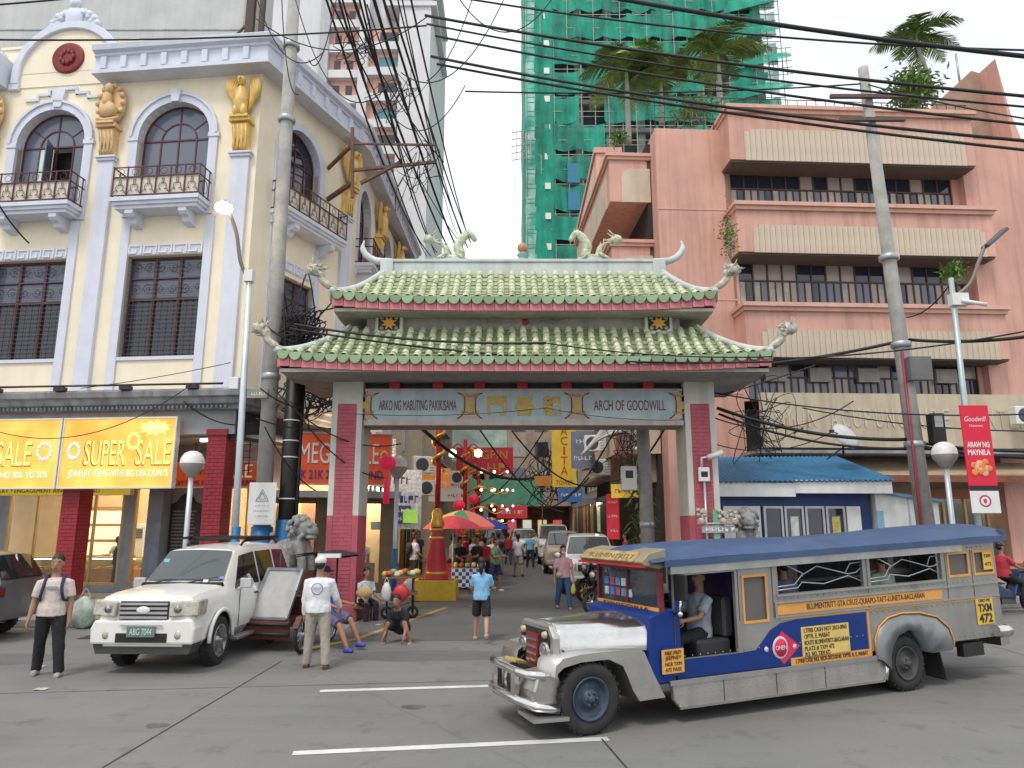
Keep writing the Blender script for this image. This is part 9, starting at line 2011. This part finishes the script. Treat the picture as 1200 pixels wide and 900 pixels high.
wire('thin cable drooping across the arch name panel',[at(415,485,16.7),at(640,478,16.8)],0.008,0.1,'cables at the arch sign'); wire('thin cable drooping across the arch name panel',[at(640,478,16.8),at(800,492,16.8)],0.008,0.1,'cables at the arch sign'); wire('thick cable sagging from the sign into the street',[at(490,498,18.4),at(625,560,26)],0.05,0.5,'cables at the arch sign')
wire('white cable slanting from the arch column to the pink building',[at(848,462,18),at(955,428,20)],0.02,0.02,'cables past the kiosk'); wire('thin cable sagging before the orange sale signs',[at(-20,500,17.5),at(225,450,18)],0.012,0.75,'cables at the cream building'); wire('thin cable running up the cream wall',[at(95,455,18),at(270,425,17.5)],0.010,0.05,'cables at the cream building'); wire('black cable at the left edge before the balcony',[at(-10,225,17.5),at(34,285,18.6)],0.022,0.1,'cables at the cream building')
for (a, b, s_) in [((305,455),(390,470),0.3),((300,490),(400,500),0.15),((340,470),(450,560),0.4),((310,500),(370,575),0.2),((215,470),(300,495),0.25),((320,455),(470,520),0.5)]:
    wire('black service wire drooping around the concrete pole',[at(*a,16.2),at(*b,17.6)],0.016,s_,'service wires round the pole')
for (a, b, Ya, Yb) in [((560,500),(660,600),24,40),((600,505),(700,570),26,30),((640,500),(560,590),30,45),((720,505),(650,585),22,40),((690,560),(620,590),24,44),((780,500),(700,560),19,25)]:
    wire('dark cable sagging between the street buildings',[at(*a,Ya),at(*b,Yb)],0.03,0.6,'cables inside the street')
# ============================================================ the people in the street
c_white = cloth('cotton_white',(0.72,0.72,0.74)); c_beige = cloth('cotton_beige',(0.58,0.50,0.46)); c_black = cloth('cotton_black',(0.018,0.018,0.022)); c_khaki = cloth('cotton_khaki',(0.36,0.32,0.27)); c_navy = cloth('cotton_navy',(0.03,0.035,0.09)); c_sky = cloth('cotton_sky',(0.22,0.45,0.70)); c_olive = cloth('cotton_olive',(0.16,0.22,0.13)); c_pink = cloth('cotton_pink',(0.68,0.36,0.42)); c_jean = cloth('denim',(0.05,0.11,0.24)); c_grey = cloth('cotton_grey',(0.32,0.36,0.42)); c_red = cloth('cotton_red',(0.5,0.04,0.06)); c_blue = cloth('cotton_blue',(0.03,0.09,0.32)); c_plaid = cloth('plaid_short',(0.12,0.11,0.20)); c_paleblue = cloth('cotton_paleblue',(0.45,0.52,0.62)); c_green = cloth('cotton_greygreen',(0.33,0.38,0.33))
s_dark = M('shoe_dark',(0.03,0.025,0.025),0.6); s_brown = M('shoe_brown',(0.12,0.05,0.035),0.6); s_grey = M('shoe_grey',(0.35,0.35,0.38),0.6,var=0.3,scale=20); s_tan = M('sandal_tan',(0.4,0.28,0.18),0.7); s_white = M('shoe_white',(0.6,0.58,0.55),0.6); s_blue = M('slipper_blue',(0.05,0.08,0.4),0.6)
T, J = person('man in beige tee and black trousers with backpack, standing in road', (-6.80,10.95,0), R(18), 1.70, skin1, c_beige, 'short', c_black, 'long', s_grey, pose=dict(thL=8,thR=-10,abL=7,abR=5,arL=2,arR=6,aaL=10,aaR=12,elL=10,elR=14), vox=0.014, build=1.05)
mb = MB(); k = J['k']; ch = J['ch']; pel = J['pel']
for sg in (-1,1): mb.tube(spline([ch+Vector((sg*0.10,0.12,0.10)),ch+Vector((sg*0.115,0.0,0.165)),ch+Vector((sg*0.12,-0.135,0.02)),ch+Vector((sg*0.15,-0.11,-0.16)),ch+Vector((sg*0.17,0.08,-0.2))],5),0.022,6)
mb.build('backpack_strap', c_navy, T); mb = MB(); mb.blob(ch+Vector((0,0.20,-0.05)),(0.16,0.10,0.22),12,9); mb.build('backpack', c_navy, T)
mb = MB(); mb.box(-0.07,0.07,-0.158,-0.15,ch.z-0.02,ch.z+0.02); mb.build('shirt_print', M('print_grey',(0.3,0.28,0.28),0.8), T)
T, J = person('man in white long sleeves and cap seen from behind, standing', (-3.02,11.55,0), R(182), 1.64, skin1, c_white, 'long', c_khaki, 'long', s_brown, cap=M('cap_white',(0.72,0.7,0.68),0.8), pose=dict(thL=5,thR=-5,abL=5,abR=6,arL=4,arR=18,aaR=16,elR=30,elL=10), vox=0.014, build=1.05)
ch = J['ch']; mb = MB(); mb.lathe([(0.075,0.163),(0.09,0.166),(0.092,0.16)],20,(0,0,ch.z-0.03),'y'); mb.build('back_logo', M('logo_ink',(0.25,0.25,0.38),0.8), T); text('MCP',0.06,M('logo_ink',(0.25,0.25,0.38)),T,(0,0.168,ch.z-0.03),width=0.10,rot=(0,0,PI),extrude=0.002)
person('man in blue shirt and plaid shorts lounging on the tricycle, legs out', (-3.28,13.25,0), R(62), 1.66, skin1, c_blue, 'short', c_plaid, 'short', s_blue, cap=M('cap_navy',(0.02,0.025,0.09),0.8), pose=dict(hip=0.62,thL=72,thR=62,knL=48,knR=30,lean=-12,arL=25,arR=30,elL=50,elR=40,abL=8,abR=4), vox=0.015)
person('woman in pale blue shirt sitting beside the pink column', (-3.42,17.05,0.0), R(40), 1.55, skin1, c_paleblue, 'short', c_black, 'long', s_tan, 'bun', pose=dict(hip=0.42,thL=82,thR=80,knL=88,knR=84,lean=10,arL=25,arR=30,elL=50,elR=45), vox=0.017)
mb = MB(); mb.box(-0.2,0.2,-0.2,0.2,0.26,0.32)
for x in (-.15,.15):
    for y in (-.15,.15): mb.box(x-.02,x+.02,y-.02,y+.02,0,0.26)
o = mb.build('stool', woodbrown, None, loc=(-3.42,17.05,0)); props(o,'low wooden stool under the seated woman','stool')
person('boy in black crouching low on the asphalt edge', (-2.08,14.05,0), R(-12), 1.50, skin1, c_black, 'short', c_black, 'short', s_tan, pose=dict(hip=0.24,thL=112,thR=108,knL=128,knR=126,lean=34,arL=35,arR=28,elL=25,elR=35,abL=14,abR=14,head=12), vox=0.016)
person('girl in sky blue tee and black shorts walking away', (-0.58,14.1,0), R(176), 1.52, skin2, c_sky, 'short', c_black, 'short', s_tan, 'pony', pose=dict(thL=14,thR=-14,knL=6,knR=34,arL=20,arR=24,elL=60,elR=60,aaL=12,aaR=12), vox=0.015, build=0.95)
person('man in olive tee and navy shorts looking at his phone', (-0.55,23.9,0), R(52), 1.70, skin1, c_olive, 'short', c_navy, 'short', s_white, pose=dict(thL=10,thR=-10,knL=6,knR=8,arL=30,arR=32,elL=65,elR=70,inL=20,inR=20,head=16), vox=0.018)
person('man in white tee and khaki shorts walking away down the street', (0.25,30.1,0), R(185), 1.70, skin1, c_white, 'short', c_khaki, 'short', s_dark, pose=dict(thL=10,thR=-12,knL=5,knR=20,arL=-6,arR=14,elL=14,elR=20), vox=0.02)
T, J = person('woman in pink tee, jeans and face mask walking forward', (1.34,19.1,0), R(8), 1.58, skin2, c_pink, 'short', c_jean, 'long', s_tan, 'bun', mask=M('mask_white',(0.7,0.68,0.66),0.8), pose=dict(thL=12,thR=-10,knL=6,knR=14,arL=6,arR=4,elL=16,elR=10,aaL=12,aaR=14), vox=0.015, build=1.05)
ch = J['ch']; mb = MB(); mb.tube(spline([ch+Vector((0.12,0.0,0.14)),ch+Vector((0.03,-0.155,0.0)),ch+Vector((-0.13,-0.14,-0.26))],5),0.012,5); mb.blob(ch+Vector((-0.14,-0.16,-0.28)),(0.09,0.03,0.06),8,6); mb.build('sling_bag', c_beige, T)
bag('yellow plastic bag carried by the woman in pink', (1.58,18.95,0.38), M('bag_yellow',(0.65,0.6,0.1),0.5), (0.07,0.05,0.13))
person('man in white shirt seen from behind by the left shops', (-4.4,25.6,0.15), R(178), 1.66, skin1, c_white, 'short', c_black, 'long', s_dark, vox=0.02)
T, J = person('man in grey tee with dark backpack beside the red pedestal', (-3.15,23.6,0.15), R(120), 1.70, skin1, c_grey, 'short', c_black, 'long', s_dark, pose=dict(arL=10,arR=14,elL=40,elR=40), vox=0.019); mb = MB(); mb.blob(J['ch']+Vector((0,0.2,-0.05)),(0.15,0.1,0.21),10,8); mb.build('backpack', c_black, T)
person('broad man in black tee standing at the checked vendor table', (-1.15,24.3,0), R(-60), 1.74, skin1, c_black, 'short', c_black, 'long', s_dark, pose=dict(arL=25,arR=25,elL=60,elR=60), vox=0.019, build=1.18)
person('person in black tee just behind the broad man', (-1.75,24.6,0), R(40), 1.68, skin1, c_black, 'short', c_jean, 'long', s_dark, pose=dict(arL=30,arR=25,elL=60,elR=50), vox=0.02)
for i,(x, y, rz, sh, pt, lab) in enumerate([(-1.0,27.0,170,c_red,c_black,'shopper in red tee under the striped umbrella'),(-0.75,28.3,20,c_white,c_jean,'shopper in white tee and jeans past the striped umbrella'),(-1.5,28.0,60,c_paleblue,c_navy,'vendor in pale blue behind the umbrella table'),(-0.6,31.5,185,c_navy,c_khaki,'shopper in navy tee near the dark blue umbrella'),(-1.4,33.0,0,c_pink,c_black,'shopper in pink far behind the umbrellas'),(4.15,26.6,-100,c_red,c_black,'woman in red tee at the right hand shops'),(4.2,28.2,-60,c_black,c_black,'person in black at the right hand shops'),(4.2,23.4,-80,c_grey,c_jean,'person in grey by the dark leafy plant'),(3.7,31.0,10,c_white,c_navy,'person in white by the far right shops'),(-3.4,32.0,180,c_beige,c_jean,'person in beige deep on the left pavement'),(-3.8,29.5,0,c_navy,c_black,'person in navy facing out on the left pavement'),(0.9,36.0,0,c_sky,c_navy,'walker in sky blue before the far white pickup'),(-0.2,38.5,180,c_red,c_jean,'walker in red far down the street'),(1.3,41.0,10,c_white,c_black,'walker in white between the far parked cars'),(-0.9,34.8,170,c_olive,c_khaki,'walker in olive past the dark blue umbrella'),(-2.2,27.2,90,c_white,c_black,'vendor in white behind the striped umbrella'),(0.2,44.0,0,c_beige,c_navy,'walker in beige at the far end of the street')]):
    person(lab,(x,y,0.15 if abs(x) > 2.6 else 0),R(rz),1.62+0.03*(i%4),[skin1,skin2][i%2],sh,'short',pt,'long',s_dark,['short','long','pony'][i%3],vox=0.024,group='shoppers in the side street',pose=dict(arL=15,elL=30,thL=8,thR=-6))
for (u, y, rz, sh, lab, hr) in [(8.25,4.0,0,c_white,'saleswoman in white behind the counter below the clock','bun'),(8.95,2.75,170,c_black,'customer in black facing the counter below the clock','long'),(7.65,2.8,150,c_black,'customer in black at the left end of the clock shop','long'),(3.05,4.2,0,c_beige,'saleswoman in beige behind the left jewellery counter','bun'),(3.95,2.9,120,c_black,'customer in dark top beside the brick pillar','short'),(5.05,3.9,20,c_beige,'saleswoman in beige seen in the narrow shop window','long')]:
    person(lab,fw(u,y),R(rz-6),1.58,skin2,sh,'short',c_black,'long',s_dark,hr,vox=0.022,group='people in the jewellery shop',pose=dict(arL=30,arR=30,elL=60,elR=60))
person('man in white shirt inside the lit corner shop',(-4.55,22.1,0.15),R(10),1.65,skin1,c_white,'short',c_navy,'long',s_dark,vox=0.022)
# jeepney driver and passengers
def in_jeep(x, y, z=0.0): return JP.matrix_basis @ Vector((x, y, z*(1+KX*x)))
bpy.context.view_layer.update()
from mathutils import Euler
_jm = Matrix.Translation(JP.location) @ Euler((0,0,R(24.5))).to_matrix().to_4x4()
def in_jeep(x, y, z=0.0): return _jm @ Vector((x, y, z))
person('driver in grey polo at the wheel of the jeepney', in_jeep(1.82,0.46,0.0), R(24.5-90), 1.62, skin1, c_grey, 'short', c_black, 'long', s_dark, pose=dict(hip=0.86,thL=84,thR=78,knL=62,knR=58,lean=-4,arL=42,arR=40,elL=40,elR=42,aaL=12,aaR=12), vox=0.016)
person('passenger in dark patterned shirt with back to the jeepney window', in_jeep(3.15,0.36,0.0), R(24.5+180), 1.60, skin1, cloth('pattern_shirt',(0.12,0.12,0.2)), 'short', c_jean, 'long', s_dark, pose=dict(hip=1.0,thL=85,thR=85,knL=85,knR=85), vox=0.02); person('passenger in grey green shirt by the rear jeepney window', in_jeep(5.0,0.36,0.0), R(24.5+180), 1.66, skin1, c_green, 'short', c_black, 'long', s_dark, pose=dict(hip=1.02,thL=85,thR=85,knL=85,knR=85), vox=0.02); person('passenger in pink seated on the far jeepney bench', in_jeep(3.7,1.14,0.0), R(24.5), 1.58, skin2, c_pink, 'short', c_black, 'long', s_dark, 'long', pose=dict(hip=1.0,thL=85,thR=85,knL=85,knR=85), vox=0.02)
# rider by the right kerb
motorcycle('dark motorcycle behind the jeepney tail with red shirted rider', (12.35,18.35,0.0), R(100), M('moto_blue',(0.03,0.05,0.12),0.3,coat=0.4), 'motorcycle at the right kerb')
person('rider in red shirt astride the motorcycle past the jeepney tail', (12.3,18.35,0.0), R(100), 1.66, skin1, c_red, 'short', c_black, 'long', s_dark, cap=M('helmet_black',(0.02,0.02,0.02),0.3), pose=dict(hip=0.90,thL=62,thR=62,knL=78,knR=78,abL=14,abR=14,arL=45,arR=45,elL=25,elR=25), vox=0.02)
# scratch scene is only a workbench
for o in list(SCR.collection.objects): bpy.data.objects.remove(o)
bpy.data.scenes.remove(SCR)
